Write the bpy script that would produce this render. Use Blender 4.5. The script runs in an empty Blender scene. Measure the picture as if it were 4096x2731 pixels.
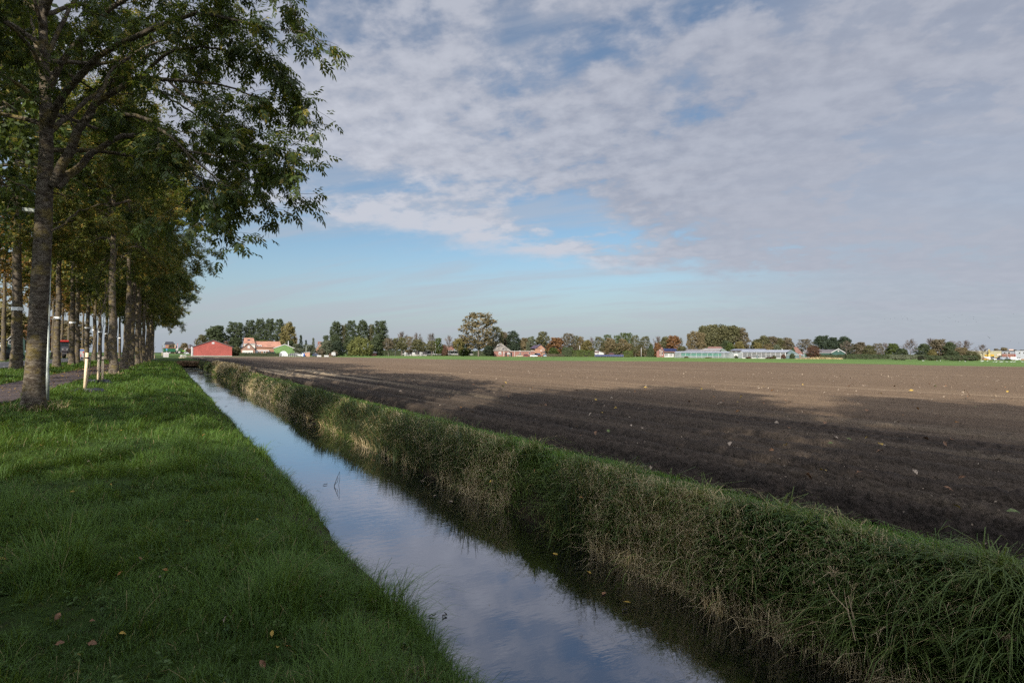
import bpy, math, random
import numpy as np
from mathutils import Vector, Matrix

random.seed(7)
SC = bpy.context.scene
COL = SC.collection
R_ = math.radians
pi = math.pi

# ------------------------------------------------------------------ camera
HEAD = R_(31.2); PITCH = R_(1.25); ROLL = R_(0.258)
EYE = Vector((0.0, 0.0, 1.65))
FPX = 4096 * 20.0 / 36.0
_f = Vector((math.sin(HEAD) * math.cos(PITCH), math.cos(HEAD) * math.cos(PITCH), math.sin(PITCH)))
_r0 = Vector((math.cos(HEAD), -math.sin(HEAD), 0.0))
_u0 = _r0.cross(_f)
_r = _r0 * math.cos(ROLL) + _u0 * math.sin(ROLL)
_u = _u0 * math.cos(ROLL) - _r0 * math.sin(ROLL)
cam_data = bpy.data.cameras.new("camera")
cam_data.lens = 20.0; cam_data.sensor_width = 36.0
cam_data.clip_start = 0.05; cam_data.clip_end = 9000.0
cam = bpy.data.objects.new("camera", cam_data)
COL.objects.link(cam)
cam.matrix_world = Matrix(((_r.x, _u.x, -_f.x, EYE.x), (_r.y, _u.y, -_f.y, EYE.y), (_r.z, _u.z, -_f.z, EYE.z), (0, 0, 0, 1)))
SC.camera = cam

def ray(x, y):
    return _f + _r * ((x - 2048.0) / FPX) - _u * ((y - 1365.5) / FPX)
def P(x, y, D):                      # point seen at photo pixel x, y, D metres into the view
    return EYE + ray(x, y) * D
def G(x, y, z=0.0):                  # ground point seen at photo pixel
    d = ray(x, y); t = (z - EYE.z) / d.z
    return EYE + d * t
def HY(x):                           # horizon line
    lo, hi = 1300.0, 1500.0
    for _ in range(40):
        m = (lo + hi) / 2
        if ray(x, m).z > 0: lo = m
        else: hi = m
    return lo
def spot(x, D):                      # ground position at pixel column x, depth D
    p = P(x, HY(x), D); return Vector((p.x, p.y, 0.0))

# ------------------------------------------------------------------ tagging
def tag(o, label=None, cat=None, group=None, kind=None):
    if label: o["label"] = label
    if cat: o["category"] = cat
    if group: o["group"] = group
    if kind: o["kind"] = kind
    return o
def thing(name, label, cat, loc=(0, 0, 0), rz=0.0, group=None):
    o = bpy.data.objects.new(name, None); COL.objects.link(o)
    o.location = loc; o.rotation_euler = (0, 0, rz); o.empty_display_size = 0.2
    return tag(o, label, cat, group)
def link(name, me, parent=None, mat=None):
    o = bpy.data.objects.new(name, me); COL.objects.link(o)
    if mat is not None and len(me.materials) == 0: me.materials.append(mat)
    if parent is not None: o.parent = parent
    return o
def with_mat(o, mat):                # this copy's own material on shared mesh data
    s = o.material_slots[0]; s.link = 'OBJECT'; s.material = mat
    return o

# ------------------------------------------------------------------ meshes
def np_mesh(name, V, quads=None, tris=None, attrs=None, smooth=False):
    me = bpy.data.meshes.new(name)
    V = np.asarray(V, dtype=np.float32)
    nq = 0 if quads is None else len(quads); nt = 0 if tris is None else len(tris)
    me.vertices.add(len(V)); me.vertices.foreach_set("co", V.ravel())
    idx, starts = [], []
    if nq: idx.append(np.asarray(quads, dtype=np.int32).ravel()); starts.append(np.arange(nq) * 4)
    if nt: idx.append(np.asarray(tris, dtype=np.int32).ravel()); starts.append(nq * 4 + np.arange(nt) * 3)
    idx = np.concatenate(idx); starts = np.concatenate(starts).astype(np.int32)
    me.loops.add(len(idx)); me.loops.foreach_set("vertex_index", idx)
    me.polygons.add(nq + nt); me.polygons.foreach_set("loop_start", starts)
    if smooth: me.polygons.foreach_set("use_smooth", np.ones(nq + nt, dtype=bool))
    me.update(calc_edges=True)
    for k, a in (attrs or {}).items():
        at = me.attributes.new(k, 'FLOAT', 'POINT'); at.data.foreach_set("value", np.asarray(a, dtype=np.float32))
    return me

class MB:
    """collects boxes, prisms, tubes into ONE mesh"""
    def __init__(s): s.v = []; s.f = []
    def add(s, vs, fs):
        b = len(s.v); s.v += [tuple(v) for v in vs]; s.f += [tuple(b + i for i in f) for f in fs]; return s
    def box(s, x0, x1, y0, y1, z0, z1):
        return s.add([(x0,y0,z0),(x1,y0,z0),(x1,y1,z0),(x0,y1,z0),(x0,y0,z1),(x1,y0,z1),(x1,y1,z1),(x0,y1,z1)],
                     [(0,3,2,1),(4,5,6,7),(0,1,5,4),(1,2,6,5),(2,3,7,6),(3,0,4,7)])
    def prism(s, pts, y0, y1):       # outline in x,z pushed along y
        n = len(pts)
        a = sum(pts[i][0]*pts[(i+1)%n][1] - pts[(i+1)%n][0]*pts[i][1] for i in range(n))
        if a < 0: pts = pts[::-1]
        vs = [(x, y0, z) for x, z in pts] + [(x, y1, z) for x, z in pts]
        fs = [tuple(range(n)), tuple(range(2*n-1, n-1, -1))] + [(i, n+i, n+(i+1)%n, (i+1)%n) for i in range(n)]
        return s.add(vs, fs)
    def side_prism(s, pts, x0, x1):  # outline in y,z pushed along x
        n = len(pts)
        vs = [(x0, y, z) for y, z in pts] + [(x1, y, z) for y, z in pts]
        fs = [tuple(range(n-1, -1, -1)), tuple(range(n, 2*n))] + [(i, (i+1)%n, n+(i+1)%n, n+i) for i in range(n)]
        return s.add(vs, fs)
    def plan(s, pts, z0, z1):        # outline in x,y pushed up
        n = len(pts)
        vs = [(x, y, z0) for x, y in pts] + [(x, y, z1) for x, y in pts]
        fs = [tuple(range(n-1, -1, -1)), tuple(range(n, 2*n))] + [(i, (i+1)%n, n+(i+1)%n, n+i) for i in range(n)]
        return s.add(vs, fs)
    def tube(s, pts, rad, n=8, caps=True):
        pts = [Vector(p) for p in pts]
        if not hasattr(rad, '__len__'): rad = [rad]*len(pts)
        b = len(s.v)
        for i, p in enumerate(pts):
            t = (pts[min(i+1, len(pts)-1)] - pts[max(i-1, 0)]).normalized()
            a = t.cross(Vector((0, 0, 1)))
            if a.length < 1e-3: a = Vector((1, 0, 0))
            a.normalize(); c = t.cross(a)
            for k in range(n):
                q = p + (a*math.cos(2*pi*k/n) + c*math.sin(2*pi*k/n))*rad[i]; s.v.append(tuple(q))
        for i in range(len(pts)-1):
            for k in range(n):
                s.f.append((b+i*n+k, b+i*n+(k+1)%n, b+(i+1)*n+(k+1)%n, b+(i+1)*n+k))
        if caps:
            s.f.append(tuple(b+k for k in range(n-1, -1, -1))); e = b+(len(pts)-1)*n
            s.f.append(tuple(e+k for k in range(n)))
        return s
    def wheel(s, c, r, w, n=20):     # axle along x
        x, y, z = c
        prof = [(-w/2, r*.62), (-w/2, r*.93), (-w*.38, r), (w*.38, r), (w/2, r*.93), (w/2, r*.62)]
        b = len(s.v); m = len(prof)
        for k in range(n):
            a = 2*pi*k/n
            for dx, rr in prof: s.v.append((x+dx, y+rr*math.cos(a), z+rr*math.sin(a)))
        for k in range(n):
            for j in range(m-1):
                s.f.append((b+k*m+j, b+((k+1)%n)*m+j, b+((k+1)%n)*m+j+1, b+k*m+j+1))
        return s
    def disc(s, c, r, w, n=16):      # hub, axle along x
        return s.tube([(c[0]-w/2, c[1], c[2]), (c[0]+w/2, c[1], c[2])], r, n)
    def build(s, name, mat, parent=None, smooth=False):
        me = bpy.data.meshes.new(name); me.from_pydata(s.v, [], s.f)
        me.materials.append(mat); me.validate(); me.update()
        if smooth:
            for p in me.polygons: p.use_smooth = True
        o = bpy.data.objects.new(name, me); COL.objects.link(o)
        if parent is not None: o.parent = parent
        return o

# ------------------------------------------------------------------ noise
def _hash(ix, iy, seed):
    h = (ix.astype(np.int64)*374761393 + iy.astype(np.int64)*668265263 + seed*1442695041) & 0xffffffff
    h = ((h ^ (h >> 13)) * 1274126177) & 0xffffffff
    h = ((h ^ (h >> 16)) * 2246822519) & 0xffffffff
    return ((h ^ (h >> 15)) & 0xffffff) / float(0xffffff)
def vnoise(x, y, seed=0):
    ix = np.floor(x); iy = np.floor(y); fx = x-ix; fy = y-iy
    fx = fx*fx*fx*(fx*(fx*6-15)+10); fy = fy*fy*fy*(fy*(fy*6-15)+10)
    a = _hash(ix, iy, seed); b = _hash(ix+1, iy, seed); c = _hash(ix, iy+1, seed); d = _hash(ix+1, iy+1, seed)
    return (a*(1-fx)+b*fx)*(1-fy) + (c*(1-fx)+d*fx)*fy
def clods(x, y, cell, seed, share=.6):
    """lumps of earth: round-topped bumps, one in some of the cells, 0..1"""
    u = x/cell; v = y/cell; iu = np.floor(u); iv = np.floor(v); best = np.zeros_like(u)
    for a in (-1, 0, 1):
        for b in (-1, 0, 1):
            cu = iu+a; cv = iv+b
            px = cu+.15+.7*_hash(cu, cv, seed); py = cv+.15+.7*_hash(cu, cv, seed+1); r = .28+.5*_hash(cu, cv, seed+2)**2
            on = _hash(cu, cv, seed+3) < share
            d2 = ((u-px)**2*(1+.6*_hash(cu, cv, seed+4))+(v-py)**2)/r**2
            best = np.maximum(best, np.where(on, np.sqrt(np.maximum(0, 1-d2))*r*1.5, 0))
    return best
def fbm(x, y, seed=0, octv=4, lac=2.03, gain=.5):
    s = 0; a = 1; t = 0
    for k in range(octv):
        s = s + a*vnoise(x, y, seed+k*17); t += a; x = x*lac+3.1; y = y*lac+1.7; a *= gain
    return s/t

# ------------------------------------------------------------------ materials
def new_mat(name):
    m = bpy.data.materials.new(name); m.use_nodes = True
    nt = m.node_tree; nt.nodes.clear()
    out = nt.nodes.new('ShaderNodeOutputMaterial')
    return m, nt, out
def mixc(nt, fac, a, b, mode='MIX'):
    n = nt.nodes.new('ShaderNodeMix'); n.data_type = 'RGBA'; n.blend_type = mode
    for sock, v in ((n.inputs[0], fac), (n.inputs[6], a), (n.inputs[7], b)):
        if hasattr(v, 'is_linked'): nt.links.new(v, sock)
        elif isinstance(v, (int, float)): sock.default_value = v
        else: sock.default_value = (*v, 1.0) if len(v) == 3 else v
    return n.outputs[2]
def mth(nt, op, a, b=None, c=None, clamp=False):
    n = nt.nodes.new('ShaderNodeMath'); n.operation = op; n.use_clamp = clamp
    for i, v in enumerate((a, b, c)):
        if v is None: continue
        if hasattr(v, 'is_linked'): nt.links.new(v, n.inputs[i])
        else: n.inputs[i].default_value = v
    return n.outputs[0]
def ramp(nt, fac, lo, hi, o0=0.0, o1=1.0, smooth=True):
    n = nt.nodes.new('ShaderNodeMapRange'); n.interpolation_type = 'SMOOTHSTEP' if smooth else 'LINEAR'
    nt.links.new(fac, n.inputs[0])
    for i, v in ((1, lo), (2, hi), (3, o0), (4, o1)): n.inputs[i].default_value = v
    return n.outputs[0]
def noise(nt, vec, scale, detail=4, rough=.55, dist=0.0):
    n = nt.nodes.new('ShaderNodeTexNoise'); n.inputs['Scale'].default_value = scale
    n.inputs['Detail'].default_value = detail; n.inputs['Roughness'].default_value = rough
    n.inputs['Distortion'].default_value = dist
    if vec is not None: nt.links.new(vec, n.inputs['Vector'])
    return n.outputs['Fac']
def vscale(nt, vec, s):
    n = nt.nodes.new('ShaderNodeVectorMath'); n.operation = 'MULTIPLY'
    nt.links.new(vec, n.inputs[0]); n.inputs[1].default_value = s
    return n.outputs[0]
def objco(nt, which='Object'):
    return nt.nodes.new('ShaderNodeTexCoord').outputs[which]
def worldpos(nt):
    return nt.nodes.new('ShaderNodeNewGeometry').outputs['Position']
def bsdf(nt, out, color, rough=.8, spec=.3, bump=None, bstr=.3, bdist=.02, metal=0.0):
    b = nt.nodes.new('ShaderNodeBsdfPrincipled')
    if hasattr(color, 'is_linked'): nt.links.new(color, b.inputs['Base Color'])
    else: b.inputs['Base Color'].default_value = (*color, 1)
    if hasattr(rough, 'is_linked'): nt.links.new(rough, b.inputs['Roughness'])
    else: b.inputs['Roughness'].default_value = rough
    b.inputs['Specular IOR Level'].default_value = spec; b.inputs['Metallic'].default_value = metal
    if bump is not None:
        bn = nt.nodes.new('ShaderNodeBump'); bn.inputs['Strength'].default_value = bstr; bn.inputs['Distance'].default_value = bdist
        nt.links.new(bump, bn.inputs['Height']); nt.links.new(bn.outputs[0], b.inputs['Normal'])
    nt.links.new(b.outputs[0], out.inputs['Surface'])
    return b
_pc = {}
def paint(name, rgb, rough=.7, var=.18, scale=1.2, spec=.3, metal=0.0, stretch=(1, 1, 1)):
    """plain surface with a little weathering"""
    if name in _pc: return _pc[name]
    m, nt, out = new_mat(name)
    v = vscale(nt, worldpos(nt), stretch)
    n = noise(nt, v, scale, 6, .62)
    n2 = noise(nt, v, scale*9, 3, .6)
    f = mth(nt, 'ADD', mth(nt, 'MULTIPLY', n, .7), mth(nt, 'MULTIPLY', n2, .3))
    lo = tuple(c*(1-var*1.6) for c in rgb); hi = tuple(min(1, c*(1+var)) for c in rgb)
    c = mixc(nt, ramp(nt, f, .3, .7), lo, hi)
    bsdf(nt, out, c, rough, spec, metal=metal)
    _pc[name] = m
    return m
def leaf_mat(name, c0, c1, c2=None, trans=.35, rough=.55, share=.12, spec=.25):
    """leaf: own tint per leaf (attribute), light passes through"""
    m, nt, out = new_mat(name)
    a = nt.nodes.new('ShaderNodeAttribute'); a.attribute_name = 'tint'
    t = a.outputs['Fac']
    col = mixc(nt, t, c0, c1)
    if c2 is not None: col = mixc(nt, ramp(nt, t, 1-share*1.3, 1-share*.7), col, c2)
    b = nt.nodes.new('ShaderNodeBsdfPrincipled'); nt.links.new(col, b.inputs['Base Color'])
    b.inputs['Roughness'].default_value = rough; b.inputs['Specular IOR Level'].default_value = spec
    if trans > 0:
        tr = nt.nodes.new('ShaderNodeBsdfTranslucent')
        nt.links.new(mixc(nt, .35, col, (.30, .36, .03)), tr.inputs['Color'])
        mx = nt.nodes.new('ShaderNodeMixShader'); mx.inputs[0].default_value = trans
        nt.links.new(b.outputs[0], mx.inputs[1]); nt.links.new(tr.outputs[0], mx.inputs[2])
        nt.links.new(mx.outputs[0], out.inputs['Surface'])
    else: nt.links.new(b.outputs[0], out.inputs['Surface'])
    return m
def bark_mat(name, grey=(.115, .10, .08), dark=(.035, .028, .022), moss=(.14, .115, .03), moss_amt=.5, scale=1.0):
    m, nt, out = new_mat(name)
    o = objco(nt)
    st = vscale(nt, o, (6*scale, 6*scale, 14*scale))
    n1 = noise(nt, st, 1.0, 6, .65, .4)
    n2 = noise(nt, vscale(nt, o, (1.6, 1.6, 2.4)), 1.3*scale, 5, .6)
    n3 = noise(nt, vscale(nt, o, (22, 22, 30)), 1.0*scale, 4, .7)
    c = mixc(nt, ramp(nt, n1, .38, .62), dark, grey)
    c = mixc(nt, mth(nt, 'MULTIPLY', ramp(nt, n2, .48, .68), moss_amt), c, moss)
    c = mixc(nt, ramp(nt, n3, .35, .6, .55, 0), c, dark)
    bsdf(nt, out, c, .92, .15, mth(nt, 'ADD', n1, mth(nt, 'MULTIPLY', n3, .6)), .9, .03)
    return m
# ------------------------------------------------------------------ tree growing
def nrm(v):
    n = np.linalg.norm(v, axis=-1, keepdims=True); return v/np.maximum(n, 1e-9)
def skin(paths):
    """paths: (pts Nx3, radii N, sides) -> verts, quads of tapering tubes"""
    VV, QQ, base = [], [], 0
    for pts, rad, n in paths:
        pts = np.asarray(pts, float); N = len(pts)
        t = np.empty_like(pts); t[1:-1] = pts[2:]-pts[:-2]; t[0] = pts[1]-pts[0]; t[-1] = pts[-1]-pts[-2]
        t = nrm(t)
        ref = np.array([0.31, 0.17, 0.93]) if abs(t[0, 2]) < .8 else np.array([.94, .2, .1])
        a = nrm(np.cross(t, ref)); b = np.cross(t, a)
        ang = np.arange(n)*2*pi/n
        ring = a[:, None]*np.cos(ang)[None, :, None] + b[:, None]*np.sin(ang)[None, :, None]
        V = pts[:, None] + ring*np.asarray(rad)[:, None, None]
        VV.append(V.reshape(-1, 3))
        i = np.arange(N-1)[:, None]*n; k = np.arange(n)[None]; k2 = (k+1) % n
        QQ.append(np.stack([base+i+k, base+i+k2, base+i+n+k2, base+i+n+k], -1).reshape(-1, 4))
        base += N*n
    return np.concatenate(VV), np.concatenate(QQ)
def bez(rng, p, d, L, n, wob, grav, end_up=0.0):
    """a wandering limb: pts from p along d"""
    pts = [np.array(p, float)]; d = np.array(d, float); d /= np.linalg.norm(d)
    st = L/(n-1)
    for i in range(n-1):
        d = d + rng.normal(0, wob, 3) + np.array([0, 0, grav + end_up*i/(n-1)]); d /= np.linalg.norm(d)
        pts.append(pts[-1]+d*st)
    return np.array(pts)
def side_dir(rng, d, lo, hi, flat=0.0):
    d = d/np.linalg.norm(d)
    a = rng.normal(0, 1, 3); a[2] *= (1-flat); a -= d*a.dot(d); a /= np.linalg.norm(a)
    th = rng.uniform(lo, hi)
    return d*math.cos(th)+a*math.sin(th)
def at_t(pts, t):
    x = t*(len(pts)-1); i = min(int(x), len(pts)-2); f = x-i
    return pts[i]*(1-f)+pts[i+1]*f, pts[i+1]-pts[i]
def dress(rng, pts, r0, paths, twigs, nsec, seclen, ntw, twlen, t0=.2, droop=-.03, th=(.5, 1.0), sides=5):
    """branches and twigs along one limb; twigs get leaves later"""
    for k in range(nsec):
        t = t0+(1-t0)*(k+rng.uniform(0, 1))/nsec
        p, d = at_t(pts, min(t, .995))
        L = seclen*(1.15-.6*t)*rng.uniform(.7, 1.25)
        dd = side_dir(rng, d, *th, flat=.35)
        s = bez(rng, p, dd, L, 6, .10, droop)
        rr = max(.008, r0*(1-t*.8)*.38)
        paths.append((s, np.linspace(rr, .005, 6), 4))
        for j in range(ntw):
            tt = .25+.75*(j+rng.uniform(0, 1))/ntw
            q, e = at_t(s, min(tt, .99))
            w = bez(rng, q, side_dir(rng, e, .3, .95, .2), twlen*rng.uniform(.6, 1.2), 4, .12, droop*1.3)
            paths.append((w, np.array([.006, .005, .004, .002]), 3)); twigs.append(w)
    w = pts[-4:] if len(pts) > 4 else pts
    twigs.append(w)
def twig_samples(rng, twigs, n):
    Pn, D = [], []
    for w in twigs:
        t = rng.uniform(.15, 1.0, n); x = t*(len(w)-1); i = np.minimum(x.astype(int), len(w)-2); f = (x-i)[:, None]
        Pn.append(w[i]*(1-f)+w[i+1]*f); D.append(w[i+1]-w[i])
    return np.concatenate(Pn), nrm(np.concatenate(D))
def compound(rng, Pn, D, Lr, pairs, ll, lw, droop=.35):
    """pinnate leaves: rachis with leaflet pairs and one at the end; returns V, quads, tint"""
    N = len(Pn)
    rd = nrm(D*.5 + rng.normal(0, .55, (N, 3)) + np.array([0, 0, -droop]))
    up = nrm(np.array([0, 0, 1.0]) + rng.normal(0, .35, (N, 3)))
    sd = nrm(np.cross(rd, up)); nn = np.cross(sd, rd)
    L = Lr*rng.uniform(.75, 1.2, N)
    tint0 = rng.uniform(0, 1, N)
    Vs, Ts = [], []
    ts = list(np.linspace(.35, .88, pairs))
    for s, t in [(s, t) for t in ts for s in (-1, 1)] + [(0, 1.0)]:
        b = Pn + rd*(L*t)[:, None]
        d = nrm(rd*(.55 if s else 1) + sd*(s*.85) + np.array([0, 0, -.28]) + rng.normal(0, .14, (N, 3)))
        w = nrm(np.cross(d, nn)); ln = (ll*rng.uniform(.8, 1.2, N))[:, None]; wd = (lw*rng.uniform(.85, 1.15, N))[:, None]
        m = b + d*ln*.45 + nn*ln*.06
        tip = b + d*ln + np.array([0, 0, -1.0])*ln*.1
        Vs.append(np.stack([b, m+w*wd, tip, m-w*wd], 1)); Ts.append(np.clip(tint0+rng.normal(0, .12, N), 0, 1))
    V = np.concatenate(Vs).reshape(-1, 3); T = np.repeat(np.concatenate(Ts), 4)
    return V, np.arange(len(V)).reshape(-1, 4), T
def simple_leaves(rng, Pn, D, ll, lw, droop=.3):
    N = len(Pn)
    d = nrm(D*.5+rng.normal(0, .7, (N, 3))+np.array([0, 0, -droop]))
    w = nrm(np.cross(d, rng.normal(0, 1, (N, 3)))); ln = (ll*rng.uniform(.7, 1.3, N))[:, None]; wd = lw*ln/ll
    m = Pn+d*ln*.45
    V = np.stack([Pn, m+w*wd, Pn+d*ln, m-w*wd], 1).reshape(-1, 3)
    return V, np.arange(len(V)).reshape(-1, 4), np.repeat(rng.uniform(0, 1, N), 4)
def paths_mesh(name, paths, mat):
    V, Q = skin(paths)
    me = np_mesh(name, V, Q, smooth=True); me.materials.append(mat); return me
def leaves_mesh(name, V, Q, T, mat):
    me = np_mesh(name, V, Q, attrs={"tint": T}); me.materials.append(mat); return me

BARK = bark_mat("mossy_bark", grey=(.165, .14, .105), dark=(.048, .036, .025), moss=(.19, .145, .035), moss_amt=.75)
BARK_PALE = bark_mat("pale_bark", grey=(.26, .23, .19), dark=(.10, .085, .07), moss_amt=.15, scale=.4)
BARK_FAR = bark_mat("brown_bark", grey=(.13, .105, .085), dark=(.06, .048, .04), moss_amt=.25, scale=.4)
ASH_LEAF = leaf_mat("ash_leaf", (.024, .040, .009), (.068, .094, .020), (.19, .16, .025), share=.07)
ASH_WARM = leaf_mat("ash_leaf_turning", (.055, .066, .014), (.14, .145, .026), (.27, .17, .03), share=.2)
ASH_MIX = leaf_mat("ash_leaf_paling", (.042, .058, .012), (.115, .135, .025), (.22, .18, .03), share=.14)
ASH_RUST = leaf_mat("rusty_leaf", (.10, .07, .018), (.20, .12, .025), (.26, .11, .02), share=.3)

def street_ash(seed, H, r0, hb, R, nprim, nsec, ntw, nleaf, comp=None, simple=None, fork=False, bare_low=.0):
    """whole tree, base at the origin: trunk-and-limb mesh data, leaf mesh data"""
    rng = np.random.default_rng(seed)
    n = 15
    z = np.linspace(0, H*.95, n)
    wx = np.cumsum(rng.normal(0, .05, n)); wy = np.cumsum(rng.normal(0, .05, n)); wx -= wx[0]; wy -= wy[0]
    tr = np.stack([wx, wy, z], 1); tr[0, :2] = 0
    # flare at the foot
    z2 = np.array([-.25, 0, .15, .4, .9]); foot = np.stack([np.zeros(5), np.zeros(5), z2], 1)
    rad_foot = r0*np.array([1.75, 1.5, 1.28, 1.13, 1.04])
    up = tr[tr[:, 2] > 1.2]
    pts = np.concatenate([foot, up]); rad = np.concatenate([rad_foot, r0*np.maximum(.06, (1-up[:, 2]/H))**.75])
    paths = [(pts, rad, 14)]; twigs = []
    ga = rng.uniform(0, 6.28)
    for k in range(nprim):
        t = (k+rng.uniform(.1, .9))/nprim
        h = hb+(H*.97-hb)*t**1.05
        i = np.searchsorted(pts[:, 2], h); i = min(max(i, 1), len(pts)-1)
        f = (h-pts[i-1, 2])/(pts[i, 2]-pts[i-1, 2]+1e-9); p = pts[i-1]*(1-f)+pts[i]*f
        ga += 2.4+rng.normal(0, .35)
        el = .25+1.0*t+rng.normal(0, .1)
        d = np.array([math.cos(ga)*math.cos(el), math.sin(ga)*math.cos(el), math.sin(el)])
        L = R*(1.12-.62*t)*rng.uniform(.8, 1.15)
        if t < .12: L *= .8
        lim = bez(rng, p, d, L, 10, .09, -.085*(1-t)**1.5-.005, 0)
        rr = max(.025, r0*.42*(1-t*.7))
        paths.append((lim, rr*np.linspace(1, .18, 10)**.9, 7))
        a, b = len(twigs), 0
        ns = max(3, int(nsec*(1.1-.4*t)))
        dress(rng, lim, rr, paths, twigs, ns, R*.36, ntw, .95)
        if t < bare_low: del twigs[a:][::2]
    wm = (paths, twigs)
    Pn, D = twig_samples(rng, twigs, nleaf)
    if comp: V, Q, T = compound(rng, Pn, D, *comp)
    else: V, Q, T = simple_leaves(rng, Pn, D, *simple)
    return paths, V, Q, T

# ------------------------------------------------------------------ far trees, unit size: height 1, half width 1
def clump_tree(seed, zmin, prof, ncl, per, cr, ls, trunk_r=.012, limbs=True, gap=.25, flat=1.0, asp=4.0):
    rng = np.random.default_rng(seed)
    C = []
    tries = 0
    while len(C) < ncl and tries < ncl*60:
        tries += 1
        t = rng.uniform(0, 1); r = prof(t)
        if rng.uniform(0, 1) > r+.15: continue
        a = rng.uniform(0, 6.283); q = r*math.sqrt(rng.uniform(.12, 1.0))
        c = np.array([math.cos(a)*q, math.sin(a)*q, zmin+(1-zmin)*t])
        dd = [np.linalg.norm((c-o)*np.array([1, 1, asp])) for o in C]
        if dd and min(dd) < gap*cr*2: continue
        C.append(c)
    C = np.array(C); n = len(C)
    rr = cr*rng.uniform(.7, 1.3, n)
    k = np.repeat(np.arange(n), per)
    off = nrm(rng.normal(0, 1, (n*per, 3)))*(rng.uniform(0, 1, n*per)**.45)[:, None]
    Pn = C[k]+off*rr[k][:, None]*np.array([1, 1, .95*flat/asp])
    # leaves between the clumps
    nf = int(n*per*.32); tf = rng.uniform(0, 1, nf); af = rng.uniform(0, 6.283, nf); rf = np.array([prof(q) for q in tf])*np.sqrt(rng.uniform(.05, 1, nf))*.96
    Pn = np.concatenate([Pn, np.stack([np.cos(af)*rf, np.sin(af)*rf, zmin+(1-zmin)*tf], 1)]); k = np.concatenate([k, rng.integers(0, n, nf)])
    off = np.concatenate([off, np.stack([np.cos(af), np.sin(af), .35+0*af], 1)]); N = n*per+nf
    out = nrm(off+rng.normal(0, .5, (N, 3))+np.array([0, 0, .25]))
    a = nrm(np.cross(out, rng.normal(0, 1, (N, 3)))); b = np.cross(out, a)
    s = (ls*rng.uniform(.6, 1.35, N))[:, None]
    sc = np.array([1, 1, 1.15/asp])
    V = np.stack([Pn-a*s*sc, Pn+b*s*.62*sc, Pn+a*s*sc, Pn-b*s*.62*sc], 1).reshape(-1, 3)
    q = np.quantile(np.hypot(V[:, 0], V[:, 1]), .965); V[:, :2] /= q; C[:, :2] /= q; V[:, 2] *= 1/np.quantile(V[:, 2], .997)
    T = np.repeat(np.clip(rng.uniform(0, 1, n)[k]*.55+rng.uniform(0, 1, N)*.45, 0, 1), 4)
    paths = [(np.array([[0, 0, -.02], [0, 0, .12], [.01, 0, .4], [0, .01, .75]]), np.array([trunk_r*3.2, trunk_r*2.4, trunk_r*1.7, trunk_r*.5]), 7)]
    if limbs:
        for c in C[:: max(1, n//22)]:
            z0 = max(zmin*.75, c[2]-.03-.75*np.linalg.norm(c[:2])/asp); p = np.array([0, 0, min(z0, .72)])
            paths.append((np.array([p, (p+c)/2+np.array([0, 0, -.05/asp]), c]), np.array([trunk_r*.9, trunk_r*.6, trunk_r*.2]), 4))
    return paths, V, np.arange(len(V)).reshape(-1, 4), T
def ovoid(peak=.45, top=.25, bot=.45):
    def f(t):
        if t < peak: return bot+(1-bot)*math.sin(t/peak*pi/2)
        return top+(1-top)*math.cos((t-peak)/(1-peak)*pi/2)
    return f
def cone(t): return .08+.92*(1-t)**.8
def column(t): return .35+.65*math.sin(min(1, t*1.25+.12)*pi*.8)
def bare_tree(seed, hb=.25, spread=1.0, nprim=18, nsec=11, ntw=6, leaf=0):
    """leafless crown of fine twigs, unit size"""
    rng = np.random.default_rng(seed)
    H, R = 14.0, 5.0
    z = np.linspace(-.3, H*.8, 9); tr = np.stack([np.cumsum(rng.normal(0, .07, 9)), np.cumsum(rng.normal(0, .07, 9)), z], 1)
    paths = [(tr, .24*np.linspace(1.2, .2, 9), 7)]; twigs = []
    for k in range(nprim):
        t = (k+rng.uniform(0, 1))/nprim; h = H*(hb+(.78-hb)*t); p, _ = at_t(tr, min(.98, (h+.3)/(H*.8+.3)))
        ga = k*2.4+rng.normal(0, .3); el = .40+.85*t
        d = np.array([math.cos(ga)*math.cos(el), math.sin(ga)*math.cos(el), math.sin(el)])
        L = R*(1.25-.55*t)*rng.uniform(.85, 1.1)
        lim = bez(rng, p, d, L, 8, .07, .02)
        paths.append((lim, .10*np.linspace(1, .25, 8), 4))
        for s in range(nsec):
            q, e = at_t(lim, .25+.74*rng.uniform(0, 1)); b = bez(rng, q, side_dir(rng, e, .3, .7), L*.42*rng.uniform(.6, 1.1), 5, .09, .03)
            paths.append((b, np.linspace(.06, .035, 5), 3))
            for j in range(ntw):
                q2, e2 = at_t(b, .2+.79*rng.uniform(0, 1)); w = bez(rng, q2, side_dir(rng, e2, .3, .75), .9*rng.uniform(.6, 1.3), 3, .1, .03)
                paths.append((w, np.array([.042, .034, .025]), 3)); twigs.append(w)
    V, Q = skin(paths)
    rq = np.quantile(np.hypot(V[:, 0], V[:, 1]), .97); sc = np.array([1/rq, 1/rq, 1/np.quantile(V[:, 2], .997)]); V = V*sc
    lv = None
    if leaf:
        Pn, D = twig_samples(rng, twigs, leaf); v, q, T = simple_leaves(rng, Pn, D, .42, .15)
        lv = (v*sc, q, T)
    return V, Q, lv
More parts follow.
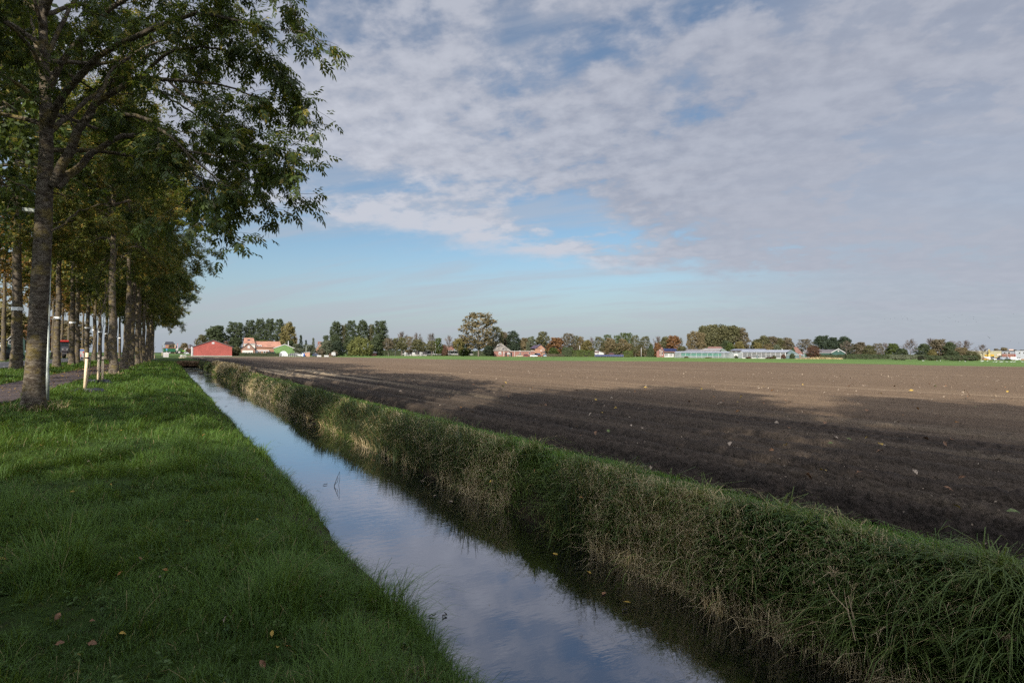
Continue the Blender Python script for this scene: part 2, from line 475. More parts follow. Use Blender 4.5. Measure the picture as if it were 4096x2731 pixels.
# ------------------------------------------------------------------ terrain
_gx = np.array([-3000, -60, -20, -17, -16.2, -10.2, -9.2, -8.0, -6.9, -4.2, -3.4, 0.2, .8, 1.2, 1.5, 1.8, 2.04, 2.5, 3.9, 4.72, 4.9, 5.1, 5.3, 5.6, 5.85, 6.4, 20, 80, 3000.])
_gz = np.array([.45, .45, .5, .52, .42, .42, .34, .22, .06, .03, .02, 0., -.09, -.26, -.46, -.70, -.97, -1.3, -1.3, -.97, -.62, -.28, -.06, .0, -.02, -.28, -.28, -1.8, -1.8])
DITCH_END = 112.0
WATER_Z = -.9
def ground_z(x, y):
    # the waterlines wander
    wl = (fbm(y*.45, y*0+1.5, 131, 4)-.5)*.42*np.clip((x-.5)/.8, 0, 1)*(x < 3); wr = (fbm(y*.4, y*0+7.5, 137, 4)-.5)*.24*np.clip((5.6-x)/.5, 0, 1)*(x >= 3)
    x = x-wl-wr
    z = np.interp(x, _gx, _gz)
    dry = np.interp(x, [-3000, -20, .2, 5.85, 6.4, 20, 80, 3000], [.45, .5, 0, 0, -.28, -.28, -1.8, -1.8])
    flat = np.clip((y-DITCH_END)/5.0, 0, 1)
    inside = (x > .2) & (x < 5.85)
    return np.where(inside, z*(1-flat)+dry*flat, z)
def grid_mesh(name, X, Y, Z, mat, smooth=True):
    ny, nx = X.shape
    V = np.stack([X, Y, Z], -1).reshape(-1, 3)
    i = np.arange(ny-1)[:, None]*nx; j = np.arange(nx-1)[None]
    Q = np.stack([i+j, i+j+1, i+nx+j+1, i+nx+j], -1).reshape(-1, 4)
    me = np_mesh(name, V, Q, smooth=smooth); me.materials.append(mat); return me

def ground_material():
    m, nt, out = new_mat("turf_soil")
    w = worldpos(nt)
    n = noise(nt, w, .7, 6, .6); n2 = noise(nt, w, 9, 5, .65); n3 = noise(nt, w, 60, 3, .6)
    c = mixc(nt, ramp(nt, n, .35, .65), (.022, .040, .008), (.045, .075, .014))
    c = mixc(nt, ramp(nt, n2, .45, .75, 0, .6), c, (.035, .028, .016))
    sx = nt.nodes.new('ShaderNodeSeparateXYZ'); nt.links.new(w, sx.inputs[0])
    low = ramp(nt, sx.outputs['Z'], -.12, -.5)
    c = mixc(nt, low, c, mixc(nt, n2, (.022, .016, .010), (.05, .038, .022)))
    bsdf(nt, out, c, .95, .1, mth(nt, 'ADD', n2, n3), .8, .04)
    return m
gxs = np.unique(np.concatenate([[-3000, -1200, -500, -200, -100, -60, -40, -30], np.arange(-24, -7, .5), np.arange(-7, .2, .3), np.arange(.2, 6.95, .1), [7.5, 9, 15, 20, 40, 80, 100, 200, 500, 1500, 3000]]))
gys = np.unique(np.concatenate([[-3000, -500, -120], np.arange(-60, 0, 3.0), np.arange(0, 40, .4), np.arange(40, 140, 1.2), [150, 170, 200, 260, 400, 700, 1400, 3000]]))
GX, GY = np.meshgrid(gxs, gys)
GZ = ground_z(GX, GY)
amp = np.where((np.abs(GX) < 60) & (GY > -60) & (GY < 200), 1, 0)
edge = np.exp(-((GX-2.0)/.4)**2)*.12 + np.exp(-((GX-4.85)/.6)**2)*.16
GZ = GZ + amp*((fbm(GX*1.3, GY*1.3, 5, 3)-.5)*.07 + (fbm(GX*1.1, GY*.55, 9, 3)-.5)*2*edge)*np.where((GX < -6.6) & (GX > -9) | (GX < -10) & (GX > -16.4), .2, 1)
GZ = np.where((GX > -6.9) & (GX < -4.15), GZ-.05, GZ)
o = link("ground", grid_mesh("ground", GX, GY, GZ, ground_material())); tag(o, kind="structure")

# ---- water
def water_material():
    m, nt, out = new_mat("ditch_water")
    w = worldpos(nt)
    a = noise(nt, vscale(nt, w, (2.2, 5.0, 1)), 1.6, 4, .55, .3)
    b = noise(nt, vscale(nt, w, (7, 16, 1)), 1.2, 3, .5)
    patch = ramp(nt, noise(nt, vscale(nt, w, (.5, .25, 1)), 1, 3), .42, .62, .25, 1)
    h = mth(nt, 'MULTIPLY', mth(nt, 'ADD', a, mth(nt, 'MULTIPLY', b, .35)), patch)
    bn = nt.nodes.new('ShaderNodeBump'); bn.inputs['Strength'].default_value = .045; bn.inputs['Distance'].default_value = .05
    nt.links.new(h, bn.inputs['Height'])
    g = nt.nodes.new('ShaderNodeBsdfGlossy'); g.inputs['Roughness'].default_value = .015; g.inputs['Color'].default_value = (.86, .88, .95, 1)
    d = nt.nodes.new('ShaderNodeBsdfDiffuse'); d.inputs['Color'].default_value = (.004, .004, .0035, 1)
    nt.links.new(bn.outputs[0], g.inputs['Normal'])
    lw = nt.nodes.new('ShaderNodeLayerWeight'); lw.inputs['Blend'].default_value = .5
    nt.links.new(bn.outputs[0], lw.inputs['Normal'])
    fr = mth(nt, 'ADD', mth(nt, 'MULTIPLY', mth(nt, 'POWER', lw.outputs['Facing'], 3.2), .78), .27, clamp=True)
    mx = nt.nodes.new('ShaderNodeMixShader'); nt.links.new(fr, mx.inputs[0])
    nt.links.new(d.outputs[0], mx.inputs[1]); nt.links.new(g.outputs[0], mx.inputs[2]); nt.links.new(mx.outputs[0], out.inputs['Surface'])
    return m
ys = np.concatenate([np.arange(-40, 116, 2.0)]); WX, WY = np.meshgrid(np.array([1.4, 2.5, 3.8, 5.3]), ys)
o = link("water", grid_mesh("water", WX, WY, np.full_like(WX, WATER_Z), water_material())); tag(o, kind="structure")

# ---- road, cycle path
def asphalt(name, base, leafy):
    m, nt, out = new_mat(name)
    w = worldpos(nt)
    n = noise(nt, w, 1.1, 6, .6); g = noise(nt, w, 90, 2, .7); l = noise(nt, w, 6.5, 5, .7, .6)
    c = mixc(nt, ramp(nt, n, .3, .7), tuple(b*.7 for b in base), tuple(b*1.25 for b in base))
    c = mixc(nt, ramp(nt, g, .4, .7, 0, .4), c, tuple(b*2 for b in base))
    if leafy: c = mixc(nt, ramp(nt, l, .56, .66, 0, leafy), c, (.10, .055, .02))
    bsdf(nt, out, c, .85, .25, g, .4, .005)
    return m
def strip(name, xa, xb, za, zb, y0, y1, mat, camber=.0, n=60):
    yy = np.linspace(y0, y1, n); xx = np.linspace(xa, xb, 7); X, Y = np.meshgrid(xx, yy)
    t = (X-xa)/(xb-xa); Z = za+(zb-za)*t+camber*(1-(2*t-1)**2)
    return tag(link(name, grid_mesh(name, X, Y, Z, mat)), kind="structure")
strip("road", -16.1, -10.3, .46, .46, -60, 320, asphalt("asphalt", (.055, .055, .06), .15), .05)
strip("cycle_path", -6.75, -4.3, .075, .055, -60, 320, asphalt("path_asphalt", (.06, .045, .042), .75), .02)
mk = MB()
for y in np.arange(-20, 300, 6.0):
    for x in (-15.6, -10.8): mk.box(x-.06, x+.06, y, y+2.4, .485, .4925)
tag(mk.build("road_markings", paint("road_paint", (.6, .6, .58), .6)), kind="structure")

# ---- ploughed field
def edge_x(y): return 5.84+.25*(fbm(y*.12, y*0+3.3, 31, 3)-.5)*2 + .012*np.clip(y, 0, 60)
FAR_EDGE = [G(x, y) for x, y in [(735, 1427.5), (925, 1427), (1100, 1426.2), (1310, 1426.2), (1480, 1429.7), (1740, 1436), (2040, 1440.3), (2240, 1442), (2640, 1443.6), (2900, 1446.2), (3280, 1451.5), (3500, 1455), (3796, 1461), (4096, 1465.6)]]
FAR_ANG = np.array([math.atan2(p.x, p.y) for p in FAR_EDGE]); FAR_RAD = np.array([math.hypot(p.x, p.y) for p in FAR_EDGE])
FAR_ANG = np.concatenate([FAR_ANG, [1.75, 2.6]]); FAR_RAD = np.concatenate([FAR_RAD, [95, 95]])
def soil_z(x, y, sp):
    r = np.hypot(x, y)
    wob = (fbm(x*.1, y*.03, 3, 2)-.5)*.3 + (fbm(x*1.2, y*.7, 8, 2)-.5)*.06
    ph = (x+wob)/.78
    rid = np.abs(np.sin(pi*ph))**.85
    amp = .34*np.exp(-np.maximum(x-6.5, 0)/17.0)+.08
    amp = amp*(.92+.16*fbm(x*.6, y*.5, 12, 2))*(.8+.4*_hash(np.floor(ph), np.floor(ph)*0, 5))
    k = lambda wl: np.clip((wl/np.maximum(sp, 1e-4)-1.6)/1.4, 0, 1)
    z = amp*(rid-.6)*k(.78)
    c1 = fbm(x*2.2, y*2.2, 21, 2)-.5
    c2 = np.abs(vnoise(x*6, y*6, 22)-.5)*2; c3 = np.abs(vnoise(x*13+.3*c2, y*13, 23)-.5)*2; c4 = vnoise(x*27, y*27, 24)-.5
    lump = np.clip(fbm(x*1.3, y*1.3, 25, 2)*1.6-.4, .25, .7)
    z = z + .02*c1*k(.45) + (.05*(.5-c2)*k(.17) + .05*(.5-c3)*k(.08) + .035*c4*k(.04))*lump
    z = z + .05*clods(x, y, .22, 40, .06)*k(.2)*lump + .045*clods(x, y, .10, 50, .5)*k(.1)*lump + .045*clods(x, y, .055, 60, .7)*k(.055)
    return z-.06
def soil_material():
    m, nt, out = new_mat("ploughed_soil")
    w = worldpos(nt)
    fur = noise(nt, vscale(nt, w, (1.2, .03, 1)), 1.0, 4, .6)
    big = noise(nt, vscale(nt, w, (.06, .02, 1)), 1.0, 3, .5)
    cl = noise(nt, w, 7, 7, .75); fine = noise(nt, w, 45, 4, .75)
    vo = nt.nodes.new('ShaderNodeTexVoronoi'); vo.inputs['Scale'].default_value = 22; nt.links.new(w, vo.inputs['Vector'])
    vd = mth(nt, 'SUBTRACT', .6, vo.outputs['Distance'])
    sx = nt.nodes.new('ShaderNodeSeparateXYZ'); nt.links.new(w, sx.inputs[0])
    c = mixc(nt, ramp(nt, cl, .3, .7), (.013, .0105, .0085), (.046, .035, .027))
    c = mixc(nt, ramp(nt, fine, .5, .8, 0, .5), c, (.115, .09, .068))
    fur2 = noise(nt, vscale(nt, w, (.42, .010, 1)), 1.0, 3, .6); c = mixc(nt, ramp(nt, fur2, .42, .60, .0, .5), c, (.12, .088, .058))
    dry = mth(nt, 'MULTIPLY', ramp(nt, fur, .50, .66), ramp(nt, big, .38, .62))
    c = mixc(nt, mth(nt, 'MULTIPLY', dry, .9), c, (.33, .255, .165))
    # sun and tree shade put into the colour: paler away from the ditch
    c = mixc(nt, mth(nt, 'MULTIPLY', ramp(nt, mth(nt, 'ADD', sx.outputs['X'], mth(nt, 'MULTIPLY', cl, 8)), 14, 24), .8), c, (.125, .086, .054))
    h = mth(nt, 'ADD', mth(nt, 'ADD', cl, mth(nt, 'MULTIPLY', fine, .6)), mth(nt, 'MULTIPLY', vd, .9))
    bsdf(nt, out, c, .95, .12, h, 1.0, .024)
    return m
na, nr = 900, 1150
ang = np.linspace(.026, 1.62, na)
rmin = 2.4
T = np.linspace(0, 1, nr)[:, None]
far = np.interp(ang, FAR_ANG, FAR_RAD, left=FAR_RAD[0])[None]
near_r = np.full_like(ang, 6.0)
# nearest soil along each bearing: where the bearing crosses the grass edge
near = np.maximum(rmin, 5.9/np.maximum(np.sin(np.maximum(ang, .0255)), .0255))[None]
near = np.minimum(near, far*.97)
RR = near*(far/near)**T
AA = np.repeat(ang[None], nr, 0)
SX = RR*np.sin(AA); SY = RR*np.cos(AA)
SX = np.where(T < .02, np.maximum(SX, 5.82), SX)
SPC = np.gradient(RR, axis=0)
SZ = soil_z(SX, SY, np.maximum(SPC, RR*(ang[1]-ang[0])*.6))
SZ = np.where(SX < edge_x(SY)+.12, SZ-.12, SZ)
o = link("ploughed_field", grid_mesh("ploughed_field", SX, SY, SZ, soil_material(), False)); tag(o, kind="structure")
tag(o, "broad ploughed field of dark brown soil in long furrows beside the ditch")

def far_z(x, y):                     # the land falls a little towards the far right
    a = np.degrees(np.arctan2(x, y)); r = np.hypot(x, y)
    s = np.clip((a-60)/6.5, 0, 1); s = s*s*(3-2*s)
    return -1.1*s*np.clip((r-150)/300, 0, 1)
# ---- young crop beyond
def crop_material():
    m, nt, out = new_mat("young_crop")
    w = worldpos(nt)
    a = noise(nt, vscale(nt, w, (.05, .008, 1)), 1, 4, .6); b = noise(nt, w, 1.3, 5, .7); s = noise(nt, vscale(nt, w, (1.5, .02, 1)), 1, 3)
    c = mixc(nt, ramp(nt, a, .35, .65), (.068, .112, .028), (.105, .165, .038))
    c = mixc(nt, ramp(nt, b, .42, .7, 0, .6), c, (.06, .08, .025))
    c = mixc(nt, ramp(nt, s, .55, .75, 0, .25), c, (.09, .11, .03))
    bsdf(nt, out, c, .9, .1)
    return m
pts = [(p.x, p.y) for p in FAR_EDGE]
V, F = [], []
aa = np.linspace(FAR_ANG[2], 2.4, 220)
rr = np.interp(aa, FAR_ANG, FAR_RAD)*.985
rings = [1.0, 1.1, 1.3, 1.6, 2.0, 2.5, 3, 4, 6, 9]
X = np.stack([rr*np.sin(aa)*k for k in rings], 1); Y = np.stack([rr*np.cos(aa)*k for k in rings], 1)
Z = np.full_like(X, .0); Z[:, 0] = -.25; Z = Z + ((fbm(X*.08, Y*.08, 2, 3)-.5)*.12+far_z(X, Y))*(Z > -.1)
o = link("green_field", grid_mesh("green_field", X, Y, Z, crop_material())); tag(o, kind="structure")
m, nt, out = new_mat("yard_earth")
w = worldpos(nt); n = noise(nt, w, .25, 6, .6); n2 = noise(nt, w, 2.5, 5, .7)
c = mixc(nt, ramp(nt, n, .4, .6), (.13, .105, .07), (.06, .09, .025)); c = mixc(nt, ramp(nt, n2, .4, .7, 0, .5), c, (.17, .14, .10)); bsdf(nt, out, c, .95, .1)
aa = np.linspace(.02, FAR_ANG[2]+.02, 60); rr = np.interp(aa, FAR_ANG, FAR_RAD, left=FAR_RAD[0])*1.0
X = np.stack([rr*np.sin(aa)*k for k in (.99, 1.03, 1.3, 3)], 1); Y = np.stack([rr*np.cos(aa)*k for k in (.99, 1.03, 1.3, 3)], 1)
Z = np.full_like(X, -.02); Z[:, 0] = -.2
tag(link("farmyard_ground", grid_mesh("farmyard_ground", X, Y, Z, m)), kind="structure")
# ------------------------------------------------------------------ grass and bank plants (uncountable)
def in_view(x, y, margin=.25):
    d = x*math.sin(HEAD)+y*math.cos(HEAD); l = x*math.cos(HEAD)-y*math.sin(HEAD)
    return (d > -.6) & (np.abs(l) < np.maximum(d, 0)*(.9+margin)+2.4)
def scatter(rng, x0, x1, dens, bands, keep=None):
    """random points with density falling with distance; bands: (y0, y1, per m2 factor)"""
    XS, YS = [], []
    for y0, y1, k in bands:
        n = int((x1-x0)*(y1-y0)*dens*k)
        x = rng.uniform(x0, x1, n); y = rng.uniform(y0, y1, n)
        ok = in_view(x, y)
        XS.append(x[ok]); YS.append(y[ok])
    x = np.concatenate(XS); y = np.concatenate(YS)
    if keep is not None:
        ok = keep(x, y); x = x[ok]; y = y[ok]
    return x, y
def blades(rng, x, y, z, h, w, lean, tint, comb=None, curl=.5):
    """one arching blade per point: V, quads, tris, tint"""
    N = len(x)
    az = rng.uniform(0, 2*pi, N)
    ld = np.stack([np.cos(az), np.sin(az), np.zeros(N)], 1)
    if comb is not None: ld = nrm(ld+np.array(comb))
    sd = np.stack([-ld[:, 1], ld[:, 0], np.zeros(N)], 1)
    sd = nrm(sd+ld*rng.normal(0, .5, (N, 1)))
    up = np.array([0, 0, 1.0]); h = h[:, None]; w = w[:, None]; ln = (lean*rng.uniform(.3, 1.4, N))[:, None]
    b = np.stack([x, y, z], 1)
    m = b+up*h*.55+ld*ln*h*.28
    t2 = b+up*h*(.95-curl*np.minimum(ln, 1.2)*.35)+ld*ln*h*.75
    tip = b+up*h*(1.0-curl*np.minimum(ln, 1.6)*.62)+ld*ln*h*1.15
    V = np.stack([b-sd*w*.5, b+sd*w*.5, m+sd*w*.45, m-sd*w*.45, t2+sd*w*.3, t2-sd*w*.3, tip], 1).reshape(-1, 3)
    i = np.arange(N)[:, None]*7
    Q = np.concatenate([i+np.array([[0, 1, 2, 3]]), i+np.array([[3, 2, 4, 5]])]); Tq = i+np.array([[5, 4, 6]])
    return V, Q, Tq, np.repeat(np.clip(tint, 0, 1), 7)
def blade_obj(name, parts, mat, label):
    V, Q, T, A, b = [], [], [], [], 0
    for v, q, t, a in parts:
        V.append(v); Q.append(q+b); T.append(t+b); A.append(a); b += len(v)
    me = np_mesh(name, np.concatenate(V), np.concatenate(Q), np.concatenate(T), {"tint": np.concatenate(A)}); me.materials.append(mat)
    return tag(link(name, me), label, kind="stuff")

GRASS = leaf_mat("grass_blade", (.027, .058, .010), (.088, .155, .022), (.20, .17, .07), trans=.32, rough=.5, share=.05, spec=.22)
LUSH = leaf_mat("lush_blade", (.048, .105, .014), (.13, .25, .032), (.17, .15, .06), trans=.35, rough=.5, share=.04, spec=.22)
STRAW = leaf_mat("dry_blade", (.34, .25, .12), (.66, .52, .31), None, trans=.25, rough=.7)
SEDGE = leaf_mat("sedge_blade", (.056, .090, .022), (.150, .190, .048), (.44, .33, .16), trans=.3, rough=.5, share=.11)
WEED = leaf_mat("weed_leaf", (.040, .078, .020), (.10, .155, .038), (.15, .13, .03), trans=.3, rough=.5, share=.06)

rg = np.random.default_rng(101)
bands = [(-2, 6, 1.0), (6, 11, .62), (11, 18, .3), (18, 30, .14), (30, 55, .06), (55, 118, .022)]
# mown verge, left of the water
def verge_keep(x, y):
    path = (x > -6.85) & (x < -4.25) | (x > -16.6) & (x < -9.9)
    return ~path
x, y = scatter(rg, -9.8, 1.95, 3000, bands, verge_keep)
d = np.hypot(x, y)
cl = fbm(x*1.7, y*1.7, 41, 3); cl2 = fbm(x*.5, y*.5, 43, 2); tuft = fbm(x*4, y*4, 47, 2)
edge_t = np.clip((x-.9)/.7, 0, 1)
h = (.055+.15*np.clip(cl*1.6-.45, 0, 1)+.08*np.clip(tuft-.45, 0, 1))*(.75+.5*cl2)*rg.uniform(.55, 1.35, len(x))*(1-.1*edge_t)
h *= np.interp(d, [0, 4, 10, 30], [1.15, 1.05, .95, .95])
wd = np.maximum(.0048, .00066*d)*rg.uniform(.7, 1.3, len(x))
tint = .15+.75*cl*rg.uniform(.5, 1.3, len(x))-.1+.12*cl2
tint = np.where(rg.uniform(0, 1, len(x)) < .035, 1, np.minimum(tint, .93))
zz = ground_z(x, y)-.02
tf = clods(x, y, .42, 300, .75); tf2 = clods(x, y, .2, 310, .5)           # tufts
h = h*(.62+1.15*tf+.8*tf2); tint = np.where(tint > .95, 1, np.clip(tint-.22+.38*fbm(x*2.6, y*2.6, 44, 2)+.25*tf, 0, .93))
ca = 6.28*2*fbm(x*.9, y*.9, 45, 2)
parts = [blades(rg, x, y, zz, h, wd, .55+.55*rg.uniform(0, 1, len(x)), tint, np.stack([.75*np.cos(ca)+.15, .75*np.sin(ca), ca*0], 1))]
# brow and water's edge: longer hanging blades
x, y = scatter(rg, 1.5, 2.06, 2300, [(0, 6, 1), (6, 12, .6), (12, 24, .3), (24, 60, .1), (60, 112, .04)])
d = np.hypot(x, y)
h = rg.uniform(.05, .17, len(x))*np.clip(2.6*fbm(x*2, y*1.6, 50, 3)-.6, .25, 1.8)
parts.append(blades(rg, x, y, ground_z(x, y)-.02, h, np.maximum(.0045, .0007*d)*rg.uniform(.7, 1.2, len(x)), .8+.7*rg.uniform(0, 1, len(x)), .1+.7*rg.uniform(0, 1, len(x))*fbm(x, y, 6, 2)*1.6, (.5, .0, 0)))
blade_obj("verge_grass", parts, GRASS, "short lush green grass of the verge between the tree row and the water")
# long tufts at the foot of the row trees are dry
# far bank
def bank_z(x, y): return ground_z(x, y)
bb = [(1, 7, 1.0), (7, 13, .6), (13, 24, .3), (24, 45, .13), (45, 116, .05)]
x, y = scatter(rg, 4.62, 5.85, 2200, bb, lambda x, y: rg.uniform(0, 1, len(x)) > .72*np.clip((3.9-y)/1.0, 0, 1)*(x > 4.85))
d = np.hypot(x, y)
pn = fbm(x*1.1, y*.8, 61, 3); q = fbm(x*2.8, y*2.8, 63, 2)
h = (.09+.27*np.clip(pn*1.7-.4, 0, 1))*rg.uniform(.5, 1.25, len(x))*np.interp(x, [4.7, 4.9, 5.1, 5.3, 5.9], [.85, 1, .6, .34, .34])*(.55+.9*clods(x, y, .5, 320, .8)*1.2)
tint = .1+.8*q*rg.uniform(.4, 1.3, len(x)); tint = np.where(rg.uniform(0, 1, len(x)) < .10+.25*(q > .6), 1, np.minimum(tint, .83))
parts = [blades(rg, x, y, bank_z(x, y)-.03, h, np.maximum(.0075, .0009*d)*rg.uniform(.6, 1.5, len(x)), .7+.8*rg.uniform(0, 1, len(x)), tint, (-.2, -.1, 0))]
# sedge clumps: fountains of long blades
ncl = 900
cx = rg.uniform(4.8, 5.35, ncl); cy = 1.5+110*rg.uniform(0, 1, ncl)**1.9; ok = in_view(cx, cy); cx = cx[ok]; cy = cy[ok]
k = np.repeat(np.arange(len(cx)), 70); cd = np.hypot(cx, cy)
keep = rg.uniform(0, 1, len(k)) < np.interp(cd[k], [0, 8, 30, 110], [1, .9, .45, .25])
k = k[keep]
x = cx[k]+rg.normal(0, .06, len(k)); y = cy[k]+rg.normal(0, .06, len(k)); d = cd[k]
cs = rg.uniform(.16, .42, len(cx)); ct = rg.uniform(0, .8, len(cx))
parts.append(blades(rg, x, y, bank_z(x, y)-.03, cs[k]*rg.uniform(.6, 1.15, len(k)), np.maximum(.010, .0010*d)*rg.uniform(.6, 1.3, len(k)), .6+1.1*rg.uniform(0, 1, len(k)), np.clip(ct[k]+rg.normal(0, .15, len(k)), 0, .99), (-.1, -.1, 0), curl=.8))
blade_obj("bank_grass", parts, SEDGE, "rough tall grass and sedge on the far bank of the ditch")
# bright short strip along the field edge
x, y = scatter(rg, 5.12, 5.9, 3000, bb, lambda x, y: x < edge_x(y)+.05)
d = np.hypot(x, y); c3 = fbm(x*1.5, y*1.5, 71, 3)
h = (.05+.11*np.clip(c3*1.6-.4, 0, 1))*np.interp(x, [5.1, 5.4, 5.9], [1.1, 1, .6])*rg.uniform(.5, 1.3, len(x))
blade_obj("field_edge_grass", [blades(rg, x, y, bank_z(x, np.minimum(y, 100))*(x < 5.85)-.02, h, np.maximum(.0048, .00075*d)*rg.uniform(.7, 1.3, len(x)), .5+.6*rg.uniform(0, 1, len(x)), .15+.8*c3*rg.uniform(.5, 1.3, len(x)), (-.2, -.1, 0))], LUSH, "bright green grass strip on the bank top beside the ploughed soil")
# dry straw: patches of tan blades with bent heads
def dry_keep(x, y): return fbm(x*1.3+5, y*.8, 81, 3) > .45
x, y = scatter(rg, 4.64, 5.4, 2200, bb, dry_keep)
d = np.hypot(x, y)
h = rg.uniform(.22, .56, len(x))*np.interp(x, [4.7, 4.95, 5.15, 5.4], [.9, 1, .7, .4])
parts = [blades(rg, x, y, bank_z(x, y)-.03, h, np.maximum(.0042, .00072*d)*rg.uniform(.6, 1.3, len(x)), .25+.8*rg.uniform(0, 1, len(x)), rg.uniform(0, 1, len(x)), (-.15, -.1, 0), curl=.8)]
# taller dry stand around 55-80 m along the bank
n = 9000; y2 = rg.uniform(50, 84, n); x2 = rg.uniform(4.76, 5.6, n)
ok = in_view(x2, y2) & (fbm(x2*.4, y2*.13, 33, 2) > .42); x2 = x2[ok]; y2 = y2[ok]; d2 = np.hypot(x2, y2)
parts.append(blades(rg, x2, y2, bank_z(x2, y2)-.03, rg.uniform(.4, .8, len(x2)), .0011*d2, .4+.5*rg.uniform(0, 1, len(x2)), rg.uniform(0, .7, len(x2)), None, .6))
# wisps round the trunks
for (tx, ty) in [(-3.15, 20.5), (-3.3, 49.6), (-3.3, 62), (-3.3, 74), (-3.2, 87), (-3.2, 99), (-3.2, 111), (-3.2, 123)]:
    n = 130 if ty < 30 else 90; a = rg.uniform(0, 6.28, n); q = rg.uniform(.34, .75, n)
    x2 = tx+np.cos(a)*q; y2 = ty+np.sin(a)*q; d2 = np.hypot(x2, y2)
    parts.append(blades(rg, x2, y2, np.full(n, -.02), rg.uniform(.1, .4, n), .0007*d2*np.ones(n), .6+.8*rg.uniform(0, 1, n), rg.uniform(0, .6, n), None, .8))
blade_obj("dry_grass", parts, STRAW, "pale dry straw-coloured grass standing in patches on the far bank and round the trunks")
# leafy weeds and nettles, reeds
def weed_patch(rng, cx, cy, n_leaf, hgt, spread, ll):
    k = np.repeat(np.arange(len(cx)), n_leaf); N = len(k)
    a = rng.uniform(0, 6.28, N); lv = rng.uniform(.12, 1.0, N); hh = hgt[k]*lv
    bx = cx[k]+spread[k]*np.cos(k*1.7)*lv; by = cy[k]+spread[k]*np.sin(k*1.7)*lv
    base = np.stack([bx, by, bank_z(cx[k], cy[k])+hh], 1)
    d = np.stack([np.cos(a), np.sin(a), rng.uniform(-.45, .25, N)], 1)
    ln = (ll[k]*rng.uniform(.55, 1.2, N)*(1.15-.6*lv))[:, None]
    sd = nrm(np.cross(d, np.array([0, 0, 1.0]))+rng.normal(0, .25, (N, 3))); d = nrm(d)
    m = base+d*ln*.45+np.array([0, 0, .1])*ln
    V = np.stack([base, m+sd*ln*.27, base+d*ln, m-sd*ln*.27], 1).reshape(-1, 3)
    t = np.repeat(np.clip(rng.uniform(0, .75, len(cx))[k]+rng.normal(0, .13, N), 0, 1), 4)
    return V, np.arange(len(V)).reshape(-1, 4), t
n = 3400; cy = 1.0+95*rg.uniform(0, 1, n)**2.2; cx = rg.uniform(4.78, 5.35, n)
thick = np.where(cy < 4.2, 1.0, np.where(fbm(cx*.9, cy*.7, 91, 2) > .47, .75, .1))
ok = in_view(cx, cy) & (rg.uniform(0, 1, n) < thick); cx = cx[ok]; cy = cy[ok]; cd = np.hypot(cx, cy)
ex = 900; cx = np.concatenate([cx, rg.uniform(4.8, 5.3, ex)]); cy = np.concatenate([cy, rg.uniform(.9, 3.9, ex)]); cd = np.hypot(cx, cy)
Vw, Qw, Tw = weed_patch(rg, cx, cy, 34, rg.uniform(.12, .34, len(cx))*np.interp(cx, [4.8, 5.05, 5.35], [1.2, 1, .45]), rg.uniform(.02, .12, len(cx)), np.maximum(.085, .0045*cd))
x, y = scatter(rg, -3.8, 1.6, 13.0, [(1, 14, 1), (14, 40, .3)])            # low herbs in the verge
V2, Q2, T2 = weed_patch(rg, x, y, 16, rg.uniform(.04, .12, len(x)), rg.uniform(.01, .05, len(x)), np.full(len(x), .05))
me = np_mesh("bank_weeds", np.concatenate([Vw, V2]), np.concatenate([Qw, Q2+len(Vw)]), None, {"tint": np.concatenate([Tw, T2])}); me.materials.append(WEED)
tag(link("bank_weeds", me), "dark green nettles and leafy weeds among the bank grass", kind="stuff")
# reeds: tall thin leaves standing at the foot of the far bank
n = 30000; y2 = 6+108*rg.uniform(0, 1, n)**1.1; x2 = rg.uniform(4.68, 5.05, n)
pz = fbm(y2*.16, y2*0+.5, 95, 3)
ok = in_view(x2, y2) & (pz+.14*(y2 > 84) > .53); x2 = x2[ok]; y2 = y2[ok]; d2 = np.hypot(x2, y2)
REED = leaf_mat("reed_blade", (.022, .034, .014), (.050, .066, .024), (.17, .12, .05), trans=.25, rough=.6, share=.10)
blade_obj("reeds", [blades(rg, x2, y2, bank_z(x2, y2)-.05, rg.uniform(.45, .85, len(x2)), np.maximum(.008, .0009*d2), .25+.45*rg.uniform(0, 1, len(x2)), rg.uniform(0, 1, len(x2)), (-.3, 0, 0), .5)], REED, "grey-green reeds in stands along the waterline of the far bank")
# weed cover on the far stretch of the water
n = 5200; y2 = rg.uniform(66, 113, n); x2 = rg.uniform(2.1, 4.7, n)
ok = fbm(x2*1.2, y2*.3, 14, 3)+np.clip((y2-75)/60, -.2, .2) > .47; x2 = x2[ok]; y2 = y2[ok]
a = rg.uniform(0, 6.28, len(x2)); s = rg.uniform(.05, .16, len(x2)); dx = np.cos(a)*s; dy = np.sin(a)*s
c = np.stack([x2, y2, np.full(len(x2), WATER_Z+.012)], 1); e1 = np.stack([dx, dy, dx*0], 1); e2 = np.stack([-dy, dx, dx*0], 1)*.6
Vd = np.stack([c-e1, c+e2, c+e1, c-e2], 1).reshape(-1, 3)
me = np_mesh("duckweed", Vd, np.arange(len(Vd)).reshape(-1, 4), None, {"tint": np.repeat(rg.uniform(0, 1, len(x2)), 4)}); me.materials.append(leaf_mat("duckweed_leaf", (.05, .06, .03), (.13, .13, .09), None, trans=0, rough=.6))
tag(link("duckweed", me), "mat of duckweed and leaf litter floating on the far stretch of the ditch", kind="stuff")

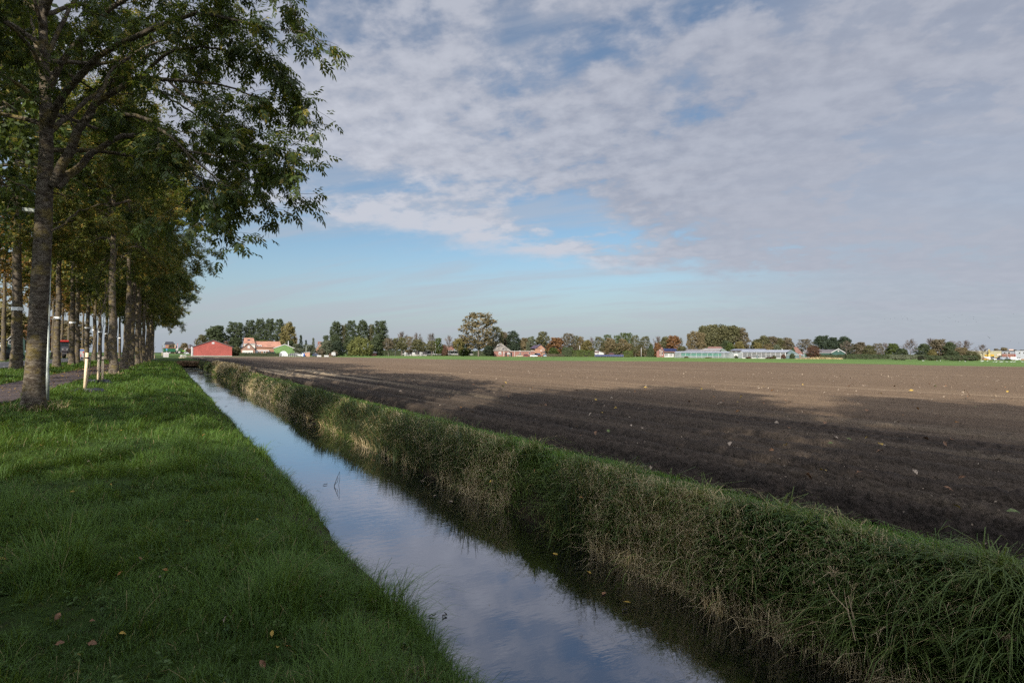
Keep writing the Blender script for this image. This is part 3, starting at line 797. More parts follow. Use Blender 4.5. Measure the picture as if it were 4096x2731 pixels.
# ------------------------------------------------------------------ leaves on the ground
def leaf_blade(name, mat, seed, narrow=.36):
    """one curled fallen leaf, 1 long"""
    r = np.random.default_rng(seed)
    V, Q = [], []
    n = 7
    for i in range(n):
        t = i/(n-1); wv = narrow*math.sin(pi*min(1, t*.93+.03))**.8*(1.15-.5*t); zc = .10*math.sin(t*pi)+.10*t*t
        for s in (-1, 0, 1): V.append((t-.5, s*wv, zc+abs(s)*(.13+.05*r.normal())*math.sin(t*pi)))
    for i in range(n-1):
        for j in (0, 1): Q.append((i*3+j, i*3+j+1, i*3+j+4, i*3+j+3))
    V += [(-.5, 0, 0.0), (-.72, .02, -.02), (-.72, .05, -.02), (-.5, .03, 0.0)]; b = len(V)-4; Q.append((b, b+1, b+2, b+3))
    me = np_mesh(name, V, Q, smooth=True); me.materials.append(mat); return me
LEAFK = [("yellow", (.34, .22, .035)), ("brown", (.17, .085, .04)), ("pale", (.30, .23, .16)), ("orange", (.27, .12, .03)), ("green", (.11, .14, .04))]
leafd = {}
for i, (nm, rgb) in enumerate(LEAFK):
    mt = paint("fallen_leaf_"+nm, rgb, .6, .3, 25)
    leafd[nm] = [leaf_blade("fallen_leaf", mt, i*3+j, (.36, .22, .30)[j]) for j in range(3)]
rl = random.Random(11)
def drop_leaf(x, y, z, size, nm, label, group):
    o = bpy.data.objects.new("fallen_leaf", rl.choice(leafd[nm])); COL.objects.link(o)
    o.location = (x, y, z); o.scale = (size*.8 if 'soil' in label else size*.5,)*3; o.rotation_euler = (rl.uniform(-.9, .9), rl.uniform(-.7, .7), rl.uniform(0, 6.28))
    return tag(o, label, "leaf", group)
soilw = {"yellow": "yellow fallen leaf lying on the dark ploughed soil", "brown": "brown curled fallen leaf lying on the dark ploughed soil", "pale": "pale beige fallen leaf lying on the dark ploughed soil", "orange": "orange fallen leaf lying on the dark ploughed soil", "green": "still green fallen leaf lying on the dark ploughed soil"}
grassw = {"yellow": "yellow fallen leaf lying in the green verge grass", "brown": "brown fallen leaf lying in the green verge grass", "orange": "orange fallen leaf lying in the green verge grass", "pale": "pale fallen leaf lying in the green verge grass", "green": "yellow fallen leaf lying in the green verge grass"}
cnt = 0
while cnt < 190:
    D = 4.6+28*rl.random()**1.25; xx = rl.uniform(1500, 4090); p = spot(xx, D)
    if p.x < edge_x(np.array([p.y]))[0]+.25: continue
    z = float(soil_z(np.array([p.x]), np.array([p.y]), np.array([.02]))[0])
    nm = rl.choices(["pale", "brown", "yellow", "orange", "green"], [7, 6, 2, 2, 1])[0]
    drop_leaf(p.x, p.y, z+.085, rl.uniform(.075, .12)*(1+D*.024), nm, soilw[nm], nm+" leaves on the soil"); cnt += 1
# leaves placed where the photograph shows them on the grass
for fx, fy, nm, s in [(715, 2230, "yellow", .11), (1105, 2565, "yellow", .10), (1165, 2160, "yellow", .08), (1185, 2232, "pale", .08), (1310, 2178, "orange", .07), (903, 2475, "pale", .08), (480, 2305, "orange", .08), (300, 2250, "orange", .07), (560, 2245, "brown", .09), (5, 2250, "yellow", .10), (8, 2310, "orange", .09), (560, 2110, "orange", .08), (445, 1946, "yellow", .09), (390, 1972, "pale", .08), (290, 1975, "yellow", .08), (110, 1895, "orange", .10), (90, 1888, "brown", .1), (120, 1785, "yellow", .10), (163, 1787, "yellow", .1), (520, 1790, "orange", .10), (340, 1835, "brown", .1), (550, 1880, "green", .1), (120, 1950, "brown", .1), (600, 1800, "yellow", .1), (420, 2225, "yellow", .07), (490, 2550, "yellow", .08), (370, 2590, "brown", .09), (240, 2590, "brown", .08), (1050, 2640, "brown", .09), (320, 2360, "brown", .08), (640, 2320, "pale", .08), (820, 2545, "green", .08), (680, 1730, "yellow", .1), (815, 1730, "orange", .1), (1275, 1720, "brown", .1), (230, 2480, "brown", .09), (1500, 2200, "pale", .07)]:
    p = G(fx, fy, .05)
    drop_leaf(p.x, p.y, float(ground_z(np.array([p.x]), np.array([p.y]))[0])+.07, s, nm, grassw[nm], ("yellow" if nm == "green" else nm)+" leaves in the grass")
for fx, fy, nm in [(3320, 2070, "yellow"), (3300, 2100, "orange"), (2230, 1860, "yellow"), (2325, 1990, "orange"), (3250, 2330, "brown"), (3045, 2110, "yellow"), (1960, 1925, "yellow"), (2140, 1880, "orange"), (2700, 2210, "green")]:
    p = G(fx, fy, -.15); q = P(fx, fy, (p-EYE).dot(_f)*.96)
    drop_leaf(q.x, q.y, q.z, .10, nm, nm.replace("green", "yellowish green")+" fallen leaf caught in the bank grass", nm+" leaves in the bank grass")
for q in range(100):
    yy = 2.6+24*rl.random()**1.2; xx = rl.uniform(-4.0, 1.3)
    if not in_view(np.array([xx]), np.array([yy]), -.02)[0]: continue
    nm = rl.choices(["yellow", "brown", "orange", "pale"], [3, 4, 3, 2])[0]
    drop_leaf(xx, yy, float(ground_z(np.array([xx]), np.array([yy]))[0])+rl.uniform(.04, .075), rl.uniform(.06, .085)*(1+yy*.012), nm, grassw[nm], nm+" leaves in the grass")
for q in range(18):
    yy = 4+26*rl.random(); nm = rl.choice(["pale", "yellow", "brown"]); o = drop_leaf(3.5+1.1*rl.random()**.6, yy, WATER_Z+.008, .08*(1+yy*.01), nm, nm+" leaf floating on the ditch water near the far bank", nm+" leaves on the water")
    o.rotation_euler = (0, 0, rl.uniform(0, 6)); o.scale = (.07*(1+yy*.02),)*2+(.02,)
# straw and chaff left on the ploughed soil
n = 5200; D_ = 5+55*rg.uniform(0, 1, n)**1.5; aa_ = rg.uniform(.06, 1.35, n); x2 = D_*np.sin(aa_); y2 = D_*np.cos(aa_); ok = x2 > edge_x(y2)+.2; x2 = x2[ok]; y2 = y2[ok]
a = rg.uniform(0, 6.28, len(x2)); s = np.maximum(.016, .0012*np.hypot(x2, y2))*rg.uniform(.5, 1.3, len(x2)); dx = np.cos(a)*s; dy = np.sin(a)*s
c = np.stack([x2, y2, soil_z(x2, y2, np.full_like(x2, .02))+.03], 1); e1 = np.stack([dx, dy, rg.normal(0, .4, len(x2))*s], 1); e2 = np.stack([-dy, dx, rg.normal(0, .5, len(x2))*s], 1)*.35
Vd = np.stack([c-e1, c+e2, c+e1, c-e2], 1).reshape(-1, 3)
me = np_mesh("field_litter", Vd, np.arange(len(Vd)).reshape(-1, 4), None, {"tint": np.repeat(rg.uniform(0, 1, len(x2)), 4)}); me.materials.append(leaf_mat("chaff", (.10, .065, .04), (.34, .27, .19), None, trans=0, rough=.8))
tag(link("field_litter", me), "pale scraps of straw and leaf strewn over the ploughed soil", kind="stuff")
# litter under the row trees and on the path: nobody could count it
n = 2600; x2 = rg.uniform(-7.2, -4.0, n); y2 = 12+80*rg.uniform(0, 1, n)**1.4
a = rg.uniform(0, 6.28, n); s = np.maximum(.03, .0011*np.hypot(x2, y2))*rg.uniform(.6, 1.3, n); dx = np.cos(a)*s; dy = np.sin(a)*s
c = np.stack([x2, y2, np.where((x2 > -6.75) & (x2 < -4.3), .10, .13)], 1); e1 = np.stack([dx, dy, rg.normal(0, .3, n)*s], 1); e2 = np.stack([-dy, dx, rg.normal(0, .3, n)*s], 1)*.6
Vd = np.stack([c-e1, c+e2, c+e1, c-e2], 1).reshape(-1, 3)
me = np_mesh("leaf_litter", Vd, np.arange(len(Vd)).reshape(-1, 4), None, {"tint": np.repeat(rg.uniform(0, 1, n), 4)}); me.materials.append(leaf_mat("litter_leaf", (.07, .04, .02), (.24, .15, .04), None, trans=0, rough=.7))
tag(link("leaf_litter", me), "scattered brown and yellow leaf litter on the cycle path", kind="stuff")
# ------------------------------------------------------------------ the big ash in front
rh = np.random.default_rng(5)
HX, HYY = -3.15, 20.5
hero = thing("ash_tree", "large mossy-barked ash with spreading limbs beside the slim pale lamp post", "tree", (HX, HYY, 0), 0, "ash trees of the verge row")
hl = np.array([HX, HYY, 0])
def hp(x, y, D): return np.array(P(x, y, D))-hl
def limb(pts, r0, r1, sides=8, n=16):
    """smooth line through pixel/depth points"""
    pts = [(x-max(0, x-560)*.23 if y > -900 else x, y-max(0, min(y-540, 420))*.36*(x > 500), D) for x, y, D in pts]
    c = np.array([hp(*p) for p in pts]); t = np.linspace(0, len(c)-1, n)
    cc = np.vstack([2*c[0]-c[1], c, 2*c[-1]-c[-2]]); out = []
    for s in t:
        i = min(int(s), len(c)-2); f = s-i; a, b, d, e = cc[i], cc[i+1], cc[i+2], cc[i+3]
        out.append(.5*((2*b)+(-a+d)*f+(2*a-5*b+4*d-e)*f*f+(-a+3*b-3*d+e)*f**3))
    out = np.array(out)
    return out, np.linspace(r0, r1, n)
HDEP = (Vector((HX, HYY, 0))-EYE).dot(_f)
paths, twigs = [], []
tp, _ = limb([(131, 1690, HDEP), (136, 1560, HDEP), (146, 1400, HDEP), (157, 1200, HDEP), (172, 940, HDEP), (178, 780, HDEP), (185, 560, HDEP), (180, 350, HDEP), (172, 100, HDEP), (165, -250, HDEP), (160, -560, HDEP)], 1, 1, n=44)
zr = np.interp(tp[:, 2], [-.4, 0, .25, .6, 1.2, 3, 5, 6.2, 8, 10, 13, 16], [.46, .34, .285, .255, .232, .216, .207, .19, .15, .11, .065, .03])
paths.append((tp, zr, 22))
LIMBS = [
    ([(214, 740, HDEP), (238, 690, HDEP-.1), (280, 603, HDEP-.2), (330, 491, HDEP-.3), (379, 421, HDEP-.4), (463, 365, HDEP-.5), (575, 305, HDEP-.6), (700, 318, HDEP-.9), (860, 330, HDEP-1.2), (1010, 345, HDEP-1.5), (1180, 400, HDEP-1.7)], .14, .012, 13, .24),
    ([(330, 491, HDEP-.3), (370, 462, HDEP-.4), (449, 456, HDEP-.6), (603, 477, HDEP-1.1), (687, 533, HDEP-1.4), (771, 603, HDEP-1.7), (877, 736, HDEP-2.1), (982, 827, HDEP-2.3), (1108, 926, HDEP-2.5)], .075, .006, 9, .38),
    ([(225, 745, HDEP), (280, 700, HDEP+.2), (337, 645, HDEP+.4), (421, 575, HDEP+.7), (519, 540, HDEP+1.0), (600, 545, HDEP+1.2), (700, 590, HDEP+1.5), (790, 640, HDEP+1.7)], .12, .02, 8, .4),
    ([(800, 640, HDEP-1.8), (900, 660, HDEP-2.0), (1017, 690, HDEP-2.2), (1120, 715, HDEP-2.3), (1192, 729, HDEP-2.4), (1345, 690, HDEP-2.6)], .03, .006, 5, .35),
    ([(800, 650, HDEP-1.8), (860, 800, HDEP-2.0), (905, 890, HDEP-2.2), (990, 965, HDEP-2.3)], .02, .005, 3, .45),
    ([(183, 520, HDEP), (250, 400, HDEP-.3), (400, 230, HDEP-.8), (600, 130, HDEP-1.4), (850, 60, HDEP-2.0), (1080, 90, HDEP-2.5), (1260, 120, HDEP-2.8)], .11, .01, 12, .25),
    ([(180, 380, HDEP), (300, 180, HDEP-.2), (520, -20, HDEP-.6), (800, -160, HDEP-1.0), (1100, -180, HDEP-1.4), (1300, -100, HDEP-1.6)], .09, .01, 11, .25),
    ([(575, 305, HDEP-.6), (700, 210, HDEP-.8), (900, 190, HDEP-1.2), (1100, 220, HDEP-1.6), (1310, 300, HDEP-2.0)], .05, .008, 9, .25),
    ([(700, 318, HDEP-.9), (850, 430, HDEP-1.1), (1000, 480, HDEP-1.3), (1150, 520, HDEP-1.6)], .035, .006, 6, .25),
    ([(560, 320, HDEP-.6), (720, 400, HDEP-.2), (880, 480, HDEP+.1), (1010, 590, HDEP+.3)], .04, .007, 7, .2),
    ([(360, 440, HDEP-.4), (450, 280, HDEP+.4), (620, 180, HDEP+1.0), (820, 140, HDEP+1.5), (1000, 130, HDEP+2.0)], .05, .008, 9, .2),
    ([(176, 60, HDEP), (260, -120, HDEP-.5), (480, -260, HDEP-1.3), (760, -330, HDEP-2.2), (1050, -300, HDEP-3)], .08, .01, 9, .25),
    ([(182, 430, HDEP), (60, 330, HDEP-.6), (-120, 250, HDEP-1.4), (-330, 240, HDEP-2.4)], .08, .01, 9, .25),
    ([(180, 300, HDEP), (90, 150, HDEP-.8), (-60, 40, HDEP-1.9), (-200, 0, HDEP-3)], .07, .01, 9, .25),
    ([(186, 540, HDEP), (330, 420, HDEP+1.0), (450, 330, HDEP+2.3), (560, 300, HDEP+3.8)], .08, .01, 8, .3),
    ([(180, 330, HDEP), (140, 150, HDEP+1.2), (120, 60, HDEP+2.8), (60, 20, HDEP+4.4)], .07, .01, 8, .3),
    ([(178, 250, HDEP), (280, 30, HDEP+.8), (420, -140, HDEP+2.2), (600, -200, HDEP+3.6)], .07, .01, 9, .25),
    ([(174, 130, HDEP), (100, -120, HDEP-1.0), (0, -300, HDEP-2.4)], .06, .01, 8, .3),
    ([(170, 0, HDEP), (300, -260, HDEP), (480, -430, HDEP+.4)], .06, .01, 8, .3),
    ([(168, -100, HDEP), (120, -330, HDEP+1.4), (60, -460, HDEP+2.6)], .05, .01, 7, .3),
    ([(178, 800, HDEP), (140, 770, HDEP-.1), (60, 730, HDEP-.3), (-40, 690, HDEP-.5), (-160, 680, HDEP-.8)], .035, .006, 6, .5),
    ([(205, 925, HDEP), (260, 890, HDEP+.2), (330, 840, HDEP+.6), (430, 810, HDEP+1.0), (520, 800, HDEP+1.5)], .035, .006, 4, .6),
]
for pts, r0, r1, ns, t0 in LIMBS:
    lp, lr = limb(pts, r0, r1)
    lp[2:] += rh.normal(0, .022, lp[2:].shape)
    paths.append((lp, lr, 9))
    dress(rh, lp, max(.03, r0*.6), paths, twigs, ns, 2.0, 7, .72, t0=t0, droop=-.05, th=(.45, 1.05))
for k in range(26):
    h = 7.4+7.6*(k+rh.uniform(0, 1))/26; i = int(np.argmin(abs(tp[:, 2]-h))); ga = k*2.4+rh.normal(0, .3); el_ = .2+.9*(h-6.6)/9
    d = np.array([math.cos(ga)*math.cos(el_), math.sin(ga)*math.cos(el_), math.sin(el_)])
    if d[:2].dot(np.array([-.31, -.95])) > .15 and h < 12.5: continue
    lim = bez(rh, tp[i], d, (6.6-.42*(h-6.6))*rh.uniform(.8, 1.1), 10, .09, -.04)
    paths.append((lim, .07*np.linspace(1, .15, 10), 7)); dress(rh, lim, .05, paths, twigs, 9, 1.9, 6, .8, t0=.42, droop=-.06)
V, Q = skin(paths)
trunk_me = np_mesh("trunk", V, Q, smooth=True); trunk_me.materials.append(BARK)
link("trunk", trunk_me, hero)
Pn, D = twig_samples(rh, twigs, 7)
V, Q, T = compound(rh, Pn, D, .27, 3, .128, .028, .5)
link("crown", leaves_mesh("crown", V, Q, T, ASH_LEAF), hero)

# ------------------------------------------------------------------ the other trees of the avenue
def variant(seed, mat, **k):
    paths, V, Q, T = street_ash(seed, **k)
    return paths_mesh("trunk", paths, BARK), leaves_mesh("crown", V, Q, T, mat)
MID = [variant(21+i, ASH_LEAF, H=18.5, r0=.29, hb=10.0, R=6.4, nprim=30, nsec=11, ntw=5, nleaf=11, comp=(.38, 2, .19, .042, .35), bare_low=.2) for i in range(2)]
WARM = [variant(31+i, ASH_WARM, H=18, r0=.28, hb=11.0, R=5.2, nprim=24, nsec=9, ntw=5, nleaf=11, simple=(.29, .095), bare_low=.25) for i in range(2)]
RUST = [variant(41+i, ASH_RUST, H=18, r0=.28, hb=10.5, R=5.0, nprim=24, nsec=9, ntw=5, nleaf=9, simple=(.29, .095), bare_low=.4) for i in range(2)]
LOW = [variant(51, ASH_LEAF, H=17.5, r0=.28, hb=4.2, R=6.2, nprim=34, nsec=11, ntw=5, nleaf=12, comp=(.38, 2, .19, .045, .35))]
ro = random.Random(3)
def plant(kind, x, y, z, label, group, s=1.0, name="ash_tree", leafmat=None):
    tm, cm = kind
    t = thing(name, label, "tree", (x, y, z), ro.uniform(0, 6.28), group)
    sz = s*ro.uniform(.94, 1.06); t.scale = (s, s, sz)
    link("trunk", tm, t); c = link("crown", cm, t)
    if leafmat: with_mat(c, leafmat)
    return t
row1 = [(-3.25, 49.6), (-3.3, 61.8), (-3.35, 74), (-3.2, 86.5), (-3.3, 98.5), (-3.2, 110.5), (-3.3, 122.5), (-3.2, 135), (-3.3, 147), (-3.2, 160), (-3.3, 174)]
ords = ["first", "second", "third", "fourth", "fifth", "sixth", "seventh", "eighth", "ninth", "tenth", "eleventh", "twelfth", "thirteenth", "fourteenth"]
for i, (x, y) in enumerate(row1):
    plant(MID[i % 2], x, y, 0, "mossy ash on the grass verge, %s trunk in line beyond the staked saplings" % ords[i], "ash trees of the verge row", 1.0+.04*((i*7) % 3-1), leafmat=ASH_WARM if i % 3 == 0 else (ASH_MIX if i % 3 == 1 else ASH_LEAF))
back1 = [(-3.4, -4.5), (-3.2, -15.5), (-3.2, -27), (-3.2, -39)]
for i, (x, y) in enumerate(back1):
    plant(LOW[0], x, y, 0, "tall ash of the verge row standing behind the viewpoint", "ash trees of the verge row", 1.0 if i == 0 else 1.17)
row2 = [(-9.3, 53.6), (-8.5, 65), (-8.5, 74.5), (-8.9, 82), (-8.8, 90), (-8.7, 98), (-8.8, 107), (-8.7, 116), (-8.8, 126), (-8.7, 137), (-8.8, 149), (-8.7, 163)]
BAND = paint("white_band", (.75, .75, .72), .6, .05); BANDK = paint("black_band", (.02, .02, .03), .6, .05)
bandm = MB().tube([(0, 0, 4.42), (0, 0, 4.60)], .285, 16); bands_me = None
for i, (x, y) in enumerate(row2):
    s = 1.28 if i == 0 else 1.0
    t = plant(WARM[i % 2], x, y, .2, "street tree with a white trunk band, %s along the road edge past the cycle path" % ords[i], "banded trees along the road", s, "street_tree", ASH_LEAF if i < 2 else None)
    if bands_me is None:
        b = bandm.build("trunk_band", BAND, t); bands_me = b.data
    else: b = link("trunk_band", bands_me, t)
    b.location = (0, 0, 4.45*(1/t.scale[2]-1)); b.scale = (1.0, 1.0, 1.0)
for i, (x, y) in enumerate([(-8.8, 42), (-8.8, 31), (-8.8, 19.5), (-8.8, 7.5), (-8.8, -5), (-8.8, -17)]):
    plant(WARM[i % 2] if y > 0 else LOW[0], x, y, .2, "leafy street tree at the road edge just outside the picture" if i > 1 else ("street tree whose crown fills the upper corner above the road" if i else "street tree hanging its leaves over the road at the picture's edge"), "banded trees along the road", 1.0, "street_tree", ASH_LEAF)
row3 = [(-17.6, 94), (-17.7, 103), (-17.6, 112), (-17.5, 121), (-17.6, 130), (-17.5, 139), (-17.6, 149), (-17.5, 160), (-17.6, 172)]
for i, (x, y) in enumerate(row3):
    plant(RUST[i % 2], x, y, .5, "brown-leaved tree on the far side of the road, %s from the picture's edge" % ords[i], "trees across the road", 1.0, "roadside_tree")
for i, (x, y) in enumerate([(-17.6, 78), (-17.6, 62), (-17.6, 45), (-17.6, 28), (-17.6, 3), (-17.6, -14)]):
    plant(RUST[i % 2], x, y, .5, "rusty-leaved tree across the road, its trunk outside the picture", "trees across the road", 1.0, "roadside_tree")

# ------------------------------------------------------------------ staked saplings
STAKE = paint("raw_stake_wood", (.80, .62, .41), .75, .2, 6, stretch=(3, 3, .4)); RUB = paint("black_rubber", (.012, .012, .014), .7, .1); SHEET = paint("black_sheet", (.02, .021, .028), .45, .3, 3)
def sapling(x, y, stakes, h, label, sd, lean):
    r = np.random.default_rng(sd)
    t = thing("staked_sapling", label, "young tree", (x, y, 0), 0, "staked saplings on the verge")
    tr = bez(r, (0, 0, -.1), (lean, .02, 1), h, 14, .03, .01); paths = [(tr, np.linspace(.02, .006, 14), 7)]; tw = []
    for k in range(10):
        p, d = at_t(tr, .5+.045*k); b = bez(r, p, side_dir(r, d, .3, .7), h*.16, 5, .08, .03); paths.append((b, np.linspace(.010, .003, 5), 4)); tw.append(b)
    link("trunk", paths_mesh("trunk", paths, BARK_FAR), t)
    Pn, D = twig_samples(r, tw, 9); V, Q, T = compound(r, Pn, D, .16, 2, .08, .016, .5)
    link("crown", leaves_mesh("crown", V, Q, T, ASH_WARM), t)
    for (sx, sy, sh, tilt) in stakes:
        MB().tube([(sx, sy, -.1), (sx+tilt*.5, sy, sh*.5), (sx+tilt, sy, sh)], [.055, .056, .054], 12).build("stake", STAKE, t, True)
        MB().tube([(sx+tilt*.86, sy, sh*.855), (sx+tilt*.9, sy, sh*.89)], .062, 12).build("strap", RUB, t)
    m = MB(); n = 14                                   # crumpled watering skirt round the foot
    ring = []
    for q, (rad, zz) in enumerate([(.10, .10), (.26, .16), (.44, .10), (.60, -.01)]):
        for k in range(n): a = 2*pi*k/n; rr = rad*(1+.22*math.sin(3*a+sd)+.1*r.normal()); ring.append((rr*math.cos(a)*1.25, rr*math.sin(a)*.8, max(-.02, zz+.05*r.normal())))
    fs = [(q*n+k, q*n+(k+1) % n, (q+1)*n+(k+1) % n, (q+1)*n+k) for q in range(3) for k in range(n)]
    m.add(ring, fs).build("ground_sheet", SHEET, t)
    return t
p1 = G(338, 1572); p2 = G(397, 1533)
sapling(p1.x, p1.y, [(0, 0, 1.62, .06)], 6.2, "thin sapling tied to one pale round stake with a black sheet at its foot", 3, .10)
sapling(p2.x, p2.y, [(-.05, 0, 1.52, .0), (.12, .12, 1.40, .0)], 5.6, "thin sapling held by two pale stakes, beyond the single stake", 4, .03)
p3 = G(618, 1436); p4 = G(648, 1427)
sapling(p3.x, p3.y, [(0, 0, 1.75, 0)], 4.5, "small distant sapling with a pale stake in front of the far trunks", 5, 0)
sapling(p4.x, p4.y, [(0, 0, 1.75, 0)], 4.5, "farthest small sapling, its stake beside the concrete block", 6, 0)
# ------------------------------------------------------------------ lamp posts
GALV = paint("galvanised_steel", (.36, .39, .35), .5, .15, 3, metal=.3)
lp = G(187, 1613)
t = thing("lamp_post", "slim pale grey lamp post standing against the big ash trunk", "lamp post", (lp.x, lp.y, 0))
MB().tube([(0, 0, -.2), (0, 0, .12)], .064, 16).build("foot", RUB, t, True)
MB().tube([(0, 0, .10), (0, 0, .90), (0, 0, .96), (0, 0, 6.0)], [.062, .060, .043, .032], 16).build("pole", GALV, t, True)
MB().tube([(0, 0, 6.0), (-.15, .1, 6.15), (-.5, .3, 6.2)], .022, 8).build("arm", GALV, t, True)
MB().box(-.75, -.45, .18, .42, 6.14, 6.24).build("lamp_head", GALV, t)
D2 = 43.0; q = P(150, 1000, D2); top = P(133, 944, D2)
t = thing("lantern_post", "grey road lantern showing beside the big ash trunk", "lamp post", (q.x, q.y, .1))
d = Vector((top.x-q.x, top.y-q.y, 0)); hz = top.z+.35-.1
MB().tube([(0, 0, -.2), (0, 0, hz)], [.08, .05], 10).build("pole", GALV, t, True)
MB().tube([(0, 0, hz), (d.x*.6, d.y*.6, hz+.08), (d.x, d.y, hz)], .03, 8).build("arm", GALV, t, True)
MB().tube([(d.x, d.y, hz+.02), (d.x, d.y, hz-.04), (d.x, d.y, hz-.06)], [.06, .25, .25], 10).build("hood", GALV, t)
MB().tube([(d.x, d.y, hz-.06), (d.x, d.y, hz-.42)], [.17, .12], 10).build("lantern_glass", paint("lamp_glass", (.55, .56, .56), .25, .05), t)
# ------------------------------------------------------------------ trees along the far edge
def far_leaf(name, a, b, c=None): return leaf_mat(name, a, b, c, trans=.15, rough=.7, share=.15, spec=.15)
FL = {
 "dark": far_leaf("leaf_dark_green", (.032, .044, .022), (.062, .076, .034)),
 "pine": far_leaf("leaf_evergreen", (.022, .034, .022), (.044, .056, .032)),
 "olive": far_leaf("leaf_olive", (.062, .062, .028), (.108, .100, .046)),
 "brown": far_leaf("leaf_brown", (.080, .066, .042), (.130, .105, .066)),
 "tan": far_leaf("leaf_tan", (.105, .082, .042), (.160, .122, .062)),
 "yellow": far_leaf("leaf_yellow", (.105, .090, .034), (.160, .130, .046)),
 "rust": far_leaf("leaf_rust", (.115, .060, .028), (.19, .095, .038)),
 "red": far_leaf("leaf_dull_red", (.075, .045, .030), (.12, .065, .042)),
 "grey": far_leaf("leaf_grey_green", (.070, .080, .048), (.120, .130, .080)),
 "willow": far_leaf("leaf_willow", (.085, .096, .028), (.150, .150, .048)),
 "mid": far_leaf("leaf_mid_green", (.040, .058, .016), (.080, .098, .026)),
}
def kind_of(gen, mat=BARK_FAR):
    paths, V, Q, T = gen
    return paths_mesh("trunk", paths, mat), leaves_mesh("crown", V, Q, T, FL["dark"])
def bare_of(seed, leaf=0, hb=.25, **k):
    V, Q, lv = bare_tree(seed, hb, leaf=leaf, **k)
    tm = np_mesh("trunk", V, Q); tm.materials.append(BARK_TWIG)
    return tm, (leaves_mesh("crown", *lv, FL["dark"]) if lv else None)
BARK_TWIG = bark_mat("twig_bark", grey=(.17, .14, .12), dark=(.10, .08, .07), moss_amt=.05, scale=.3)
KIND = {
 "poplar": [kind_of(clump_tree(200+i, .30, ovoid(.55, .62, .6), 75, 46, .30, .09, gap=.42, asp=6.2)) for i in range(3)],
 "round": [kind_of(clump_tree(210+i, .14, ovoid(.45, .45, .75), 70, 50, .26, .08, gap=.34, asp=4.2)) for i in range(3)],
 "dense": [kind_of(clump_tree(220+i, .06, ovoid(.42, .45, .85), 100, 48, .25, .085, gap=.3, asp=3.8)) for i in range(3)],
 "cone": [kind_of(clump_tree(230+i, .05, cone, 70, 40, .26, .09, gap=.2, asp=5)) for i in range(2)],
 "column": [kind_of(clump_tree(240+i, .08, column, 60, 44, .32, .10, gap=.24, asp=4.6)) for i in range(2)],
 "willow": [kind_of(clump_tree(250, .04, ovoid(.5, .3, .9), 120, 50, .17, .055, gap=.3, flat=1.7, asp=2.2))],
 "airy": [kind_of(clump_tree(260+i, .20, ovoid(.5, .5, .6), 110, 24, .18, .06, gap=.42, trunk_r=.016, asp=3.8), BARK_PALE) for i in range(3)],
 "alder": [kind_of(clump_tree(270+i, .36, ovoid(.45, .5, .75), 50, 40, .27, .09, gap=.34, trunk_r=.014, asp=3.8), BARK_PALE) for i in range(3)],
 "bush": [kind_of(clump_tree(280+i, .02, ovoid(.35, .3, .9), 40, 44, .30, .11, gap=.24, limbs=False, asp=2.0)) for i in range(3)],
 "bare": [bare_of(290+i) for i in range(3)],
 "thin": [bare_of(300+i, leaf=2, nsec=7) for i in range(2)],
}
rt = random.Random(17)
_kc = {}
def far_tree(kind, col, x, ytop, hw, D, label, name=None, group="trees along the far side of the field", zbase=0.0):
    vs = KIND[kind]; _kc[kind] = _kc.get(kind, -1)+1
    tm, cm = vs[_kc[kind] % len(vs)]
    s = D/FPX; h = 1.65+(HY(x)-ytop)*s-zbase; w = hw*s
    p = spot(x, D)
    if x > 3300: zbase = float(far_z(np.array([p.x]), np.array([p.y]))[0])
    t = thing(name or {"bush": "bush", "poplar": "poplar_tree", "willow": "willow_tree", "cone": "conifer_tree", "bare": "bare_tree"}.get(kind, "broadleaf_tree"), label, "bush" if kind == "bush" else "tree", (p.x, p.y, zbase), rt.uniform(0, 6.28), group)
    if kind in ('dense', 'airy', 'alder', 'bare'): w *= 1.14
    t.scale = (w, w, h)
    link("trunk", tm, t)
    if cm is not None: with_mat(link("crown", cm, t), FL[col])
    return t
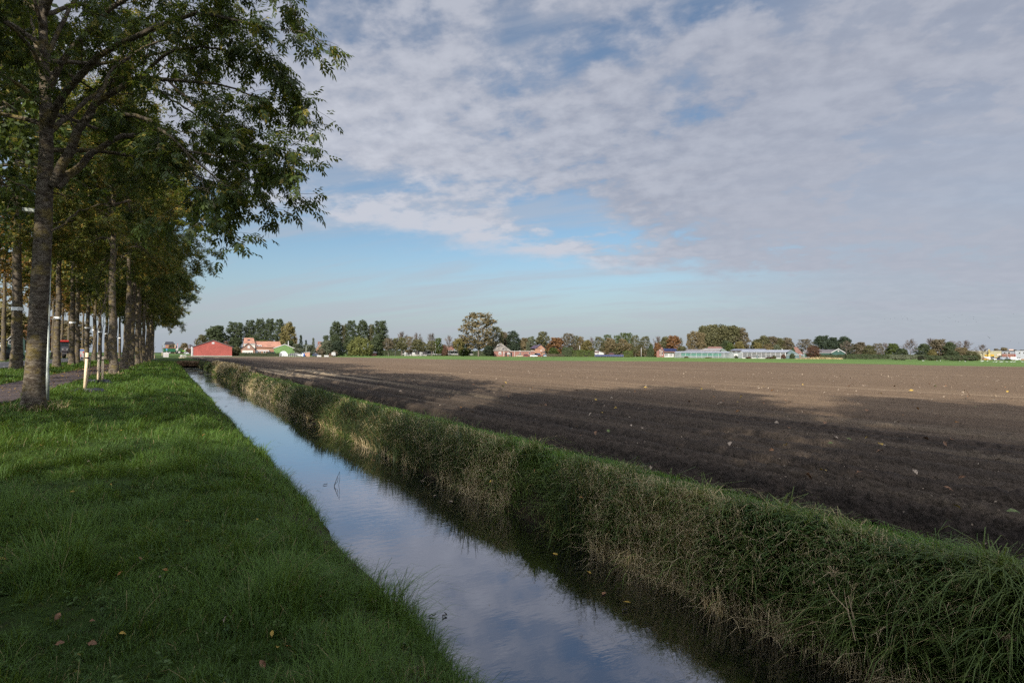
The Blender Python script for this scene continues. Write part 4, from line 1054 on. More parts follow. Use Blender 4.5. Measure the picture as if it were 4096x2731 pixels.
TREES = [
 # behind the red barn and the orange roofs
 ("round", "olive", 806, 1338, 22, 300, "small olive-green tree above the left slope of the red barn"),
 ("dense", "dark", 862, 1303, 42, 318, "broad dark green tree standing straight behind the red barn"),
 ("poplar", "dark", 942, 1288, 36, 330, "wide dark poplar between the red barn and the orange-roofed house"),
 ("poplar", "dark", 1001, 1280, 24, 334, "tall dark poplar over the tall orange roof with the skylight"),
 ("poplar", "dark", 1040, 1275, 22, 334, "dark poplar, second from the tall orange roof in the row"),
 ("poplar", "dark", 1078, 1274, 21, 334, "dark poplar above the middle of the long orange roof"),
 ("poplar", "dark", 1116, 1276, 22, 334, "dark poplar beside the yellowing tree above the long orange roof"),
 ("dense", "yellow", 1152, 1291, 29, 322, "yellowing tree beside the church tower, right of the dark poplars"),
 ("bush", "red", 905, 1365, 17, 296, "small red autumn tree between the red barn and the tall orange roof"),
 ("dense", "dark", 938, 1352, 27, 312, "dark low tree in the gap between the red barn and the brick gable"),
 ("dense", "mid", 1052, 1358, 22, 318, "green bush peeping over the ridge of the long orange roof"),
 ("dense", "dark", 1010, 1345, 26, 324, "dark undergrowth tree under the poplars by the tall orange roof"),
 ("dense", "dark", 1158, 1362, 24, 312, "dark tree behind the right slope of the green shed"),
 ("bush", "olive", 946, 1386, 18, 286, "olive bush between the red barn wall and the clipped hedge"),
 # between the church and the willow
 ("cone", "pine", 1203, 1341, 15, 300, "tall dark conifer just right of the church tower"),
 ("cone", "pine", 1224, 1360, 11, 302, "shorter conifer beside the tall one near the church tower"),
 ("column", "grey", 1186, 1375, 18, 285, "grey-green willow bush in front of the church tower"),
 ("cone", "grey", 1253, 1352, 13, 300, "pointed grey-green conifer left of the dark house roof"),
 ("column", "grey", 1232, 1378, 26, 284, "pale grey-green shrub behind the tall lamp and the small pink shed"),
 ("column", "dark", 1303, 1341, 15, 318, "dark upright tree behind the dark house roof with the white verge"),
 ("dense", "grey", 1306, 1361, 24, 290, "large grey willow left of the dark evergreen"),
 ("dense", "pine", 1346, 1364, 30, 292, "very dark evergreen between the grey willow and the yellow-green willow"),
 ("bush", "brown", 1283, 1393, 18, 275, "brown bush above the white low wall at the yard"),
 ("bush", "brown", 1338, 1402, 14, 275, "brown bush near the stacked crates by the evergreen"),
 # second poplar group
 ("poplar", "dark", 1342, 1286, 23, 345, "leftmost dark poplar of the group behind the yellow-green willow"),
 ("poplar", "olive", 1375, 1300, 15, 348, "olive poplar squeezed between two dark poplars of the willow group"),
 ("poplar", "dark", 1404, 1282, 24, 345, "tall dark poplar straight above the left side of the willow"),
 ("poplar", "dark", 1449, 1281, 23, 345, "tallest dark poplar above the middle of the willow"),
 ("poplar", "olive", 1484, 1297, 15, 348, "olive poplar above the right shoulder of the willow"),
 ("poplar", "dark", 1523, 1283, 32, 345, "broad dark poplar at the right end of the willow group"),
 ("dense", "dark", 1340, 1338, 22, 335, "dark understorey tree under the leftmost poplar of the willow group"),
 ("dense", "dark", 1404, 1346, 26, 336, "dark understorey tree directly behind the willow"),
 ("dense", "dark", 1506, 1346, 24, 336, "dark understorey tree right of the willow"),
 ("willow", "willow", 1439, 1347, 49, 322, "large yellow-green willow drooping to the grass"),
 # park row
 ("alder", "brown", 1518, 1352, 20, 345, "brown young tree with pale trunk next to the willow"),
 ("alder", "brown", 1554, 1351, 20, 335, "brown young tree with white trunk, second from the willow"),
 ("alder", "olive", 1580, 1352, 16, 350, "slim olive tree between two park trees"),
 ("alder", "olive", 1609, 1349, 21, 335, "olive park tree in front of the tallest bare crown"),
 ("airy", "tan", 1636, 1346, 20, 350, "orange-topped park tree before the light grey shelters"),
 ("alder", "olive", 1669, 1355, 22, 335, "olive park tree standing before the dark shelter openings"),
 ("alder", "olive", 1691, 1367, 14, 350, "small olive park tree at the right end of the grey shelters"),
 ("alder", "olive", 1725, 1362, 18, 335, "olive park tree left of the two white poles"),
 ("bare", "brown", 1606, 1326, 28, 390, "tallest bare crown rising behind the park trees"),
 ("bare", "brown", 1669, 1331, 26, 390, "bare crown behind the grey shelters"),
 ("bare", "brown", 1726, 1332, 27, 390, "bare grey crown left of the two white poles"),
 ("round", "mid", 1752, 1352, 20, 370, "green round tree behind the two white poles"),
 ("bare", "brown", 1796, 1341, 20, 335, "single bare tree with a pale trunk on the grass"),
 ("alder", "yellow", 1832, 1352, 21, 335, "yellow-brown tree right of the single bare tree"),
 ("dense", "mid", 1856, 1352, 23, 350, "green and yellow tree left of the giant poplar"),
 ("bush", "red", 1778, 1378, 16, 400, "dark red shrub behind the single bare tree"),
 # round the farmhouse
 ("airy", "tan", 1914, 1251, 68, 345, "giant yellow-brown poplar towering over the tree line"),
 ("airy", "olive", 1986, 1306, 26, 362, "sparse brown tree close behind the giant poplar"),
 ("dense", "brown", 2018, 1329, 24, 372, "brown oak behind the hipped farmhouse roof"),
 ("round", "pine", 2052, 1324, 30, 366, "ragged dark pine right of the hipped roof"),
 ("dense", "brown", 1972, 1366, 30, 380, "dark brown thicket behind the left side of the hipped roof"),
 ("dense", "pine", 2060, 1375, 26, 362, "dark evergreen above the flat-roofed brick wing"),
 ("round", "pine", 1953, 1382, 21, 338, "small dark round tree at the left wall of the farmhouse"),
 ("dense", "tan", 2096, 1352, 24, 400, "golden brown tree left of the two-storey brick house"),
 ("dense", "grey", 2122, 1347, 22, 402, "silvery grey-green tree behind the brick house"),
 ("column", "grey", 2112, 1368, 10, 385, "small silvery conifer left of the brick house roof"),
 ("round", "olive", 2172, 1326, 30, 410, "tall olive tree rising behind the brick house"),
 ("dense", "rust", 2225, 1351, 33, 385, "wide rust-red tree right of the brick house"),
 ("dense", "mid", 2212, 1390, 18, 362, "green bush under the rust-red tree"),
 # long row behind the solar panels
 ("airy", "brown", 2271, 1333, 27, 400, "rounded brown tree left of the long roadside row"),
 ("airy", "olive", 2300, 1342, 18, 402, "half-bare olive tree right of the rounded brown one"),
 ("round", "tan", 2322, 1346, 18, 402, "tan tree in the middle of the row left of the chalet"),
 ("dense", "yellow", 2348, 1361, 23, 385, "yellow-green chestnut above the dark shrubs by the chalet"),
 ("bare", "brown", 2367, 1347, 15, 405, "small bare tree sticking up above the chestnut"),
 ("airy", "olive", 2396, 1347, 20, 372, "olive tree with pale trunk right behind the chalet roof"),
 ("airy", "mid", 2430, 1338, 20, 410, "green-topped tree above the left end of the solar panels"),
 ("alder", "tan", 2442, 1352, 22, 372, "tan tree with pale trunk over the small shed"),
 ("airy", "mid", 2467, 1341, 16, 410, "slim green tree above the middle of the solar panels"),
 ("airy", "mid", 2491, 1331, 19, 412, "tall green tree above the right end of the solar panels"),
 ("airy", "mid", 2516, 1331, 17, 412, "twin of the tall green tree, standing to its right over the panels"),
 ("alder", "tan", 2492, 1356, 20, 372, "tan tree with pale trunk at the right end of the panels"),
 ("airy", "olive", 2541, 1340, 18, 372, "olive tree with a long pale trunk right of the panels"),
 ("airy", "olive", 2580, 1345, 22, 372, "loose olive tree beside the white pole near the brick bungalow"),
 ("dense", "tan", 2418, 1372, 20, 398, "low tan tree behind the chalet"),
 ("dense", "olive", 2465, 1374, 22, 398, "low olive tree behind the solar panels"),
 ("dense", "tan", 2520, 1374, 22, 398, "low tan tree between two pale trunks right of the panels"),
 ("dense", "brown", 2290, 1380, 26, 398, "low brown thicket above the dark shrubs"),
 ("dense", "tan", 2560, 1378, 22, 398, "low golden tree behind the white pole"),
 ("bush", "dark", 2603, 1376, 13, 370, "dark green bush left of the brick bungalow"),
 # round the bungalow and the big poplars
 ("bare", "brown", 2632, 1344, 24, 405, "bare grey tree behind the brick bungalow"),
 ("dense", "olive", 2662, 1347, 24, 395, "yellow-green tree above the bungalow chimney"),
 ("dense", "rust", 2694, 1343, 27, 385, "tall rust-orange tree above the solar roof of the bungalow"),
 ("dense", "rust", 2630, 1371, 15, 382, "low orange tree left of the bungalow chimney"),
 ("thin", "grey", 2722, 1350, 14, 395, "sparse nearly bare tree right of the rust-orange tree"),
 ("dense", "olive", 2728, 1385, 20, 360, "olive bush above the left end of the long greenhouse"),
 ("column", "tan", 2757, 1334, 13, 385, "slender birch at the left edge of the big poplar stand"),
 ("column", "tan", 2782, 1325, 20, 372, "tan poplar with pale stems left in the big stand"),
 ("column", "tan", 2806, 1331, 17, 366, "pale-stemmed tan poplar just before the big stand"),
 ("dense", "olive", 2818, 1303, 30, 395, "leftmost tall crown of the big olive-brown poplar stand"),
 ("dense", "olive", 2853, 1299, 31, 400, "second tall crown of the big olive-brown poplar stand"),
 ("dense", "olive", 2893, 1301, 33, 398, "third tall crown in the middle of the big poplar stand"),
 ("dense", "olive", 2935, 1303, 34, 395, "fourth tall crown of the big poplar stand, above the barn gable"),
 ("round", "brown", 2968, 1311, 29, 392, "thin brown crown at the right end of the big poplar stand"),
 ("dense", "dark", 2905, 1362, 24, 372, "dark green tree right of the grey barn gable"),
 ("dense", "mid", 2920, 1372, 16, 350, "light green bush touching the grey barn gable"),
 ("dense", "yellow", 2958, 1366, 20, 360, "yellow tree above the start of the white greenhouse"),
 # behind the white greenhouse
 ("dense", "olive", 3024, 1357, 20, 400, "left crown of the low olive stand behind the white greenhouse"),
 ("dense", "olive", 3056, 1343, 26, 402, "tallest olive crown behind the white greenhouse"),
 ("dense", "brown", 3092, 1346, 27, 404, "brown olive crown right of the tallest behind the greenhouse"),
 ("dense", "olive", 3124, 1353, 22, 400, "low olive crown behind the greenhouse's right half"),
 ("dense", "brown", 3152, 1351, 22, 398, "brownish crown at the right end of the greenhouse stand"),
 ("dense", "yellow", 3030, 1371, 18, 360, "yellow tree over the left half of the white greenhouse roof"),
 ("dense", "tan", 3072, 1376, 20, 360, "orange-yellow tree over the middle of the white greenhouse roof"),
 ("dense", "grey", 3106, 1379, 17, 360, "pale green tree right of the orange-yellow one"),
 ("bush", "dark", 3171, 1391, 12, 300, "dark bush at the right gable of the white greenhouse"),
 ("airy", "brown", 3222, 1356, 30, 370, "grey-brown tree left of the dark oaks"),
 ("dense", "pine", 3290, 1343, 33, 350, "left of the three big dark oaks behind the green barn"),
 ("dense", "pine", 3330, 1350, 28, 352, "middle of the three big dark oaks behind the green barn"),
 ("dense", "pine", 3378, 1346, 31, 350, "right of the three big dark oaks behind the green barn"),
 ("thin", "brown", 3386, 1362, 32, 335, "brown bare tree with pale limbs behind the green barn gable"),
 ("dense", "red", 3254, 1384, 23, 270, "red-brown tree standing in front of the green barn"),
 # right-hand belt
 ("dense", "brown", 3442, 1367, 26, 310, "first brown tree right of the green barn"),
 ("dense", "olive", 3478, 1378, 20, 300, "olive tree in the belt beside the first brown one"),
 ("airy", "brown", 3512, 1369, 20, 315, "ragged brown tree left of the two bare crowns in the belt"),
 ("bare", "brown", 3541, 1366, 24, 330, "small bare crown above the left part of the belt"),
 ("dense", "mid", 3572, 1369, 23, 300, "green tree below the small bare crown in the belt"),
 ("dense", "dark", 3606, 1388, 20, 295, "low dark tree left of the big bare crown"),
 ("bare", "brown", 3641, 1349, 29, 320, "big bare crown standing free above the belt"),
 ("dense", "dark", 3696, 1369, 26, 295, "dark green tree right of the big bare crown"),
 ("bare", "brown", 3722, 1346, 28, 325, "bare crown behind the dark green tree of the belt"),
 ("dense", "brown", 3756, 1351, 33, 300, "largest rounded olive-brown tree of the right belt"),
 ("dense", "yellow", 3730, 1392, 15, 285, "yellow-leaved bush at the foot of the largest belt tree"),
 ("dense", "dark", 3800, 1362, 22, 295, "dark tree right of the largest belt tree"),
 ("bare", "brown", 3810, 1356, 22, 330, "bare twigs above the dark tree of the belt"),
 ("bare", "brown", 3857, 1354, 36, 300, "wide bare tree left of the pale yellow building"),
 ("dense", "tan", 3846, 1384, 24, 275, "orange-brown bush under the wide bare tree"),
 ("dense", "dark", 3815, 1398, 20, 268, "dark evergreen bush low in the belt near the yellow building"),
 ("dense", "olive", 3886, 1398, 22, 262, "olive shrub against the left end of the yellow building"),
 ("dense", "dark", 3906, 1408, 14, 360, "low dark shrub before the yellow building's wall"),
 ("bare", "brown", 3930, 1371, 22, 380, "bare tree standing in front of the yellow building"),
 ("dense", "brown", 3986, 1389, 13, 470, "small brown treetop above the yellow building roof"),
 ("dense", "tan", 4017, 1385, 17, 470, "golden treetop above the roof between yellow and grey buildings"),
 ("dense", "brown", 4056, 1393, 14, 470, "brown treetop above the grey building roof"),
 ("dense", "brown", 4090, 1394, 14, 470, "brown treetop at the far right above the grey building"),
 ("dense", "mid", 4031, 1428, 10, 372, "round bush before the white vans at the grey building"),
 # shrubs before the greenhouses
 ("bush", "red", 2994, 1426, 11, 258, "red-brown shrub at the left foot of the white greenhouse"),
 ("bush", "red", 3080, 1427, 17, 258, "wide red-brown shrub before the middle of the white greenhouse"),
 ("bush", "olive", 3096, 1421, 9, 260, "olive shrub next to the wide red-brown one"),
 ("bush", "red", 3134, 1417, 10, 258, "dark red shrub near the right corner of the white greenhouse"),
 ("bush", "dark", 3169, 1413, 11, 262, "dark shrub before the glass gable"),
 ("bush", "dark", 2945, 1422, 8, 285, "dark shrub by the white glazed door between the greenhouses"),
 ("bush", "tan", 2832, 1428, 13, 290, "tan dry shrub before the green-netted greenhouse"),
 ("bush", "brown", 2745, 1425, 9, 296, "brown shrub before the left half of the netted greenhouse"),
 ("bush", "olive", 3382, 1425, 10, 275, "yellow-brown bush at the left end of the conifer rows"),
 ("bush", "brown", 3262, 1431, 7, 262, "small dark brown shrub below the red-brown tree"),
 # behind the level crossing
 ("dense", "tan", 737, 1372, 16, 380, "brown-orange tree above the green tractor"),
 ("dense", "brown", 690, 1375, 14, 390, "brown tree behind the raised crossing barrier"),
 ("dense", "red", 757, 1396, 10, 360, "dull red bush left of the red barn"),
 ("bare", "brown", 783, 1353, 10, 330, "thin bare tree beside the white mast at the red barn"),
]
for k, c, x, yt, hw, D, lab in TREES:
    far_tree(k, c, x, yt, hw, D, lab)
# autumn trees beyond the road at the far left
for i, (x, y, h, w, col) in enumerate([(-33, 120, 12, 5, "tan"), (-38, 142, 13, 6, "rust"), (-31, 163, 12, 5, "yellow"), (-46, 180, 14, 6, "tan"), (-30, 200, 11, 5, "rust"), (-40, 222, 13, 6, "olive"), (-27, 245, 12, 5, "tan"), (-34, 270, 13, 6, "brown")]):
    tm, cm = KIND["round"][i % 3]
    t = thing("broadleaf_tree", ["tan autumn tree beyond the road, nearest the dark green house", "rust-coloured autumn tree behind the red tractor", "yellow autumn tree glowing between the banded trunks", "tall tan tree deep behind the avenue", "low rusty tree between far trunks of the avenue", "olive tree behind the far trunks of the avenue", "tan tree near the far end of the road", "brown tree at the far end of the road"][i], "tree", (x, y, .45), i*1.3, "autumn trees beyond the road")
    t.scale = (w, w, h); link("trunk", tm, t); with_mat(link("crown", cm, t), FL[col])
# hedges
HEDGE_L = leaf_mat("hedge_leaf", (.014, .030, .008), (.035, .060, .012), None, trans=.1, rough=.6)
def hedge(x0, x1, ytop, D, depth, label, mat, name="hedge", n=2600, seed=1, lump=.25, ls=.12):
    r = np.random.default_rng(seed)
    a, b = spot(x0, D), spot(x1, D); L = (b-a).length; h = 1.65+(HY((x0+x1)/2)-ytop)*D/FPX
    ex = (b-a).normalized(); t = thing(name, label, "hedge", a, math.atan2(ex.y, ex.x))
    f = r.integers(0, 3, n); px = r.uniform(0, L, n); pz = r.uniform(.02, 1, n); py = r.uniform(0, depth, n)
    hh = h*(1-lump*.5+lump*(fbm(px*.9, px*0, seed, 3)))
    Pn = np.stack([px, np.where(f == 0, 0, np.where(f == 1, depth, py)), np.where(f == 2, 1, pz)*hh], 1)+r.normal(0, .05, (n, 3))*[1, 1, 1]
    Pn[:, 1] += (fbm(px*1.5, Pn[:, 2]*1.5, seed+3, 2)-.5)*lump*2
    nn = np.where(f[:, None] == 0, [[0, -1.0, .2]], np.where(f[:, None] == 1, [[0, 1.0, .2]], [[0, 0, 1.0]]))
    nn = nrm(nn+r.normal(0, .5, (n, 3))); u_ = nrm(np.cross(nn, r.normal(0, 1, (n, 3)))); w_ = np.cross(nn, u_); s = (ls*r.uniform(.7, 1.4, n))[:, None]
    V = np.stack([Pn-u_*s, Pn+w_*s*.6, Pn+u_*s, Pn-w_*s*.6], 1).reshape(-1, 3)
    me = np_mesh("foliage", V, np.arange(n*4).reshape(-1, 4), None, {"tint": np.repeat(r.uniform(0, 1, n), 4)}); me.materials.append(mat)
    link("foliage", me, t)
    MB().box(.1, L-.1, .12, depth-.12, 0, h*.86).build("stems", paint("hedge_twigs", (.03, .028, .015), .9, .3, 3), t)
    return t
hedge(956, 1117, 1411.5, 268, 1.6, "long clipped dark green hedge before the orange-roofed houses", HEDGE_L, lump=.06)
hedge(2249, 2292, 1393, 352, 5, "dark rounded shrub hedge left of the chalet, beside the rust-red tree", FL["dark"], n=3000, seed=2, lump=.5, ls=.3)
hedge(2290, 2378, 1404, 348, 4, "long loose green hedge touching the white chalet", FL["mid"], n=3600, seed=3, lump=.55, ls=.28)
hedge(2496, 2532, 1405, 345, 4, "short bushy hedge at the right end of the solar panels", FL["mid"], n=2000, seed=4, lump=.5, ls=.28)
hedge(2598, 2640, 1397, 385, 4, "tall dark hedge behind the left wall of the brick bungalow", FL["dark"], n=2000, seed=5, lump=.3, ls=.28)
hedge(3262, 3380, 1421, 268, 3, "mixed low hedge of young conifers before the green barn", FL["dark"], n=3000, seed=6, lump=.6, ls=.22)
hedge(3384, 3560, 1418.5, 272, 4, "long nursery row of young conifers right of the green barn", FL["dark"], n=4200, seed=7, lump=.35, ls=.22)
hedge(3555, 3700, 1420, 272, 4, "grey-green nursery row before the dark trees of the belt", FL["grey"], n=3600, seed=8, lump=.4, ls=.22)
hedge(3696, 3912, 1424, 258, 4, "dark mixed hedge at the foot of the belt near the yellow building", FL["dark"], n=4600, seed=9, lump=.7, ls=.24)
hedge(1488, 1960, 1402, 424, 3, "dark hedge closing the view behind the long cycle shelter", FL["dark"], n=7000, seed=11, lump=.4, ls=.45)
hedge(2236, 2640, 1399, 424, 3, "dark shrub belt behind the trees of the long row above the solar panels", FL["dark"], n=6000, seed=12, lump=.5, ls=.45)
hedge(2176, 2260, 1416, 352, 3, "low brown bramble hedge right of the parked cars", FL["brown"], n=1800, seed=10, lump=.5, ls=.2)
# dry grass before the barn
r = np.random.default_rng(77)
n = 9000; xs = r.uniform(3180, 3370, n); ds = r.uniform(250, 268, n)
B = np.stack([(ds/FPX), ds], 1)
base = np.array([list(spot(float(a), float(d))) for a, d in zip(xs, ds)])
hgt = (.3+.9*fbm(xs*.05, ds*.2, 4, 3))*np.clip(1.4-abs(xs-3290)/90, .4, 1)
blade_obj("tall_dry_grass", [blades(r, base[:, 0], base[:, 1], base[:, 2]-.05, hgt, np.full(n, .16), .5+.5*r.uniform(0, 1, n), r.uniform(0, .8, n))], STRAW, "tall pale dry grass on the field edge before the green barn")
# ------------------------------------------------------------------ buildings on the far side
class Front:
    """a building seen from the field: pixel columns/rows give sizes at its distance, depth runs away from the viewer"""
    def __init__(s, name, label, cat, x0, x1, D, turn=0.0, zb=0.0, group=None):
        s.xc = (x0+x1)/2; s.D = D; s.zb = zb
        off = math.atan((s.xc-2048)/FPX); s.k = D/FPX; s.kx = s.k*math.cos(off)
        p = spot(s.xc, D); s.hy = HY(s.xc)
        s.t = thing(name, label, cat, (p.x, p.y, zb), -(HEAD+off)+turn, group)
    def X(s, x): return (x-s.xc)*s.kx
    def Z(s, y): return max(-.6, 1.65+(s.hy-y)*s.k-s.zb)
    def box(s, name, mat, x0, x1, yt, yb, d0, d1, parent=None):
        return MB().box(s.X(x0), s.X(x1), d0, d1, s.Z(yb), s.Z(yt)).build(name, mat, parent or s.t)
    def wall(s, mat, x0, x1, yt, yb=None, d0=0.0, d1=8.0, name="wall"):
        return MB().box(s.X(x0), s.X(x1), d0, d1, -.3, s.Z(yt)).build(name, mat, s.t)
    def gable(s, mat, pts, d0, d1, name="wall"):
        z = [(s.X(x), s.Z(y)) for x, y in pts]
        return MB().prism([(z[0][0], -.3)]+z+[(z[-1][0], -.3)], d0, d1).build(name, mat, s.t)
    def gable_roof(s, mat, pts, d0, d1, th=.22, over=.3, name="roof"):
        z = [(s.X(x), s.Z(y)+.03) for x, y in pts]
        sl = (z[1][1]-z[0][1])/(z[1][0]-z[0][0]); sr = (z[1][1]-z[2][1])/(z[2][0]-z[1][0])
        a = (z[0][0]-over, z[0][1]-over*sl); c = (z[2][0]+over, z[2][1]-over*sr)
        return MB().prism([a, z[1], c, (c[0], c[1]+th), (z[1][0], z[1][1]+th), (a[0], a[1]+th)][::-1] if False else [a, z[1], c, (c[0], c[1]+th), (z[1][0], z[1][1]+th), (a[0], a[1]+th)], d0-over, d1+over).build(name, mat, s.t)
    def long_roof(s, mat, x0, x1, yr, ye, depth, xr0=None, xr1=None, over=.3, name="roof"):
        """ridge along the front: slope faces the viewer; xr0..xr1 the ridge's ends (hips)"""
        xr0 = x0 if xr0 is None else xr0; xr1 = x1 if xr1 is None else xr1
        ze, zr = s.Z(ye)+.02, s.Z(yr); A, B = s.X(x0)-over, s.X(x1)+over; a, b = s.X(xr0)-(over if xr0 == x0 else 0), s.X(xr1)+(over if xr1 == x1 else 0)
        v = [(A, -over, ze), (B, -over, ze), (B, depth+over, ze), (A, depth+over, ze), (a, depth/2, zr), (b, depth/2, zr)]
        return MB().add(v, [(0, 1, 5, 4), (2, 3, 4, 5), (1, 2, 5), (3, 0, 4), (3, 2, 1, 0)]).build(name, mat, s.t)
    def window(s, x0, x1, yt, yb, d=0.0, frame=None, glass=None, mull=1, name="window"):
        f = s.box(name, frame or WHITE, x0, x1, yt, yb, d-.06, d+.04)
        w = (x1-x0); mx = w*.14; my = (yb-yt)*.14; m = MB(); n = mull
        for i in range(n):
            a = x0+mx+(w-mx)*i/n; b = x0+(w-mx)*(i+1)/n+0
            m.box(s.X(a), s.X(b), d-.075, d-.05, s.Z(yb-my), s.Z(yt+my))
        m.build("pane", glass or GLASS, f); return f
    def door(s, x0, x1, yt, mat, d=0.0):
        return MB().box(s.X(x0), s.X(x1), d-.07, d+.03, 0, s.Z(yt)).build("door", mat, s.t)
def tiles(name, rgb, var=.15, cells=(3.0, 3.0, 9.0)):
    if name in _pc: return _pc[name]
    m, nt, out = new_mat(name); o = objco(nt)
    n = noise(nt, o, .55, 6, .65); w = nt.nodes.new('ShaderNodeTexWave'); w.wave_type = 'BANDS'; w.bands_direction = 'X'; w.inputs['Scale'].default_value = 1.6; w.inputs['Distortion'].default_value = .4
    nt.links.new(o, w.inputs['Vector'])
    st = noise(nt, vscale(nt, o, (1.2, .25, .25)), 1.0, 4, .6)
    c = mixc(nt, ramp(nt, n, .3, .7), tuple(v*(1-var*1.5) for v in rgb), tuple(min(1, v*(1+var)) for v in rgb))
    c = mixc(nt, ramp(nt, st, .5, .8, 0, .35), c, tuple(v*.6 for v in rgb))
    bsdf(nt, out, c, .8, .2, w.outputs['Fac'], .5, .05); _pc[name] = m; return m
def brick(name, rgb):
    if name in _pc: return _pc[name]
    m, nt, out = new_mat(name); o = objco(nt)
    mp = nt.nodes.new('ShaderNodeMapping'); mp.inputs['Rotation'].default_value = (pi/2, 0, 0); nt.links.new(o, mp.inputs['Vector'])
    b = nt.nodes.new('ShaderNodeTexBrick'); b.inputs['Scale'].default_value = 4.0
    b.inputs['Color1'].default_value = (*rgb, 1); b.inputs['Color2'].default_value = (*[v*.72 for v in rgb], 1); b.inputs['Mortar'].default_value = (.25, .22, .2, 1); b.inputs['Mortar Size'].default_value = .012
    nt.links.new(mp.outputs[0], b.inputs['Vector'])
    n = noise(nt, o, .7, 6, .65)
    c = mixc(nt, ramp(nt, n, .35, .7, 0, .45), b.outputs['Color'], tuple(v*.62 for v in rgb))
    bsdf(nt, out, c, .9, .15); _pc[name] = m; return m
def cladding(name, rgb, scale=2.2, var=.12):
    if name in _pc: return _pc[name]
    m, nt, out = new_mat(name); o = objco(nt)
    w = nt.nodes.new('ShaderNodeTexWave'); w.bands_direction = 'X'; w.inputs['Scale'].default_value = scale; nt.links.new(o, w.inputs['Vector'])
    n = noise(nt, o, .4, 5, .6); s = noise(nt, vscale(nt, o, (2, 2, .12)), 1.0, 4, .6)
    c = mixc(nt, ramp(nt, n, .3, .7), tuple(v*(1-var) for v in rgb), tuple(v*(1+var) for v in rgb))
    c = mixc(nt, ramp(nt, s, .5, .75, 0, .3), c, tuple(v*.7 for v in rgb))
    bsdf(nt, out, c, .7, .25, w.outputs['Fac'], .6, .05); _pc[name] = m; return m
WHITE = paint("white_paint", (.42, .41, .395), .6, .08, 1); GLASS = paint("dark_glass", (.02, .025, .03), .12, .3, .5, .6)
CREAM = paint("cream_render", (.52, .48, .41), .8, .1, .6); CONC = paint("concrete", (.34, .32, .30), .9, .15, 1.2)
ROOF_OR = tiles("orange_roof_tiles", (.30, .15, .10)); ROOF_DK = tiles("dark_roof_tiles", (.075, .068, .068)); ROOF_GR = tiles("grey_sheet_roof", (.20, .185, .175))
ROOF_BR = tiles("brown_roof_tiles", (.16, .085, .065)); ROOF_OLD = tiles("weathered_roof", (.185, .165, .14), .35)
BRICK = brick("brown_brick", (.26, .145, .10)); BRICKR = brick("red_brick", (.24, .105, .08)); BRICKO = brick("orange_brick", (.33, .17, .105))
PV = paint("solar_glass", (.014, .018, .055), .2, .25, .8, .6)

# red barn
b = Front("red_barn", "big red barn with a low gable end at the far end of the ditch", "barn", 772, 929, 270)
b.gable(cladding("red_cladding", (.29, .072, .056), 3.0), [(772, 1387.5), (853, 1361), (929, 1387.5)], 0, 26)
b.gable_roof(paint("barn_roof_edge", (.11, .10, .10), .8, .2), [(772, 1387.5), (853, 1361), (929, 1387.5)], 0, 26, .25, .35)
b.box("plinth", CONC, 771.4, 929.6, 1422, 1426, -.06, .5)
b.window(847, 857, 1368, 1375.5, 0, None, paint("pale_shutter", (.45, .42, .40)), name="hatch")
b.box("side_pier", WHITE, 765.5, 770.5, 1386, 1426, -.2, 2); b.box("downpipe", WHITE, 771.6, 773, 1390, 1425, -.18, -.04)
# tall orange-roofed house with the long wing
b = Front("orange_roofed_house", "brick farmhouse with a tall orange roof, a skylight and a long lower orange-roofed wing", "house", 970, 1124, 290)
b.wall(BRICK, 972, 1016, 1376, d0=0, d1=9)
b.long_roof(ROOF_OR, 977, 1017, 1351, 1374, 9, 975, 1013)
b.wall(CREAM, 976, 1020, 1375.5, d0=-.6, d1=0, name="front_wall"); b.box("gutter", WHITE, 977, 1021, 1375, 1377, -.95, -.6)
b.window(990, 999, 1358, 1363.5, 2.2, GLASS, PV, name="skylight")
b.wall(BRICKO, 1025, 1122, 1389, d0=.3, d1=9.3, name="wing_wall")
b.long_roof(ROOF_OR, 1019, 1125, 1364, 1388.5, 9.6, 1017, 1121, name="wing_roof")
b.box("dormer", WHITE, 1025, 1046, 1379.5, 1387, .4, 3); b.window(1028, 1034, 1381, 1386, .4, None, None); b.window(1037, 1043, 1381, 1386, .4)
b.window(1075, 1085, 1381, 1385.5, 1.1, GLASS, PV, name="skylight")
b.wall(WHITE, 1021, 1076, 1399.5, d0=-2.4, d1=.2, name="flat_annex"); b.box("annex_wall", BRICKO, 1033, 1074, 1404, 1426, -2.5, -2.38)
b.window(1038, 1044, 1404.5, 1411, -2.5); b.window(1053, 1063, 1404.5, 1411, -2.5)
# small brick gable house
b = Front("brick_gable_house", "small brown brick house with a steep dark roof and white shutter in its gable", "house", 962, 1021, 280)
b.gable(BRICK, [(964, 1396), (994.5, 1373), (1020, 1398)], 0, 8); b.gable_roof(ROOF_DK, [(963, 1396), (994.5, 1372.5), (1021, 1398)], 0, 8, .2, .3)
b.window(990, 999.5, 1382, 1393, 0, WHITE, WHITE, name="shutter")
b.box("bay_front", CREAM, 969, 1012, 1401, 1426, -.25, 0)
for x in (973, 982, 994, 1003): b.window(x, x+6, 1407, 1424, -.25)
